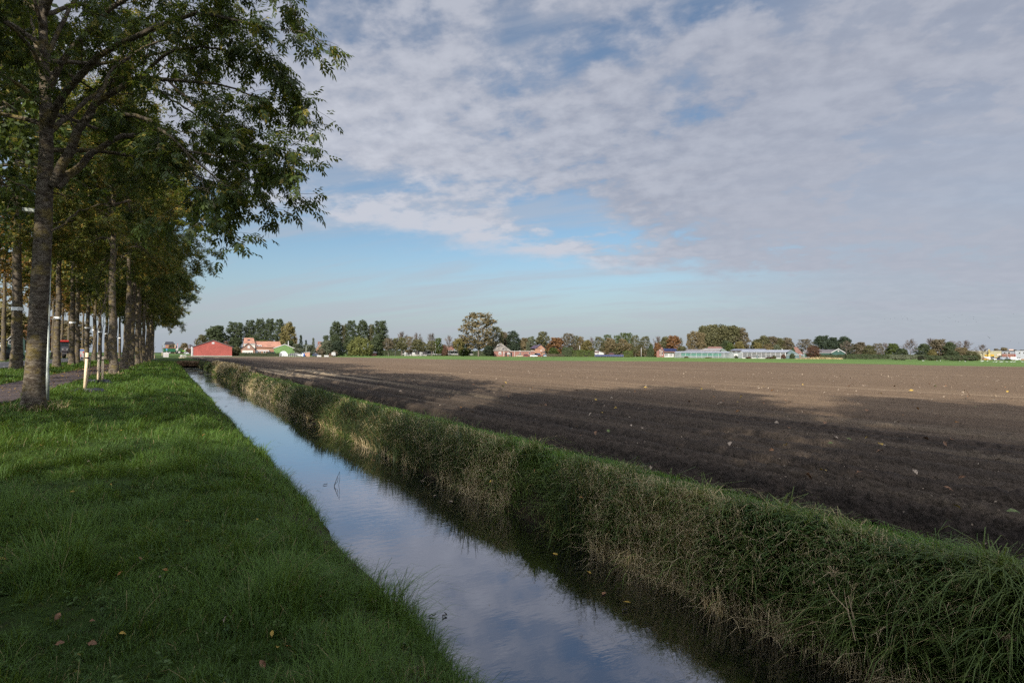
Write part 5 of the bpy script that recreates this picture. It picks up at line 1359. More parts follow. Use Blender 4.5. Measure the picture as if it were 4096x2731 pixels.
# green shed
b = Front("green_shed", "bright green corrugated shed with white gable edges right of the orange-roofed house", "shed", 1094, 1180, 282)
b.gable(cladding("green_cladding", (.115, .19, .065), 2.4), [(1096, 1394), (1138.5, 1378.5), (1179, 1394.5)], 0, 14)
b.gable_roof(ROOF_GR, [(1095, 1394), (1138.5, 1378), (1180, 1394.5)], .3, 14, .2, .3)
e = MB(); 
for (xa, ya, xb, yb) in [(1094.5, 1394.3, 1138.5, 1378.2), (1138.5, 1378.2, 1180.5, 1394.8)]:
    e.prism([(b.X(xa), b.Z(ya)), (b.X(xb), b.Z(yb)), (b.X(xb), b.Z(yb)+.32), (b.X(xa), b.Z(ya)+.32)], -.16, -.03)
e.build("gable_trim", WHITE, b.t); b.box("corner_trim", WHITE, 1179, 1180, 1395, 1420, -.08, .05)
b.window(1093, 1101, 1391, 1392.5, -.1, WHITE, WHITE, name="gutter_end")
t = thing("flue_pipe", "thin pale flue pipe standing up behind the green shed roof", "pipe", spot(1153, 292)); MB().tube([(0, 0, 0), (0, 0, 1.65+(HY(1153)-1364)*292/FPX)], .22, 8).build("pipe", WHITE, t)
# dome tent
b = Front("polytunnel", "small white plastic polytunnel in front of the green shed", "greenhouse", 1117, 1151, 272)
arc = [(1134+17*math.cos(a), 1425-21.5*abs(math.sin(a))**.75) for a in np.linspace(pi, 0, 11)]
MB().prism([(b.X(x), b.Z(y)) for x, y in arc], 0, 8).build("cover", paint("milky_plastic", (.55, .56, .57), .35, .12, .5), b.t)
m = MB()
for x in (1124, 1134, 1144): m.box(b.X(x)-.08, b.X(x)+.08, -.08, 0, 0, b.Z(1425-21.5*math.sin(math.acos((x-1134)/17))**.75)-.1)
m.build("frame", WHITE, b.t); b.box("door", GLASS, 1121.5, 1126, 1412, 1425, -.06, .02)
# small pink shed
b = Front("lean_to_shed", "small pink wooden shed with a sloping roof near the blue barrel", "shed", 1214, 1240, 268)
MB().prism([(b.X(1215), -.2), (b.X(1215), b.Z(1410.5)), (b.X(1239.5), b.Z(1407.5)), (b.X(1239.5), -.2)], 0, 3.5).build("wall", cladding("pink_planks", (.42, .235, .17), 3.0), b.t)
MB().prism([(b.X(1213.5), b.Z(1410.6)), (b.X(1240.5), b.Z(1407.2)), (b.X(1240.5), b.Z(1406)), (b.X(1213.5), b.Z(1409.4))], -.25, 3.7).build("roof", WHITE, b.t)
MB().box(b.X(1217.5), b.X(1219.5), -.06, .04, 0, b.Z(1411)).build("door_post", WHITE, b.t)
# dark-roofed house
b = Front("dark_roofed_house", "house gable with a dark steep roof and white verge behind the grey shrubs", "house", 1262, 1290, 312)
b.gable(BRICKO, [(1262, 1394), (1279, 1373), (1294, 1394)], 0, 9); b.gable_roof(ROOF_DK, [(1260, 1396), (1279, 1373), (1296, 1396)], .3, 9, .3, .4)
m = MB(); m.prism([(b.X(1264), b.Z(1395)), (b.X(1279.5), b.Z(1375.5)), (b.X(1279.5), b.Z(1373.5)), (b.X(1263), b.Z(1394))], -.2, 0); m.build("verge_board", WHITE, b.t)
b.box("chimney_block", BRICKR, 1270, 1287, 1365, 1380, 9.3, 12)
# church tower
b = Front("church_tower", "grey-brown brick church tower with an octagonal lantern behind the yellowing tree", "tower", 1172, 1190, 470)
b.wall(paint("tower_brick", (.24, .19, .16), .9, .2, .3), 1174, 1189, 1352, d0=0, d1=3.2); b.box("cornice", paint("tower_slate", (.17, .16, .17), .8, .2, .5), 1173.3, 1189.7, 1348, 1352, -.2, 3.4)
m = MB(); cx, cyy = b.X(1181.5), 1.6; z0, z1, z2, z3 = b.Z(1348), b.Z(1346), b.Z(1333), b.Z(1327)
m.tube([(cx, cyy, z0), (cx, cyy, z1)], 1.15, 8).tube([(cx, cyy, z1), (cx, cyy, z2), (cx, cyy, (z2+z3)/2), (cx, cyy, z3)], [.66, .62, .42, .05], 8); m.build("lantern", paint("lead_grey", (.22, .22, .23), .7, .15), b.t)
for y in (1356, 1361, 1366, 1371): b.window(1180.5, 1182.5, y, y+2.6, 0, CONC)
# hipped farmhouse
b = Front("hipped_farmhouse", "old farmhouse with a huge grey hipped roof and low red brick walls", "farmhouse", 1974, 2045, 345)
b.wall(BRICKR, 1976, 2036, 1404, d0=0, d1=13)
b.long_roof(ROOF_OLD, 1972, 2045, 1372, 1404, 15, 1993, 2006)
b.box("roof_window", WHITE, 1990, 1995, 1378, 1381.5, 3.6, 5.2); b.box("roof_window", PV, 2010, 2016, 1393.5, 1395.5, 1.4, 2.4)
b.window(1994, 2005, 1407.5, 1418.5, 0, None, None, 2); b.box("sun_blind", WHITE, 1994, 2005, 1407, 1411.5, -.14, -.08)
b.door(2021, 2027, 1410, GLASS); b.box("door_sign", WHITE, 2015, 2018, 1408, 1412, -.1, -.04); b.box("pilaster", WHITE, 2014, 2015.2, 1405, 1425, -.1, 0)
b.window(2029, 2039, 1409, 1417.5, 0, None, None, 4); b.box("pilaster", WHITE, 2039.2, 2040.6, 1404, 1425, -.12, 0)
b = Front("brick_wing", "long flat-roofed red brick wing joined to the hipped farmhouse", "building", 2037, 2139, 342)
b.wall(BRICKR, 2041, 2138, 1405, d0=0, d1=8); b.box("roof_edge", CONC, 2037, 2139.5, 1403.2, 1405, -.25, 8.2)
b.window(2078, 2084, 1409, 1417, 0, CONC); b.window(2115, 2121, 1408.5, 1417, 0, CONC)
b.door(2042, 2048, 1409, GLASS); m = MB(); m.box(b.X(2058), b.X(2059.2), -.18, -.04, 0, b.Z(1405)).box(b.X(2050), b.X(2058.2), -.18, -.04, b.Z(1404.8), b.Z(1403.6)); m.build("downpipe", WHITE, b.t)
m = MB(); m.tube([(b.X(2080), 3, b.Z(1403.3)), (b.X(2080), 3, b.Z(1402)), (b.X(2080), 3, b.Z(1401.4))], [.55, .45, .1], 10); m.build("roof_dome", WHITE, b.t)
# two-storey brick house
b = Front("two_storey_house", "two-storey orange brick house with a dark roof and satellite dish behind the parked cars", "house", 2123, 2182, 375, R_(0))
b.gable(BRICKO, [(2140, 1395), (2164, 1379.5), (2180, 1394)], 0, 8); b.gable_roof(paint("purple_slate", (.055, .040, .06), .6, .2), [(2139, 1396), (2164, 1379), (2181, 1395)], 0, 8, .25, .4)
b.wall(BRICKO, 2123, 2142, 1393.5, d0=1.5, d1=9, name="side_wall"); b.long_roof(paint("purple_slate", (.055, .040, .06), .6, .2), 2121, 2160, 1379.5, 1393.5, 7.5, 2137, 2160, name="side_roof")
b.window(2170, 2174, 1394.5, 1402, 0); b.window(2126, 2131, 1394.5, 1402, 1.5); b.window(2138.5, 2141.5, 1396, 1401, 1.5)
m = MB(); m.tube([(b.X(2164), -.1, b.Z(1402)), (b.X(2164), -.3, b.Z(1402)), (b.X(2164), -.36, b.Z(1402))], [.1, .42, .45], 12); m.build("satellite_dish", WHITE, b.t)
b.box("porch", BRICKO, 2166, 2180, 1410, 1424, -2, 0); MB().prism([(b.X(2163), b.Z(1410.5)), (b.X(2176), b.Z(1404)), (b.X(2181), b.Z(1404)), (b.X(2181), b.Z(1410.5))], -2.2, 0).build("porch_roof", ROOF_DK, b.t)
# solar panel rack
b = Front("solar_panel_rack", "long dark blue solar panel rack standing on the green field edge", "solar panels", 2380, 2494, 340)
n = 15
for i in range(n):
    x0 = b.X(2380)+(b.X(2494)-b.X(2380))*i/n; x1 = b.X(2380)+(b.X(2494)-b.X(2380))*(i+1)/n-.07
    MB().side_prism([(0, .35), (.06, .30), (1.15, 1.42), (1.09, 1.47)], x0, x1).build("panel", PV, b.t)
MB().side_prism([(1.2, .0), (1.2, 1.35), (1.3, 1.35), (1.3, 0)], b.X(2380), b.X(2494)).build("rear_frame", CONC, b.t)
# chalet and little sheds
b = Front("white_chalet", "low white chalet with a dark gable roof behind the solar panels", "chalet", 2373, 2420, 352)
b.gable(WHITE, [(2375, 1412), (2382, 1401.5), (2415, 1412)], 0, 7); b.gable_roof(ROOF_GR, [(2373, 1411), (2381, 1400), (2419, 1412.5)], 0, 7, .25, .3)
b.box("gable_board", paint("dark_red_boards", (.07, .03, .03)), 2376, 2396, 1405.5, 1411, -.08, 0); b.window(2389, 2395, 1412.5, 1417.5, 0, None, None, 2)
for (x0, x1, yr, ye, lab, D) in [(2433, 2460, 1409, 1414, "small garden shed with a grey roof above the middle of the solar panels", 350), (2480, 2506, 1411, 1416.5, "dark little shed at the right end of the solar panels", 352), (2318, 2334, 1397.5, 1405, "dark shed roof peeping over the loose green hedge", 358)]:
    b = Front("garden_shed", lab, "shed", x0, x1, D); xm = (x0+x1)/2
    b.gable(paint("dark_red_boards", (.07, .03, .03)), [(x0+3, ye), (xm, yr+.7), (x1-3, ye)], 0, 4); b.gable_roof(ROOF_DK, [(x0+1.5, ye), (xm, yr), (x1-1.5, ye)], 0, 4, .2, .3)
# red brick bungalow
b = Front("brick_bungalow", "red brick bungalow with a chimney, white garden front and blue solar roof", "house", 2626, 2716, 362)
b.gable(BRICKR, [(2626, 1406), (2641, 1395), (2657, 1409)], 0, 9)
b.gable_roof(ROOF_DK, [(2625, 1406.5), (2641, 1394.5), (2658, 1409.5)], 0, 9, .2, .25)
b.wall(WHITE, 2657.4, 2695, 1409.5, d0=1.0, d1=8, name="garden_wall"); b.long_roof(ROOF_BR, 2650, 2717, 1393.5, 1409, 9, 2645, 2706, name="long_roof")
v = MB(); v.add([(b.X(2658), .55, b.Z(1405)+.12), (b.X(2714), .55, b.Z(1405)+.12), (b.X(2705), 4.1, b.Z(1394)+.12), (b.X(2652), 4.1, b.Z(1394)+.12), (b.X(2658), .55, b.Z(1405)+.04), (b.X(2714), .55, b.Z(1405)+.04), (b.X(2705), 4.1, b.Z(1394)+.04), (b.X(2652), 4.1, b.Z(1394)+.04)], [(0, 1, 2, 3), (7, 6, 5, 4), (0, 4, 5, 1), (1, 5, 6, 2), (2, 6, 7, 3), (3, 7, 4, 0)]); v.build("solar_panels", PV, b.t)
b.box("chimney", BRICKR, 2643, 2650, 1388.5, 1398, 1.5, 3); b.box("chimney_breast", brick("pale_brick", (.28, .2, .16)), 2640, 2646, 1398, 1427, -.35, 0)
b.window(2638, 2640, 1399, 1421, 0); b.window(2647, 2651.5, 1404, 1421, 0)
for x0, x1 in [(2660, 2663), (2664, 2666.5), (2667.5, 2670.5), (2679, 2682.5), (2685, 2689)]: b.window(x0, x1, 1412.5, 1425.5, 1.0)
# greenhouses: glass on white glazing bars, built as panes and frames
GREEN_NET = paint("green_netting", (.022, .12, .085), .8, .2, .8); PALE_GLASS = paint("greenhouse_glass", (.12, .14, .14), .15, .2, .4, .6); ROOFGLASS = paint("greenhouse_roof_glass", (.25, .26, .28), .25, .12, .4, .5); ALU = paint("glazing_bar", (.42, .42, .41), .5, .08)
b = Front("netted_greenhouse", "low glass greenhouse with green netting behind its panes", "greenhouse", 2696, 2966, 296)
b.wall(PALE_GLASS, 2697, 2914, 1411, d0=0, d1=7, name="glass_wall")
b.box("netting", GREEN_NET, 2724, 2885, 1412.5, 1424.5, -.03, .02)
m = MB()
for i in range(60):
    x = 2697+217*i/59; w = .07 if i % 6 == 0 else .025
    m.box(b.X(x)-w, b.X(x)+w, -.09, -.02, 0, b.Z(1411))
m.box(b.X(2697), b.X(2914), -.08, -.03, b.Z(1424.8), b.Z(1424.2)).box(b.X(2697), b.X(2914), -.1, -.03, b.Z(1411.6), b.Z(1410.6)); m.build("glazing_bars", ALU, b.t)
b.long_roof(ROOFGLASS, 2696, 2915, 1405, 1410.8, 7, 2700, 2919)
for i, (x0, x1) in enumerate([(2914, 2934), (2934, 2953), (2953, 2972)]):
    b.gable(PALE_GLASS, [(x0+.2, 1410.8), ((x0+x1)/2, 1405.6), (x1-.2, 1410.8)], .4+.3*i, 7, name="glass_gable")
    m = MB()
    for k in range(6): xx = x0+(x1-x0)*k/5; m.box(b.X(xx)-.06, b.X(xx)+.06, .3+.3*i, .38+.3*i, 0, b.Z(1410.8))
    m.prism([(b.X(x0), b.Z(1410.8)), (b.X((x0+x1)/2), b.Z(1405.3)), (b.X(x1), b.Z(1410.8)), (b.X((x0+x1)/2), b.Z(1404.6))], .3+.3*i, .4+.3*i); m.build("gable_frame", ALU, b.t)
d = b.window(2935, 2950, 1414, 1431, .7, WHITE, GLASS, 5, name="glazed_door")
b = Front("white_greenhouse", "larger greenhouse with rows of white glazing bars and a wide pale glass roof", "greenhouse", 2966, 3196, 266)
b.wall(GLASS, 2968, 3141, 1409, d0=0, d1=13, name="glass_wall")
m = MB()
for i in range(46):
    x = 2968+173*i/45; w = .10 if i % 5 == 0 else .05
    m.box(b.X(x)-w, b.X(x)+w, -.1, -.02, 0, b.Z(1409))
m.box(b.X(2968), b.X(3141), -.12, -.02, b.Z(1409.4), b.Z(1408.2)).box(b.X(3054), b.X(3141), -.09, -.03, b.Z(1417.4), b.Z(1416.6)).box(b.X(2968), b.X(3141), -.08, -.03, .0, .35); m.build("glazing_bars", WHITE, b.t)
b.box("glass_door", PALE_GLASS, 3025, 3032, 1420, 1433, -.16, -.1); b.window(3033, 3037, 1420, 1433, -.1, None, GLASS, name="dark_door")
b.long_roof(ROOFGLASS, 2966, 3143, 1398.5, 1408.6, 13, 2962, 3167)
b.gable(paint("blue_grey_glass", (.10, .14, .145), .2, .2, .5, .5), [(3141.5, 1413), (3167, 1399.3), (3196, 1417)], 3, 12, name="glass_gable")
b.box("gable_beam", WHITE, 3142, 3196, 1417.4, 1418.8, 2.8, 2.95); b.box("corner_post", WHITE, 3141.4, 3142.8, 1409, 1432, -.1, .1)
b.box("open_vent", ALU, 3128, 3130, 1393, 1399.5, 6, 6.4)
# sheds behind the greenhouses
b = Front("grey_barn", "long grey-roofed barn with a weathered gable behind the netted greenhouse", "barn", 2796, 2912, 330)
b.wall(ROOF_GR, 2800, 2872, 1405, d0=0, d1=10); b.long_roof(ROOF_GR, 2796, 2875, 1392.5, 1404.5, 10, 2818, 2890)
b.gable(paint("weathered_green_boards", (.14, .17, .15), .9, .2), [(2872, 1405), (2891, 1392.5), (2911, 1405)], 4.6, 11, name="gable_wall")
b = Front("low_grey_shed", "low dark grey shed roof behind the left half of the netted greenhouse", "shed", 2740, 2800, 335)
b.wall(ROOF_DK, 2742, 2798, 1404.5, d0=0, d1=8); b.long_roof(paint("dull_grey_sheet", (.15, .14, .14), .8, .2), 2740, 2812, 1396.5, 1404.5, 8, 2748, 2810)
b = Front("brown_roofed_farm", "brown tiled farm roof with a bright ridge above the grey barn", "farmhouse", 2828, 2892, 350)
b.wall(BRICK, 2832, 2886, 1396, d0=0, d1=9); b.long_roof(ROOF_BR, 2828, 2892, 1385.5, 1396, 9, 2834, 2884)
b = Front("solar_roofed_barn", "dark flat barn roof with bluish panels behind the white greenhouse", "barn", 2918, 3070, 320)
b.wall(ROOF_DK, 2922, 3066, 1402, d0=0, d1=9); b.long_roof(paint("bluish_panels", (.13, .135, .17), .35, .2, .5, .5), 2918, 3072, 1394.8, 1402, 9, 2936, 3060)
b = Front("tiled_farm_roof", "reddish brown tiled farm roof between the white greenhouse and the green barn", "farmhouse", 3170, 3216, 300)
b.wall(BRICK, 3174, 3204, 1417, d0=0, d1=10); b.long_roof(ROOF_BR, 3160, 3210, 1387, 1416, 10, 3176, 3188); b.box("porch_beam", WHITE, 3196, 3212, 1416.5, 1418.5, -.5, 0)
# green barn
b = Front("dark_green_barn", "long dark green timber barn with a grey roof and white gable edges", "barn", 3212, 3380, 284)
GW = cladding("dark_green_boards", (.035, .075, .062), 2.0)
b.wall(GW, 3214, 3330, 1411, d0=0, d1=10)
b.long_roof(paint("slate_grey_roof", (.095, .085, .088), .8, .2, .5), 3210, 3330, 1397, 1410.5, 10, 3233, 3352)
b.gable(GW, [(3326, 1411), (3353, 1396.5), (3379, 1411.5)], -1.5, 9, name="gable_wall"); b.gable_roof(paint("slate_grey_roof", (.095, .085, .088), .8, .2, .5), [(3325, 1411), (3353, 1396), (3380, 1411.5)], -1.3, 9, .2, .2, name="gable_roof")
m = MB()
for (xa, ya, xb, yb) in [(3324.5, 1411.8, 3353, 1396.2), (3353, 1396.2, 3380.5, 1412.3)]: m.prism([(b.X(xa), b.Z(ya)-.05), (b.X(xb), b.Z(yb)-.05), (b.X(xb), b.Z(yb)+.32), (b.X(xa), b.Z(ya)+.32)], -1.75, -1.55)
m.build("gable_trim", WHITE, b.t); b.box("eaves_board", WHITE, 3212, 3325, 1410.3, 1411.3, -.45, -.32)
m = MB(); m.prism([(b.X(3209.5), b.Z(1410.8)), (b.X(3232), b.Z(1397.6)), (b.X(3232), b.Z(1396.7)), (b.X(3209), b.Z(1409.9))], -.4, -.25); m.build("left_verge", WHITE, b.t)
for x in (3214, 3322): b.box("corner_trim", WHITE, x, x+1.6, 1411.5, 1428, -.08, .03)
b.window(3350, 3356, 1400.5, 1406, -1.5, CONC, CONC, name="vent")
for x, d in ((3296, 0), (3313, 0), (3333, -1.5), (3371, -1.5)): b.window(x, x+8, 1419.5, 1425, d)
b = Front("field_wall", "low dark wall with a pale coping between the white greenhouse and the green barn", "wall", 3146, 3240, 268); b.wall(paint("dark_block", (.07, .065, .065), .9, .25), 3146, 3238, 1428.5, d0=0, d1=.4); b.box("coping", CONC, 3145, 3239, 1427.6, 1428.5, -.05, .45)
m = MB(); m.tube([(b.X(3143), -.6, b.Z(1421)), (b.X(3166), -.6, b.Z(1428))], .12, 6); m.build("handrail", WHITE, b.t)
# yellow hall
b = Front("yellow_hall", "pale yellow industrial hall with two bright yellow roller doors", "building", 3880, 4006, 400, 0, -1.1)
YW = cladding("pale_yellow_cladding", (.31, .28, .18), 1.6, .06)
b.wall(YW, 3882, 4005, 1403.5, d0=0, d1=14); b.box("roof_edge", CONC, 3881, 4006, 1402.5, 1404, -.15, 14.1); b.box("base_band", BRICK, 3928, 4005, 1428.5, 1440, -.08, .02)
YD = paint("yellow_door", (.42, .25, .03), .5, .06)
for x0, x1 in ((3939, 3951), (3963, 3976)):
    d = b.box("roller_door", YD, x0, x1, 1417, 1424.5, -.1, .02); b.box("door_windows", GLASS, x0, x1, 1424.5, 1430, -.1, .02, d); b.box("lower_panel", YD, x0, x1, 1430, 1440, -.1, .02, d)
b.box("yellow_pillar", paint("pillar_yellow", (.42, .33, .11), .6, .1), 3953, 3961, 1398, 1432, -1.0, -.1); b.box("small_yellow_door", YD, 3983, 3986.5, 1429.5, 1438, -.12, 0)
f = b.box("sign_board", paint("sign_pink", (.60, .50, .42), .5, .05), 3988, 4002, 1416, 1421.5, -.12, -.02)
m = MB()
for i in range(6): m.box(b.X(3989.5+i*2), b.X(3990.9+i*2), -.14, -.115, b.Z(1419.8), b.Z(1418))
m.build("lettering", paint("sign_red", (.45, .05, .04), .5, .05), f)
m = MB(); m.box(b.X(3996), b.X(4030), -2.2, -.05, b.Z(1423), b.Z(1422.2)); m.box(b.X(3996), b.X(3996.5), -2.2, -2.1, 0, b.Z(1422.6)); m.build("awning", paint("dark_steel", (.05, .045, .05)), b.t)
b = Front("grey_offices", "two-storey grey and red brick office building at the right edge of the picture", "building", 4006, 4136, 400, 0, -1.1)
GC = cladding("blue_grey_cladding", (.20, .21, .24), 1.4, .05)
b.wall(GC, 4006.5, 4060, 1402, d0=.1, d1=12); b.wall(cladding("light_grey_cladding", (.30, .31, .33), 1.4, .05), 4060.5, 4136, 1402.5, d0=-.3, d1=12, name="right_wall"); b.box("brick_panel", BRICKR, 4007, 4060, 1415.5, 1440, 0, .08); b.box("roof_edge", paint("dark_steel", (.05, .045, .05)), 4006, 4136, 1401.2, 1402.4, -.4, 12.1)
for x0, x1 in ((4014, 4023), (4030, 4042), (4075, 4082), (4093, 4098)): b.window(x0, x1, 1408, 1415, -.3 if x0 > 4060 else .1, CONC)
for x in (4028, 4082.5): b.box("downpipe", ALU, x, x+1.2, 1402.5, 1438, -.45 if x > 4060 else -.1, -.32 if x > 4060 else -.02)
b.box("red_panel", paint("red_panel", (.30, .05, .06)), 4060, 4062.5, 1416, 1438, -.42, -.31); b.door(4075, 4080, 1429.5, GLASS, -.3); b.box("brick_base", BRICKO, 4083, 4136, 1435, 1441, -.38, -.3)
b.box("rooftop_unit", paint("pink_unit", (.55, .38, .30)), 4036, 4054, 1396.5, 1401, 4, 6)
# long low sheds of the station: dark posts, white roof panels
b = Front("cycle_shelter", "long low open shelter with white roof panels on dark posts behind the park trees", "shelter", 1612, 1892, 410, 0, 0.0)
b.box("back_wall", paint("dark_green_screen", (.02, .026, .024), .8, .3, .4), 1612, 1892, 1403.5, 1416.5, 1.6, 1.75)
for i in range(18): 
    x = 1615+15.6*i; b.box("roof_panel", WHITE, x, x+11, 1401.2, 1402.6, -.6, 1.8)
m = MB()
for i in range(36): x = 1615+7.8*i; m.box(b.X(x)-.07, b.X(x)+.07, -.1, .05, 0, b.Z(1402.6))
m.build("posts", paint("dark_steel", (.05, .045, .05)), b.t); b.box("kerb_wall", CONC, 1606, 1894, 1415.5, 1418, -1.2, -1.0)
r9 = random.Random(4)
m = MB()
for i in range(26):
    x = 1775+4.1*i+r9.uniform(-1, 1); m.prism([(b.X(x), b.Z(1415)), (b.X(x+1.6), b.Z(1411+r9.random()*2)), (b.X(x+2.1), b.Z(1415))], .3, .5)
tag(m.build("parked_bicycles", WHITE, b.t))
for x0, lab in ((1617, "pale grey locker shed with a dark rounded door, leftmost of three"), (1648, "pale grey locker shed with a dark rounded door, middle of three"), (1678, "pale grey locker shed with a dark rounded door, rightmost of three")):
    b = Front("locker_shed", lab, "shed", x0, x0+30, 398, group="locker sheds by the shelter"); b.wall(CONC, x0, x0+29, 1408, d0=0, d1=2.5, name="wall"); b.box("wall_panel", WHITE, x0+.5, x0+12, 1408.5, 1416, -.06, .0)
    MB().prism([(b.X(x0+13), b.Z(1416.5)), (b.X(x0+13), b.Z(1409.5)), (b.X(x0+17), b.Z(1408.2)), (b.X(x0+27), b.Z(1408.2)), (b.X(x0+30), b.Z(1410)), (b.X(x0+30), b.Z(1416.5))], -.1, .0).build("rounded_door", paint("dark_steel", (.05, .045, .05)), b.t)
b = Front("dark_red_house", "low dark red brick building far behind the single bare tree", "building", 1768, 1812, 440); b.wall(BRICKR, 1766, 1815, 1384, d0=0, d1=8); b.box("roof_edge", ROOF_DK, 1765, 1816, 1381.5, 1384, -.2, 8.2)
b = Front("brick_hut", "small brick hut with a grey roof at the right foot of the willow", "hut", 1474, 1507, 330); b.wall(BRICKR, 1478, 1506, 1411, d0=0, d1=3); b.long_roof(ROOF_GR, 1472, 1508, 1405, 1411.5, 3, 1474, 1502); b.box("opening", GLASS, 1476, 1484, 1413, 1420, -.08, .02)
# houses behind the level crossing and across the road
b = Front("orange_end_house", "dark-roofed house with orange walls behind the green trailer", "house", 660, 695, 430, 0, .6); b.wall(BRICKO, 661, 694, 1377, d0=0, d1=8); b.long_roof(paint("black_tiles", (.03, .03, .035), .6, .2), 658, 697, 1366, 1378, 8, 662, 692); b.window(686, 692, 1379, 1386, 0)
b = Front("grey_end_house", "grey-roofed brick house between the crossing and the red barn", "house", 740, 772, 430, 0, .6); b.wall(BRICK, 741, 772, 1392, d0=0, d1=8); b.long_roof(paint("slate_mid", (.13, .12, .13), .7, .2), 738, 775, 1378, 1393, 8, 746, 770); b.box("dormer", ROOF_DK, 757, 764, 1377, 1386, .5, 3); b.window(755, 758, 1385, 1390, .4); b.window(744, 748, 1396, 1401, 0)
b = Front("green_gable_house", "dark green boarded house gable with white trim and a white window across the road", "house", 25, 66, 92, 0, .5)
b.gable(cladding("dark_green_gable", (.03, .06, .05), 2.0), [(29, 1360), (64, 1327), (100, 1360)], 0, 8); b.gable_roof(ROOF_DK, [(27, 1361), (64, 1326), (102, 1361)], .15, 8, .15, .3)
m = MB(); m.prism([(b.X(27), b.Z(1361)), (b.X(64), b.Z(1326)), (b.X(64), b.Z(1322)), (b.X(27), b.Z(1357))], -.18, -.02); m.build("verge_board", WHITE, b.t); b.window(33, 52, 1359, 1377, 0); b.window(56, 75, 1359, 1377, 0)
b = Front("cream_building", "cream-walled building at the far left edge behind the roadside trees", "building", -60, 8, 88, 0, .5); b.wall(CREAM, -60, 8, 1373, d0=0, d1=8); b.box("roof_edge", WHITE, -61, 9, 1370, 1373.2, -.15, 8); b.window(-8, 4, 1385, 1402, 0)
# ------------------------------------------------------------------ vehicles
TYRE = paint("tyre_rubber", (.018, .018, .018), .85, .2, 4); RIM = paint("wheel_rim", (.42, .40, .36), .5, .15)
STEEL_D = paint("dark_steel", (.05, .045, .05)); WIN = paint("vehicle_glass", (.03, .038, .045), .08, .2, .5, .6)
def wheel(parent, c, r, w, rim=RIM, lab="wheel"):
    t = MB().wheel((0, 0, 0), r, w, 20).build("wheel", TYRE, parent, True); t.location = c
    MB().disc((0, 0, 0), r*.62, w*.7, 14).build("rim", rim, t); return t
def tractor(name, label, loc, rz, body, cabroof, big=1.0):
    """faces -y locally"""
    t = thing(name, label, "tractor", loc, rz)
    MB().box(-.36, .36, -2.35, -.35, .75, 1.15).build("chassis", STEEL_D, t)
    MB().side_prism([(-2.5, 1.1), (-2.45, 1.62), (-2.2, 1.80), (-.5, 1.98), (-.5, 1.1)], -.46, .46).build("bonnet", body, t)
    g = MB().box(-.36, .36, -2.54, -2.46, 1.12, 1.55).build("grille", STEEL_D, t)
    for s in (-1, 1): MB().box(s*.27-.09, s*.27+.09, -2.56, -2.53, 1.42, 1.52).build("headlight", WHITE, t)
    MB().box(-.3, .3, -2.85, -2.5, .7, 1.0).build("front_weight", STEEL_D, t)
    c = MB(); c.side_prism([(-.45, 1.25), (-.38, 2.75), (1.0, 2.75), (1.05, 1.25)], -.78, .78); c.build("cab_glass", WIN, t)
    m = MB()
    for s in (-1, 1):
        for (y0, y1) in ((-.47, -.38), (1.0, 1.06), (.28, .36)): m.box(s*.79-.03, s*.79+.03, y0, y1, 1.25, 2.76)
    m.box(-.8, .8, -.5, 1.1, 1.0, 1.28); m.build("cab_frame", body, t)
    MB().side_prism([(-.62, 2.76), (-.62, 2.88), (-.45, 3.0), (.95, 3.0), (1.15, 2.76)], -.85, .85).build("cab_roof", cabroof, t)
    MB().tube([(.55, -.7, 1.8), (.55, -.7, 2.75)], .05, 8).build("exhaust", STEEL_D, t)
    for s in (-1, 1):
        wheel(t, (s*.92, .75, .92), .92, .55); wheel(t, (s*.88, -1.75, .66), .66, .42)
        MB().side_prism([(-.15, 1.5), (-.05, 1.85), (.4, 2.02), (1.1, 2.0), (1.55, 1.75), (1.5, 1.68), (1.05, 1.92), (.4, 1.94), (.02, 1.78), (-.08, 1.45)], s*.92-.3, s*.92+.3).build("mudguard", body, t)
    return t
RED = paint("tractor_red", (.36, .03, .025), .35, .1); DKG = paint("tractor_grey", (.05, .05, .055), .5, .2); LIME = paint("tractor_green", (.14, .32, .04), .4, .12); DGRN = paint("trailer_green", (.015, .085, .035), .55, .15)
q = P(262, 1432, 103)
t = tractor("red_tractor", "dark tractor with a red cab roof coming along the road between the trunks", (q.x, q.y, .5), math.atan2(-(0-q.x), (0-q.y))+pi, DKG, RED)
t.rotation_euler.z = 0.08; t.scale = (1.12, 1.12, 1.08)
d = Vector((0, 5.2, 0))
tr = thing("dark_trailer", "dark tanker trailer drawn behind the red-roofed tractor", "trailer", (q.x+.3, q.y+5.6, .5), .08)
MB().side_prism([(-2.4, .9), (-2.4, 2.3), (2.4, 2.3), (2.4, .9)], -1.25, 1.25).build("body", STEEL_D, tr); MB().box(-1.1, 1.1, -2.3, 2.3, 2.3, 2.6).build("load", paint("load_tan", (.25, .15, .07)), tr)
for s in (-1, 1):
    for y in (-.6, .8): wheel(tr, (s*1.2, y, .7), .7, .5)
MB().tube([(0, -2.4, .8), (0, -3.6, .7)], .07, 8).build("drawbar", STEEL_D, tr)
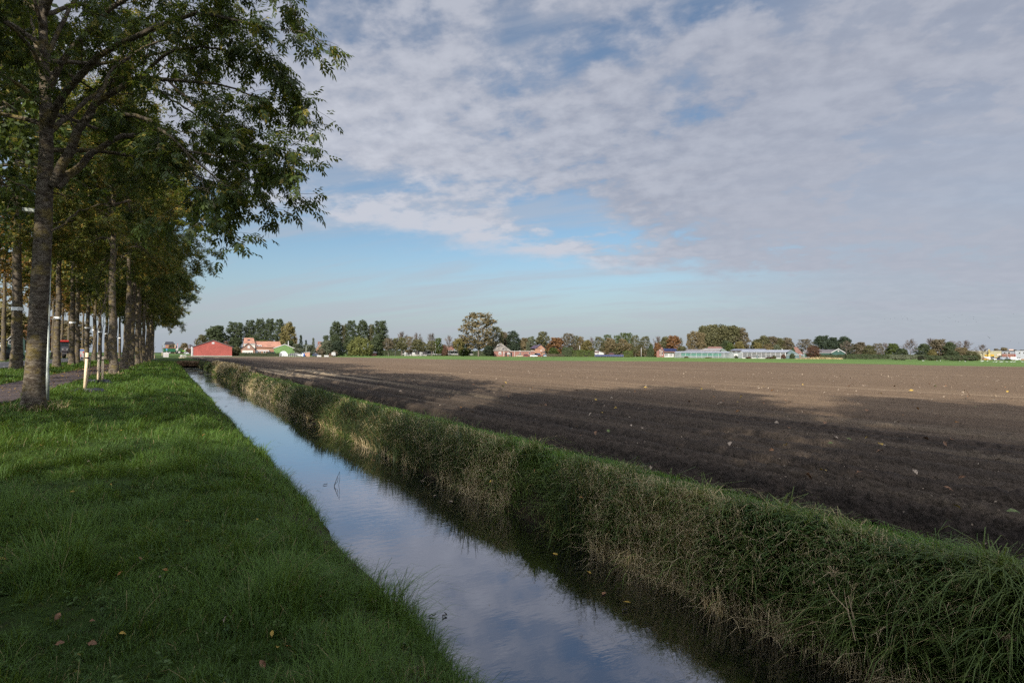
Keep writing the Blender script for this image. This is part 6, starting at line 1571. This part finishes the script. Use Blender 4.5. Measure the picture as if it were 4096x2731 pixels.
# information board behind the trunks
D = 100.0; b = Front("notice_board", "white notice board with a blue panel and a yellow top edge behind the banded trunks", "sign", 319, 340, D, 0, .5)
b.box("panel", WHITE, 320, 338, 1393, 1428, 0, .08); b.box("yellow_edge", paint("sign_yellow", (.6, .4, .08)), 320, 338, 1393, 1395.5, -.02, 0)
f = b.box("blue_panel", paint("sign_blue", (.03, .12, .42)), 320, 338, 1395.6, 1403, -.02, 0)
m = MB()
for i in range(5): m.box(b.X(322+i*3), b.X(324+i*3), -.03, -.021, b.Z(1400), b.Z(1398.6))
m.build("lettering", WHITE, f)
m = MB().box(b.X(322), b.X(325), -.02, 0, b.Z(1427), b.Z(1416)); m.box(b.X(330), b.X(338), -.02, 0, b.Z(1421.5), b.Z(1420.5)); m.build("red_blocks", paint("sign_red", (.45, .05, .04), .5, .05), b.t)
m = MB(); m.tube([(b.X(335), -.015, b.Z(1409)), (b.X(335), -.03, b.Z(1409))], .16, 14); m.build("round_mark", paint("sign_red", (.45, .05, .04), .5, .05), b.t); m = MB()
for x in (322, 336): m.box(b.X(x)-.04, b.X(x)+.04, .08, .16, -.3, b.Z(1394))
m.build("posts", GALV, b.t)
# level crossing at the far end
bank = MB().side_prism([(0, -.4), (5, .8), (16, .8), (21, -.4)], -42, 60)
q = spot(640, 318); o = bank.build("crossing_embankment", paint("bank_turf", (.05, .09, .02), .95, .3, .3)); o.location = (q.x, q.y, 0); o.rotation_euler.z = -(HEAD-R_(31)); tag(o, kind="structure")
o = MB().box(-42, 60, 6, 15, .70, .83).build("crossing_road", asphalt("asphalt_far", (.07, .07, .075), 0)); o.location = (q.x, q.y, 0); o.rotation_euler.z = bpy.data.objects["crossing_embankment"].rotation_euler.z; tag(o, kind="structure")
q = P(722, 1412, 330)
gt = tractor("green_tractor", "bright green tractor crossing the road at the end of the avenue", (q.x, q.y, .83), math.pi/2+.10, LIME, STEEL_D); gt.scale = (1.08,)*3
q = P(676, 1412, 332)
tr = thing("green_trailer", "dark green high-sided farm trailer behind the green tractor", "trailer", (q.x, q.y, .83), math.pi/2+.10); tr.scale = (1.05,)*3
MB().side_prism([(-2.9, 1.1), (-3.1, 3.1), (3.0, 3.1), (2.9, 1.1)], -1.25, 1.25).build("body", DGRN, tr); MB().box(-1.28, 1.28, -3.15, 3.05, 3.08, 3.25).build("top_rail", paint("trailer_red", (.30, .03, .03)), tr); MB().box(-.4, .4, -2.9, 2.9, .8, 1.1).build("chassis", STEEL_D, tr); MB().tube([(0, -2.9, .9), (0, -4.3, .75)], .09, 8).build("drawbar", LIME, tr)
for s in (-1, 1):
    for y in (-.2, 1.3): wheel(tr, (s*1.15, y, .62), .62, .5)
b = Front("barrier_boom", "red and white crossing barrier raised upright beside the green tractor", "barrier", 705, 714, 338, 0, .8)
for i in range(6): b.box("boom_stripe", WHITE if i % 2 else paint("sign_red", (.45, .05, .04), .5, .05), 708.5, 711, 1374+i*3.4, 1374+(i+1)*3.4, 0, .3)
b.box("barrier_post", WHITE, 700, 712, 1394.5, 1399.5, -.1, .4); b.box("barrier_housing", CONC, 706, 710, 1399, 1412, -.05, .5)
t = thing("concrete_block", "pale concrete block with a faded reddish mark on the grass beneath the far trees", "block", spot(664, 190), -(HEAD+math.atan((664-2048)/FPX)))
w = 18.5*190/FPX; MB().prism([(-w/2, 0), (-w/2, 1.55), (-w*.44, 1.64), (w*.5, 1.62), (w*.5, 0)], 0, 1.3).build("block", paint("pale_concrete", (.42, .40, .37), .9, .14, .9), t)
m = MB().tube([(.05, -.01, .85), (.05, -.025, .85)], .42, 20); m.build("round_mark", paint("faded_red", (.42, .32, .29), .8, .1), t); m = MB().tube([(.05, -.02, .85), (.05, -.035, .85)], .30, 20); m.build("round_field", paint("pale_concrete", (.42, .40, .37), .9, .14, .9), t); m = MB().prism([(-.08, .8), (.05, 1.1), (.18, .8)], -.05, -.03); m.build("white_mark", WHITE, t)
def road_sign(label, x, yt, yb, D, shape, col, w=5.5, zb=.3):
    b = Front("road_sign", label, "road sign", x-w/2, x+w/2, D, 0, zb)
    MB().tube([(0, .06, -.3), (0, .06, b.Z(yt))], .05, 8).build("post", GALV, b.t)
    if shape == "round": MB().tube([(0, .0, b.Z(yt+w/2)), (0, -.03, b.Z(yt+w/2))], w*b.k/2, 16).build("plate", col, b.t)
    else: b.box("plate", col, x-w/2, x+w/2, yt, yb, -.03, 0)
    return b
road_sign("round blue cycle-path sign above the concrete block", 666.5, 1394.5, 1400, 215, "round", paint("sign_blue2", (.10, .25, .55), .4, .05), 5.6)
road_sign("white sign plate on a pole at the front of the green tractor", 739, 1397, 1402, 300, "box", WHITE, 4)
road_sign("white name board on a pole left of the red barn", 742.5, 1392.5, 1395.5, 305, "box", paint("sign_pale", (.55, .48, .44)), 8)
t = thing("junction_box", "small grey junction box on the grass before the green tractor", "cabinet", spot(725.5, 235), -HEAD); MB().box(-.37, .37, 0, .4, 0, .62).build("cabinet", CONC, t); MB().box(-.39, .39, -.02, .42, .62, .66).build("lid", CONC, t)
t = thing("footbridge", "little plank bridge with a pale rail over the ditch end before the red barn", "bridge", (spot(727, 172).x, spot(727, 172).y, 0), -HEAD)
s = 172/FPX; MB().box(-12*s, 11*s, 0, .8, .02, .10).build("deck", STAKE, t); m = MB().box(-12*s, 11*s, .82, .9, .72, .80); 
for x in (-12, -5, 3, 10.5): m.box(x*s-.05, x*s+.05, .82, .9, 0, .74)
m.build("rail", WHITE, t)
# brown dead brush closing the end of the ditch
r = np.random.default_rng(8); n = 5200; x2 = r.uniform(1.7, 4.6, n); y2 = r.uniform(109, 119, n); hh = r.uniform(.2, .75, n)
BRUSH = leaf_mat("dead_brush", (.09, .052, .03), (.20, .125, .07), None, trans=.1, rough=.8)
blade_obj("brown_brush", [blades(r, x2, y2, np.full(n, -.6), hh+.2, np.full(n, .06), .5+.8*r.uniform(0, 1, n), r.uniform(0, 1, n))], BRUSH, "reddish brown dead brush closing the far end of the ditch")
# posts along the yard
for i in range(11):
    x = 1119.5+8.1*i; p = spot(x, 262)
    t = thing("fence_post", "white concrete post at the field edge, %s from the clipped hedge" % ords[i], "post", p, .1*i, "white posts at the yard edge")
    h = 12.5*262/FPX; MB().box(-.10, .10, -.1, .1, -.2, h).box(-.07, .07, -.07, .07, h, h+.08).build("post", WHITE, t)
# barrels and white low walls in the yard
t = thing("white_tank", "white plastic water tank beside the blue barrel", "tank", spot(1211.5, 266)); MB().tube([(0, 0, 0), (0, 0, .15), (0, 0, 1.35), (0, 0, 1.45)], [.42, .46, .46, .3], 14).build("tank", paint("pale_blue_plastic", (.50, .56, .64), .4, .08), t, True); MB().tube([(0, 0, 1.44), (0, 0, 1.55)], .15, 10).build("cap", WHITE, t)
t = thing("blue_barrel", "bright blue barrel beside the pink shed", "barrel", spot(1216.8, 265)); m = MB(); m.tube([(0, 0, 0), (0, 0, .1), (0, 0, .5), (0, 0, .55), (0, 0, .95), (0, 0, 1.3), (0, 0, 1.35)], [.28, .33, .33, .36, .33, .33, .28], 14); m.build("barrel", paint("barrel_blue", (.03, .10, .34), .4, .1), t, True); MB().tube([(0, 0, 1.35), (0, 0, 1.40)], .3, 12).build("lid", STEEL_D, t)
for x0, x1, lab in ((1268, 1285, "low white wall section left of the gap in the yard"), (1297, 1315, "low white wall section right of the gap in the yard")):
    b = Front("low_wall", lab, "wall", x0, x1, 266, 0, 0); b.wall(WHITE, x0, x1, 1420.5, d0=0, d1=.3); b.box("coping", CONC, x0-.4, x1+.4, 1420, 1420.6, -.04, .34)
b = Front("crate_stack", "stack of dark brown crates beside the low white wall", "crates", 1315, 1331, 266); 
for i, (x0, x1, yt, yb) in enumerate([(1315, 1322, 1419, 1425.5), (1323, 1331, 1419.5, 1425.5), (1316, 1323, 1413, 1418.9)]): b.box("crate", paint("crate_brown", (.085, .05, .035), .9, .2), x0, x1, yt, yb, 0, 1)
b = Front("covered_trailer", "small trailer under a grey sheet behind the crates", "trailer", 1325, 1343, 272); MB().prism([(b.X(1325), .4), (b.X(1326), b.Z(1411)), (b.X(1329), b.Z(1408)), (b.X(1340), b.Z(1408)), (b.X(1342), b.Z(1412)), (b.X(1342), .4)], 0, 1.6).build("cover", paint("grey_sheet", (.38, .37, .36), .7, .15), b.t)
for x in (1329, 1338): wheel(b.t, (b.X(x), .2, .3), .3, .2)
# ------------------------------------------------------------------ cars
def car(label, x, D, col, rz, kind="hatch", group="cars parked along the far yards", name="parked_car", zb=0.0):
    p = spot(x, D); off = math.atan((x-2048)/FPX)
    t = thing(name, label, "van" if kind == "van" else "car", (p.x, p.y, zb), -(HEAD+off)+rz, group)
    if kind == "van":
        body = [(-2.5, .35), (-2.5, .95), (-1.9, 1.25), (-1.35, 2.1), (2.5, 2.15), (2.55, .35)]; glass = [(-1.80, 1.32), (-1.33, 2.0), (-.5, 2.02), (-.5, 1.32)]; wb = (-1.6, 1.6); W = .98
    elif kind == "saloon":
        body = [(-2.2, .3), (-2.2, .72), (-1.05, .88), (1.5, .92), (2.15, .86), (2.2, .3)]; glass = [(-1.1, .88), (-.5, 1.36), (.75, 1.38), (1.45, .92)]; wb = (-1.35, 1.35); W = .86
    else:
        body = [(-2.0, .3), (-2.0, .75), (-1.0, .95), (1.7, 1.0), (1.95, .85), (1.98, .3)]; glass = [(-1.05, .95), (-.45, 1.45), (1.25, 1.48), (1.75, .99)]; wb = (-1.25, 1.25); W = .86
    MB().side_prism(body, -W, W).build("body", col, t)
    if kind == "van": MB().side_prism(glass, -W-.01, W+.01).build("window", WIN, t)
    else:
        MB().side_prism(glass, -W*.88, W*.88).build("window", WIN, t)
        MB().side_prism([(glass[1][0]-.06, glass[1][1]), (glass[1][0], glass[1][1]+.06), (glass[2][0], glass[2][1]+.06), (glass[2][0]+.1, glass[2][1]-.02)], -W*.86, W*.86).build("roof", col, t)
    for s in (-1, 1):
        for y in wb: wheel(t, (s*(W-.08), y, .31), .31, .2)
        MB().box(s*.6-.14, s*.6+.14, body[0][0]-.03, body[0][0]+.02, .58, .72).build("headlight", WHITE, t)
    return t
CW = paint("car_white", (.62, .62, .61), .3, .05); CR = paint("car_maroon", (.13, .03, .03), .3, .1); CB = paint("car_dark_blue", (.03, .045, .09), .3, .1); CG = paint("car_silver", (.28, .31, .34), .3, .08); CT = paint("car_beige", (.34, .29, .22), .4, .1); CK = paint("car_black", (.02, .022, .025), .3, .1)
H2 = pi/2
car("beige old saloon parked side-on before the flat brick wing", 2079, 328, CT, H2, "saloon")
car("maroon car parked between the beige saloon and the white one", 2106, 328, CR, H2+.1, "hatch")
car("white battered car in the middle of the parked row", 2136, 328, CW, H2-.15, "saloon")
car("dark blue car behind the white one, near the brick house", 2150, 345, CB, .5, "van")
car("dark maroon car right of the white battered one", 2157, 328, CR, H2+.05, "saloon")
car("silver car seen from its nose at the right end of the parked row", 2178, 330, CG, .15, "hatch")
car("white van before the first yellow roller door", 3957, 385, CW, H2, "van", zb=-1.03)
car("white small car between the van and the dark estate", 3974, 382, CW, .5, "hatch", zb=-1.03)
car("dark blue estate car before the yellow hall's sign", 3993, 380, CB, H2-.2, "saloon", zb=-1.03)
car("silver pickup van before the grey offices' brick panel", 4022, 380, CG, H2-.3, "van", zb=-1.03)
car("white van at the foot of the grey offices", 4062, 383, CW, H2, "van", zb=-1.03)
car("small orange and grey vehicle left of the white van", 3942, 385, paint("car_orange", (.40, .22, .06), .5, .1), H2, "hatch", zb=-1.03)
car("black car behind the white posts near the green shed", 1172, 270, CK, H2, "hatch")
car("white car showing between the white posts", 1190, 272, CW, H2, "hatch")
car("black car at the hedge end, its roof above the hedge", 1088, 273, CK, H2, "van")
car("dark blue car beside the pink shed's fence", 1262, 268, CB, .4, "hatch")
car("white car far down the road beside the red barn", 745, 345, CW, .4, "hatch", zb=.5)
car("dark car parked at the cream building beyond the road", 8, 84, CK, H2+.6, "hatch", zb=.5)
# ------------------------------------------------------------------ poles
def pole(label, x, yt, D, rad=.11, lamp=False, name="white_pole", zb=0.0, mat=None, arm=0):
    p = spot(x, D); h = 1.65+(HY(x)-yt)*D/FPX-zb
    t = thing(name, label, "pole" if not lamp else "street lamp", (p.x, p.y, zb), -HEAD)
    MB().tube([(0, 0, -.3), (0, 0, h)], [rad, rad*.7], 8).build("shaft", mat or WHITE, t, True)
    if lamp:
        MB().tube([(0, 0, h-.05), (arm*.6, 0, h+.12), (arm, 0, h+.1)], .05, 6).build("arm", GALV, t); MB().box(min(arm, arm*1.5), max(arm, arm*1.5), -.12, .12, h+.02, h+.14).build("lamp_head", GALV, t)
    else: MB().tube([(0, 0, h), (0, 0, h+.08)], [rad*.9, rad*.3], 8).build("cap", GALV, t)
    return t
pole("tall thin street lamp before the grey shrubs near the pink shed", 1224, 1382, 274, .10, True, "street_lamp", mat=GALV, arm=.6)
pole("white pole between the park trees nearest the willow", 1529, 1374, 345, .16)
pole("short white pole deep between the brown park trees", 1582, 1385, 365, .14)
pole("left one of the two white poles beside the green round tree", 1733, 1383, 345, .16)
pole("right one of the two white poles beside the green round tree", 1742, 1374, 345, .16)
pole("short white mast above the loose green hedge", 2319, 1382, 380, .2)
pole("white pole standing free left of the brick bungalow", 2565, 1390, 345, .15)
pole("white mast rising behind the red barn's roof", 782, 1365, 310, .22)
pole("thin lamp post between the banded trunks and the far sky", 652, 1372, 230, .08, True, "street_lamp", zb=.2, mat=GALV, arm=.5)
pole("wooden post standing at the raised barrier", 700, 1379, 345, .18, zb=.8, mat=STAKE)
# ------------------------------------------------------------------ birds
def bird_mesh(name, mat, flying, seed):
    r = np.random.default_rng(seed); m = MB()
    m.tube([(0, -.5, 0), (0, -.38, .02), (0, -.15, .03), (0, .2, .02), (0, .5, .0)], [.02, .07, .11, .08, .02], 8)
    if flying:
        up = r.uniform(.1, .55)
        for s in (-1, 1):
            m.add([(s*.07, -.2, .05), (s*.6, -.28, .05+up*.7), (s*1.15, -.02, up*.75), (s*.62, .06, .04+up*.68), (s*.07, .12, .05)], [(0, 1, 2, 3, 4) if s > 0 else (4, 3, 2, 1, 0)])
    else:
        m.tube([(0, -.36, .02), (0, -.44, .20), (0, -.55, .22), (0, -.66, .2)], [.06, .075, .06, .015], 8)
        for s in (-1, 1): m.tube([(s*.05, 0, -.05), (s*.05, 0, -.32)], .015, 5); m.add([(s*.11, -.25, .06), (s*.13, .1, .0), (s*.05, .62, .03), (s*.06, .1, .11)], [(0, 1, 2, 3)])
    me = bpy.data.meshes.new(name); me.from_pydata(m.v, [], m.f); me.materials.append(mat); return me
DARKB = paint("bird_dark", (.03, .03, .032), .8, .1); GULLM = paint("gull_white", (.55, .55, .55), .7, .05)
fly = [bird_mesh("flying_bird", DARKB, True, i) for i in range(3)]; sit = [bird_mesh("gull", GULLM, False, i) for i in range(2)]
rb = random.Random(9)
def put_bird(me, p, s, label, cat, group, name):
    o = bpy.data.objects.new(name, me); COL.objects.link(o); o.location = p; o.scale = (s,)*3; o.rotation_euler = (0, rb.uniform(-.4, .4), rb.uniform(0, 6.28)); tag(o, label, cat, group)
for cx, cyy in [(1036,180),(1090,180),(1131,171),(1193,152),(1205,176),(1228,155),(1247,170),(1253,183),(1253,192),(1290,187),(1376,199),(1522,154),(1554,207),(1586,203),(1614,177),(1628,161),(1642,170),(1657,169),(1691,142),(1703,203),(1731,205),(1766,140),(1801,184),(1809,240),(1876,162),(1876,178),(1893,186),(1900,206),(2104,168),(2250,132),(2225,390),(2300,404)]:
    put_bird(rb.choice(fly), P(3100+cx/2.361, 1200+cyy/2.361, 330), .42, "small dark bird flying in the loose flock above the right-hand trees", "bird", "birds flying over the right-hand trees", "flying_bird")
put_bird(fly[1], P(3954, 1347, 240), .62, "larger dark bird flapping above the pale yellow building", "bird", "birds flying over the right-hand trees", "flying_bird")
put_bird(fly[0], P(3958.5, 1351.5, 240), .5, "dark bird close below the larger one above the yellow building", "bird", "birds flying over the right-hand trees", "flying_bird")
put_bird(fly[2], P(2169, 1432, 200), .38, "dark bird skimming low over the green field before the brick house", "bird", "birds flying low over the field", "flying_bird")
put_bird(fly[1], P(2259, 1435, 200), .38, "dark bird skimming low over the green field before the rust-red tree", "bird", "birds flying low over the field", "flying_bird")
for cx, cyy in [(1397,577),(1531,577),(1561,578),(1745,579),(1798,583),(1946,584),(1956,583),(1964,580),(2005,580),(2064,588),(2088,588),(2127,588),(2135,586),(2143,588),(2192,588),(2230,588),(2258,588),(2340,588)]:
    g = G(3100+cx/2.361, 1200+cyy/2.361, .02); put_bird(rb.choice(sit), (g.x, g.y, .17), .5, "white gull standing on the green field before the right-hand buildings", "gull", "gulls on the green field", "gull")
# ------------------------------------------------------------------ things in the water
BENT = paint("dead_stem", (.03, .025, .018), .8, .2, 9)
p = G(1345, 1943, WATER_Z); t = thing("bent_reed", "bent dead reed stem sticking out of the water in a narrow triangle", "reed", p, .4)
MB().tube([(-.06, 0, -.15), (-.04, 0, .03), (.02, 0, .16), (.075, 0, .26), (.085, .01, .1), (.05, .02, -.1)], [.006, .006, .005, .004, .004, .003], 6).build("stem", BENT, t); MB().tube([(-.05, 0, .02), (.03, .0, .08), (.05, .01, .15)], .004, 5).build("side_leaf", BENT, t)
p = G(1310, 1938, WATER_Z)
def drift(label, fx, fy, L, rz):
    L *= .6
    p = G(fx, fy, WATER_Z+.01); t = thing("floating_twig", label, "twig", p, rz, "twigs adrift in the ditch")
    MB().tube([(-L/2, 0, 0), (-L*.1, .02, .008), (L*.2, -.01, .006), (L/2, .03, .012)], [.004, .006, .005, .003], 7).build("stem", BENT, t); MB().add([(L*.2, 0, .01), (L*.32, .015, .008), (L*.5, .012, .007), (L*.3, -.01, .006)], [(0, 1, 2, 3)]).build("leaf", BENT, t)
drift("dark twig afloat left of the bent reed", 1302, 1937, .18, .3); drift("dark twig afloat near the far stretch of the ditch", 905, 1624, .5, 1.0); drift("leafy twig afloat at the lower edge of the water", 1780, 2462, .16, .7); drift("small twig afloat close to the near grass at the lower edge", 1730, 2462, .12, -.3); drift("pale twig afloat under the far bank", 2500, 2440, .15, .2)
p = G(806, 1495, WATER_Z); t = thing("duck", "dark duck swimming on the weedy far end of the ditch", "duck", (p.x, p.y, WATER_Z+.05), 1.2); m = MB(); m.tube([(0, -.26, .04), (0, -.15, .08), (0, .05, .09), (0, .22, .06), (0, .3, .09)], [.03, .10, .12, .08, .01], 10); m.tube([(0, -.2, .1), (0, -.25, .2), (0, -.3, .24), (0, -.4, .22)], [.05, .04, .05, .012], 8); m.build("body", BENT, t, True)
# dead umbel stalks on the near bank
TAN = paint("dead_stalk", (.40, .30, .17), .8, .2, 12)
def stalk(label, fx, fy, fxt, fyt, sd, n=3, umbel=True):
    r = np.random.default_rng(sd); g = G(fx, fy, -.35); D = (g-EYE).dot(_f); tp = P(fxt, fyt, D)
    t = thing("dead_stalk", label, "dried plant", g, 0, "dried stalks on the far bank"); top = np.array(tp-g); paths = []
    main = np.array([[0, 0, -.15], top*.3+r.normal(0, .008, 3), top*.65+r.normal(0, .01, 3), top]); paths.append((main, np.array([.0042, .004, .0035, .0025]), 6))
    ends = [top]
    for k in range(n):
        a = r.uniform(0, 6.28); st = top*r.uniform(.35, .7) if umbel else top*r.uniform(.0, .35); L = np.linalg.norm(top)*r.uniform(.3, .5); e = st+np.array([math.cos(a)*.26*L, math.sin(a)*.26*L, L*(.9 if umbel else 1.3)]); paths.append((np.array([st, (st+e)/2+r.normal(0, .01, 3), e]), np.array([.0035, .003, .002]), 5)); ends.append(e)
    link("stem", paths_mesh("stem", paths, TAN), t); pu = []
    for e in ends:
        for k in range(9): a = k*.7; q = e+np.array([math.cos(a)*.05, math.sin(a)*.05, .045])*r.uniform(.6, 1.1); pu.append((np.array([e, (e+q)/2, q]), np.array([.0022, .002, .0035]), 4))
    if umbel: link("seed_head", paths_mesh("seed_head", pu, TAN), t)
stalk("tall pale dried stalk clump standing above the near part of the far bank", 3240, 2200, 3262, 2010, 1, 8, False)
stalk("thin dried stalk leaning over the lower bank, tallest of its group", 3420, 2480, 3310, 2330, 2, 3, False)
stalk("small dried seed head among the grass below the tall stalk clump", 3345, 2380, 3338, 2290, 3, 1)
stalk("dried seed head among the nettles at the lower right corner", 4040, 2620, 4010, 2560, 4, 2)
# ------------------------------------------------------------------ sun and sky
SUN_AZ = R_(180+45.5)                 # where the sun stands, clockwise from +Y
SUN_EL = R_(30.5)
sd = bpy.data.lights.new("sun", 'SUN'); sd.energy = 3.5; sd.angle = R_(.53); sd.color = (1.0, .93, .83)
so = bpy.data.objects.new("sun", sd); COL.objects.link(so)
dv = Vector((math.sin(SUN_AZ)*math.cos(SUN_EL), math.cos(SUN_AZ)*math.cos(SUN_EL), math.sin(SUN_EL)))
so.rotation_euler = dv.to_track_quat('Z', 'Y').to_euler(); so.location = (0, 0, 60)
wd_ = bpy.data.worlds.new("World"); SC.world = wd_; wd_.use_nodes = True
nt = wd_.node_tree; nt.nodes.clear()
wo = nt.nodes.new('ShaderNodeOutputWorld'); bg = nt.nodes.new('ShaderNodeBackground'); bg.inputs['Strength'].default_value = .06
nt.links.new(bg.outputs[0], wo.inputs['Surface'])
sky = nt.nodes.new('ShaderNodeTexSky'); sky.sky_type = 'NISHITA'; sky.sun_disc = False
sky.sun_elevation = SUN_EL; sky.sun_rotation = SUN_AZ; sky.altitude = 0; sky.air_density = 1.1; sky.dust_density = .6; sky.ozone_density = 1.6
tc = nt.nodes.new('ShaderNodeTexCoord'); dirv = tc.outputs['Generated']
sp_ = nt.nodes.new('ShaderNodeSeparateXYZ'); nt.links.new(dirv, sp_.inputs[0])
dx, dy, dz = sp_.outputs
M_ = lambda op, a, b=None, c=None, clamp=False: mth(nt, op, a, b, c, clamp)
el = M_('MULTIPLY', M_('ARCSINE', dz), 57.2958)
az = M_('MULTIPLY', M_('ARCTAN2', dx, dy), 57.2958)
u = M_('SUBTRACT', az, 31.2)
den = M_('ADD', M_('MAXIMUM', dz, 0.0), .20)
cmb = nt.nodes.new('ShaderNodeCombineXYZ')
nt.links.new(M_('DIVIDE', dx, den), cmb.inputs[0]); nt.links.new(M_('DIVIDE', dy, den), cmb.inputs[1])
cp = cmb.outputs[0]
# turn the cloud plane so its streets run with the view
vr = nt.nodes.new('ShaderNodeVectorRotate'); vr.rotation_type = 'Z_AXIS'; vr.inputs['Angle'].default_value = R_(31.2+20); nt.links.new(cp, vr.inputs['Vector']); cr_ = vr.outputs[0]
n_big = noise(nt, cr_, .8, 4, .55, .2)
n_mid = noise(nt, vscale(nt, cr_, (1, 1.1, 1)), 3.2, 7, .58, .15)
n_cell = noise(nt, vscale(nt, cr_, (1, 1.1, 1)), 11.0, 5, .58, .1)
n_str = noise(nt, vscale(nt, cr_, (.45, 2.2, 1)), 1.5, 6, .6, .5)
wob = M_('MULTIPLY', M_('SUBTRACT', n_mid, .5), 6.0)
# lower edge of the main deck falls from left to right
e = M_('ADD', M_('SUBTRACT', el, M_('SUBTRACT', 9.9, M_('MULTIPLY', u, .13))), wob)
deck = ramp(nt, e, -.8, 1.6)
def blob(uc, ec, su, se, sk=0.0):
    a = M_('DIVIDE', M_('SUBTRACT', u, uc), su); b = M_('DIVIDE', M_('SUBTRACT', M_('SUBTRACT', el, ec), M_('MULTIPLY', M_('SUBTRACT', u, uc), sk)), se)
    q = M_('ADD', M_('POWER', a, 2.0), M_('POWER', b, 2.0))
    return M_('POWER', 2.718, M_('MULTIPLY', q, -1.0))
# density of the cells
dens = M_('ADD', M_('MULTIPLY', n_mid, .62), M_('MULTIPLY', n_cell, .38))
hole = M_('ADD', M_('MULTIPLY', blob(6.5, 13.0, 7.0, 1.9, -.25), .34), M_('MULTIPLY', blob(40, 14, 5, 3, .0), .30))
hole = M_('ADD', hole, M_('MULTIPLY', blob(-14, 16.3, 10, 1.2, .02), .15))
hole = M_('ADD', hole, M_('MULTIPLY', ramp(nt, el, 22, 33), .10))
bias = M_('ADD', M_('MULTIPLY', M_('SUBTRACT', n_big, .5), .55), .17)
cov = ramp(nt, M_('SUBTRACT', M_('ADD', dens, bias), hole), .44, .66)
cov = M_('MULTIPLY', cov, deck)
# right side: thin grey veil down to the horizon
veil = M_('MULTIPLY', ramp(nt, M_('ADD', u, wob), 12, 34), ramp(nt, el, -1, 5, .25, .85))
# thin streaks in the clear band
cir = M_('MULTIPLY', ramp(nt, n_str, .40, .66), M_('MULTIPLY', ramp(nt, el, .3, 3.0), .52))
cov = M_('MAXIMUM', cov, veil)
cov = M_('MULTIPLY', cov, .93)
lum = M_('ADD', M_('MULTIPLY', n_mid, .45), M_('MULTIPLY', n_cell, .55))
left = M_('MULTIPLY', blob(-14, 20, 18, 9), .45)
low = M_('MULTIPLY', blob(-4, 11.2, 16, 2.4, -.13), .85)
# out-of-view cloud towards the sun and overhead, brightened to add fill light
dt = nt.nodes.new('ShaderNodeVectorMath'); dt.operation = 'DOT_PRODUCT'; nt.links.new(dirv, dt.inputs[0]); dt.inputs[1].default_value = dv
fill_glow = M_('ADD', M_('ADD', 1.0, ramp(nt, dt.outputs['Value'], .1, 1.0, 0, 7.0)), ramp(nt, el, 38, 75, 0, 1.3))
lf = M_('ADD', M_('ADD', ramp(nt, lum, .36, .66, 0, .62), left), low, clamp=True)
rs = M_('MULTIPLY', M_('MULTIPLY', ramp(nt, u, 6, 26), ramp(nt, el, 10, 26, 1, .35)), .75)
lf = M_('ADD', M_('MULTIPLY', lf, M_('SUBTRACT', 1.0, rs)), M_('MULTIPLY', rs, .40))
ccol = mixc(nt, lf, (2.6, 2.82, 3.5), (4.75, 4.92, 5.5))
# the clear sky keeps its blue, paling towards the horizon
skyc = mixc(nt, 1.0, sky.outputs[0], (.72, .80, .84), 'MULTIPLY')
hz = ramp(nt, el, -1, 11, .95, 0.0)
skyc = mixc(nt, hz, skyc, (3.05, 3.45, 4.1))
skyc = mixc(nt, cir, skyc, (3.75, 3.95, 4.5))
vm = nt.nodes.new('ShaderNodeVectorMath'); vm.operation = 'SCALE'; nt.links.new(ccol, vm.inputs[0]); nt.links.new(fill_glow, vm.inputs['Scale'])
fin = mixc(nt, cov, skyc, vm.outputs[0])
nt.links.new(fin, bg.inputs['Color'])
wd_.cycles.sampling_method = 'MANUAL'; wd_.cycles.sample_map_resolution = 1024
vs = SC.view_settings; SC.display_settings.display_device = 'sRGB'
vs.view_transform = 'Standard'; vs.look = 'None'; vs.exposure = 1.05; vs.gamma = 1.0; vs.use_curve_mapping = False
cy = SC.cycles; cy.max_bounces = 6; cy.diffuse_bounces = 3; cy.glossy_bounces = 3; cy.transmission_bounces = 4; cy.transparent_max_bounces = 8
cy.use_denoising = False; cy.sample_clamp_indirect = 6.0; cy.use_adaptive_sampling = True; cy.adaptive_threshold = .01
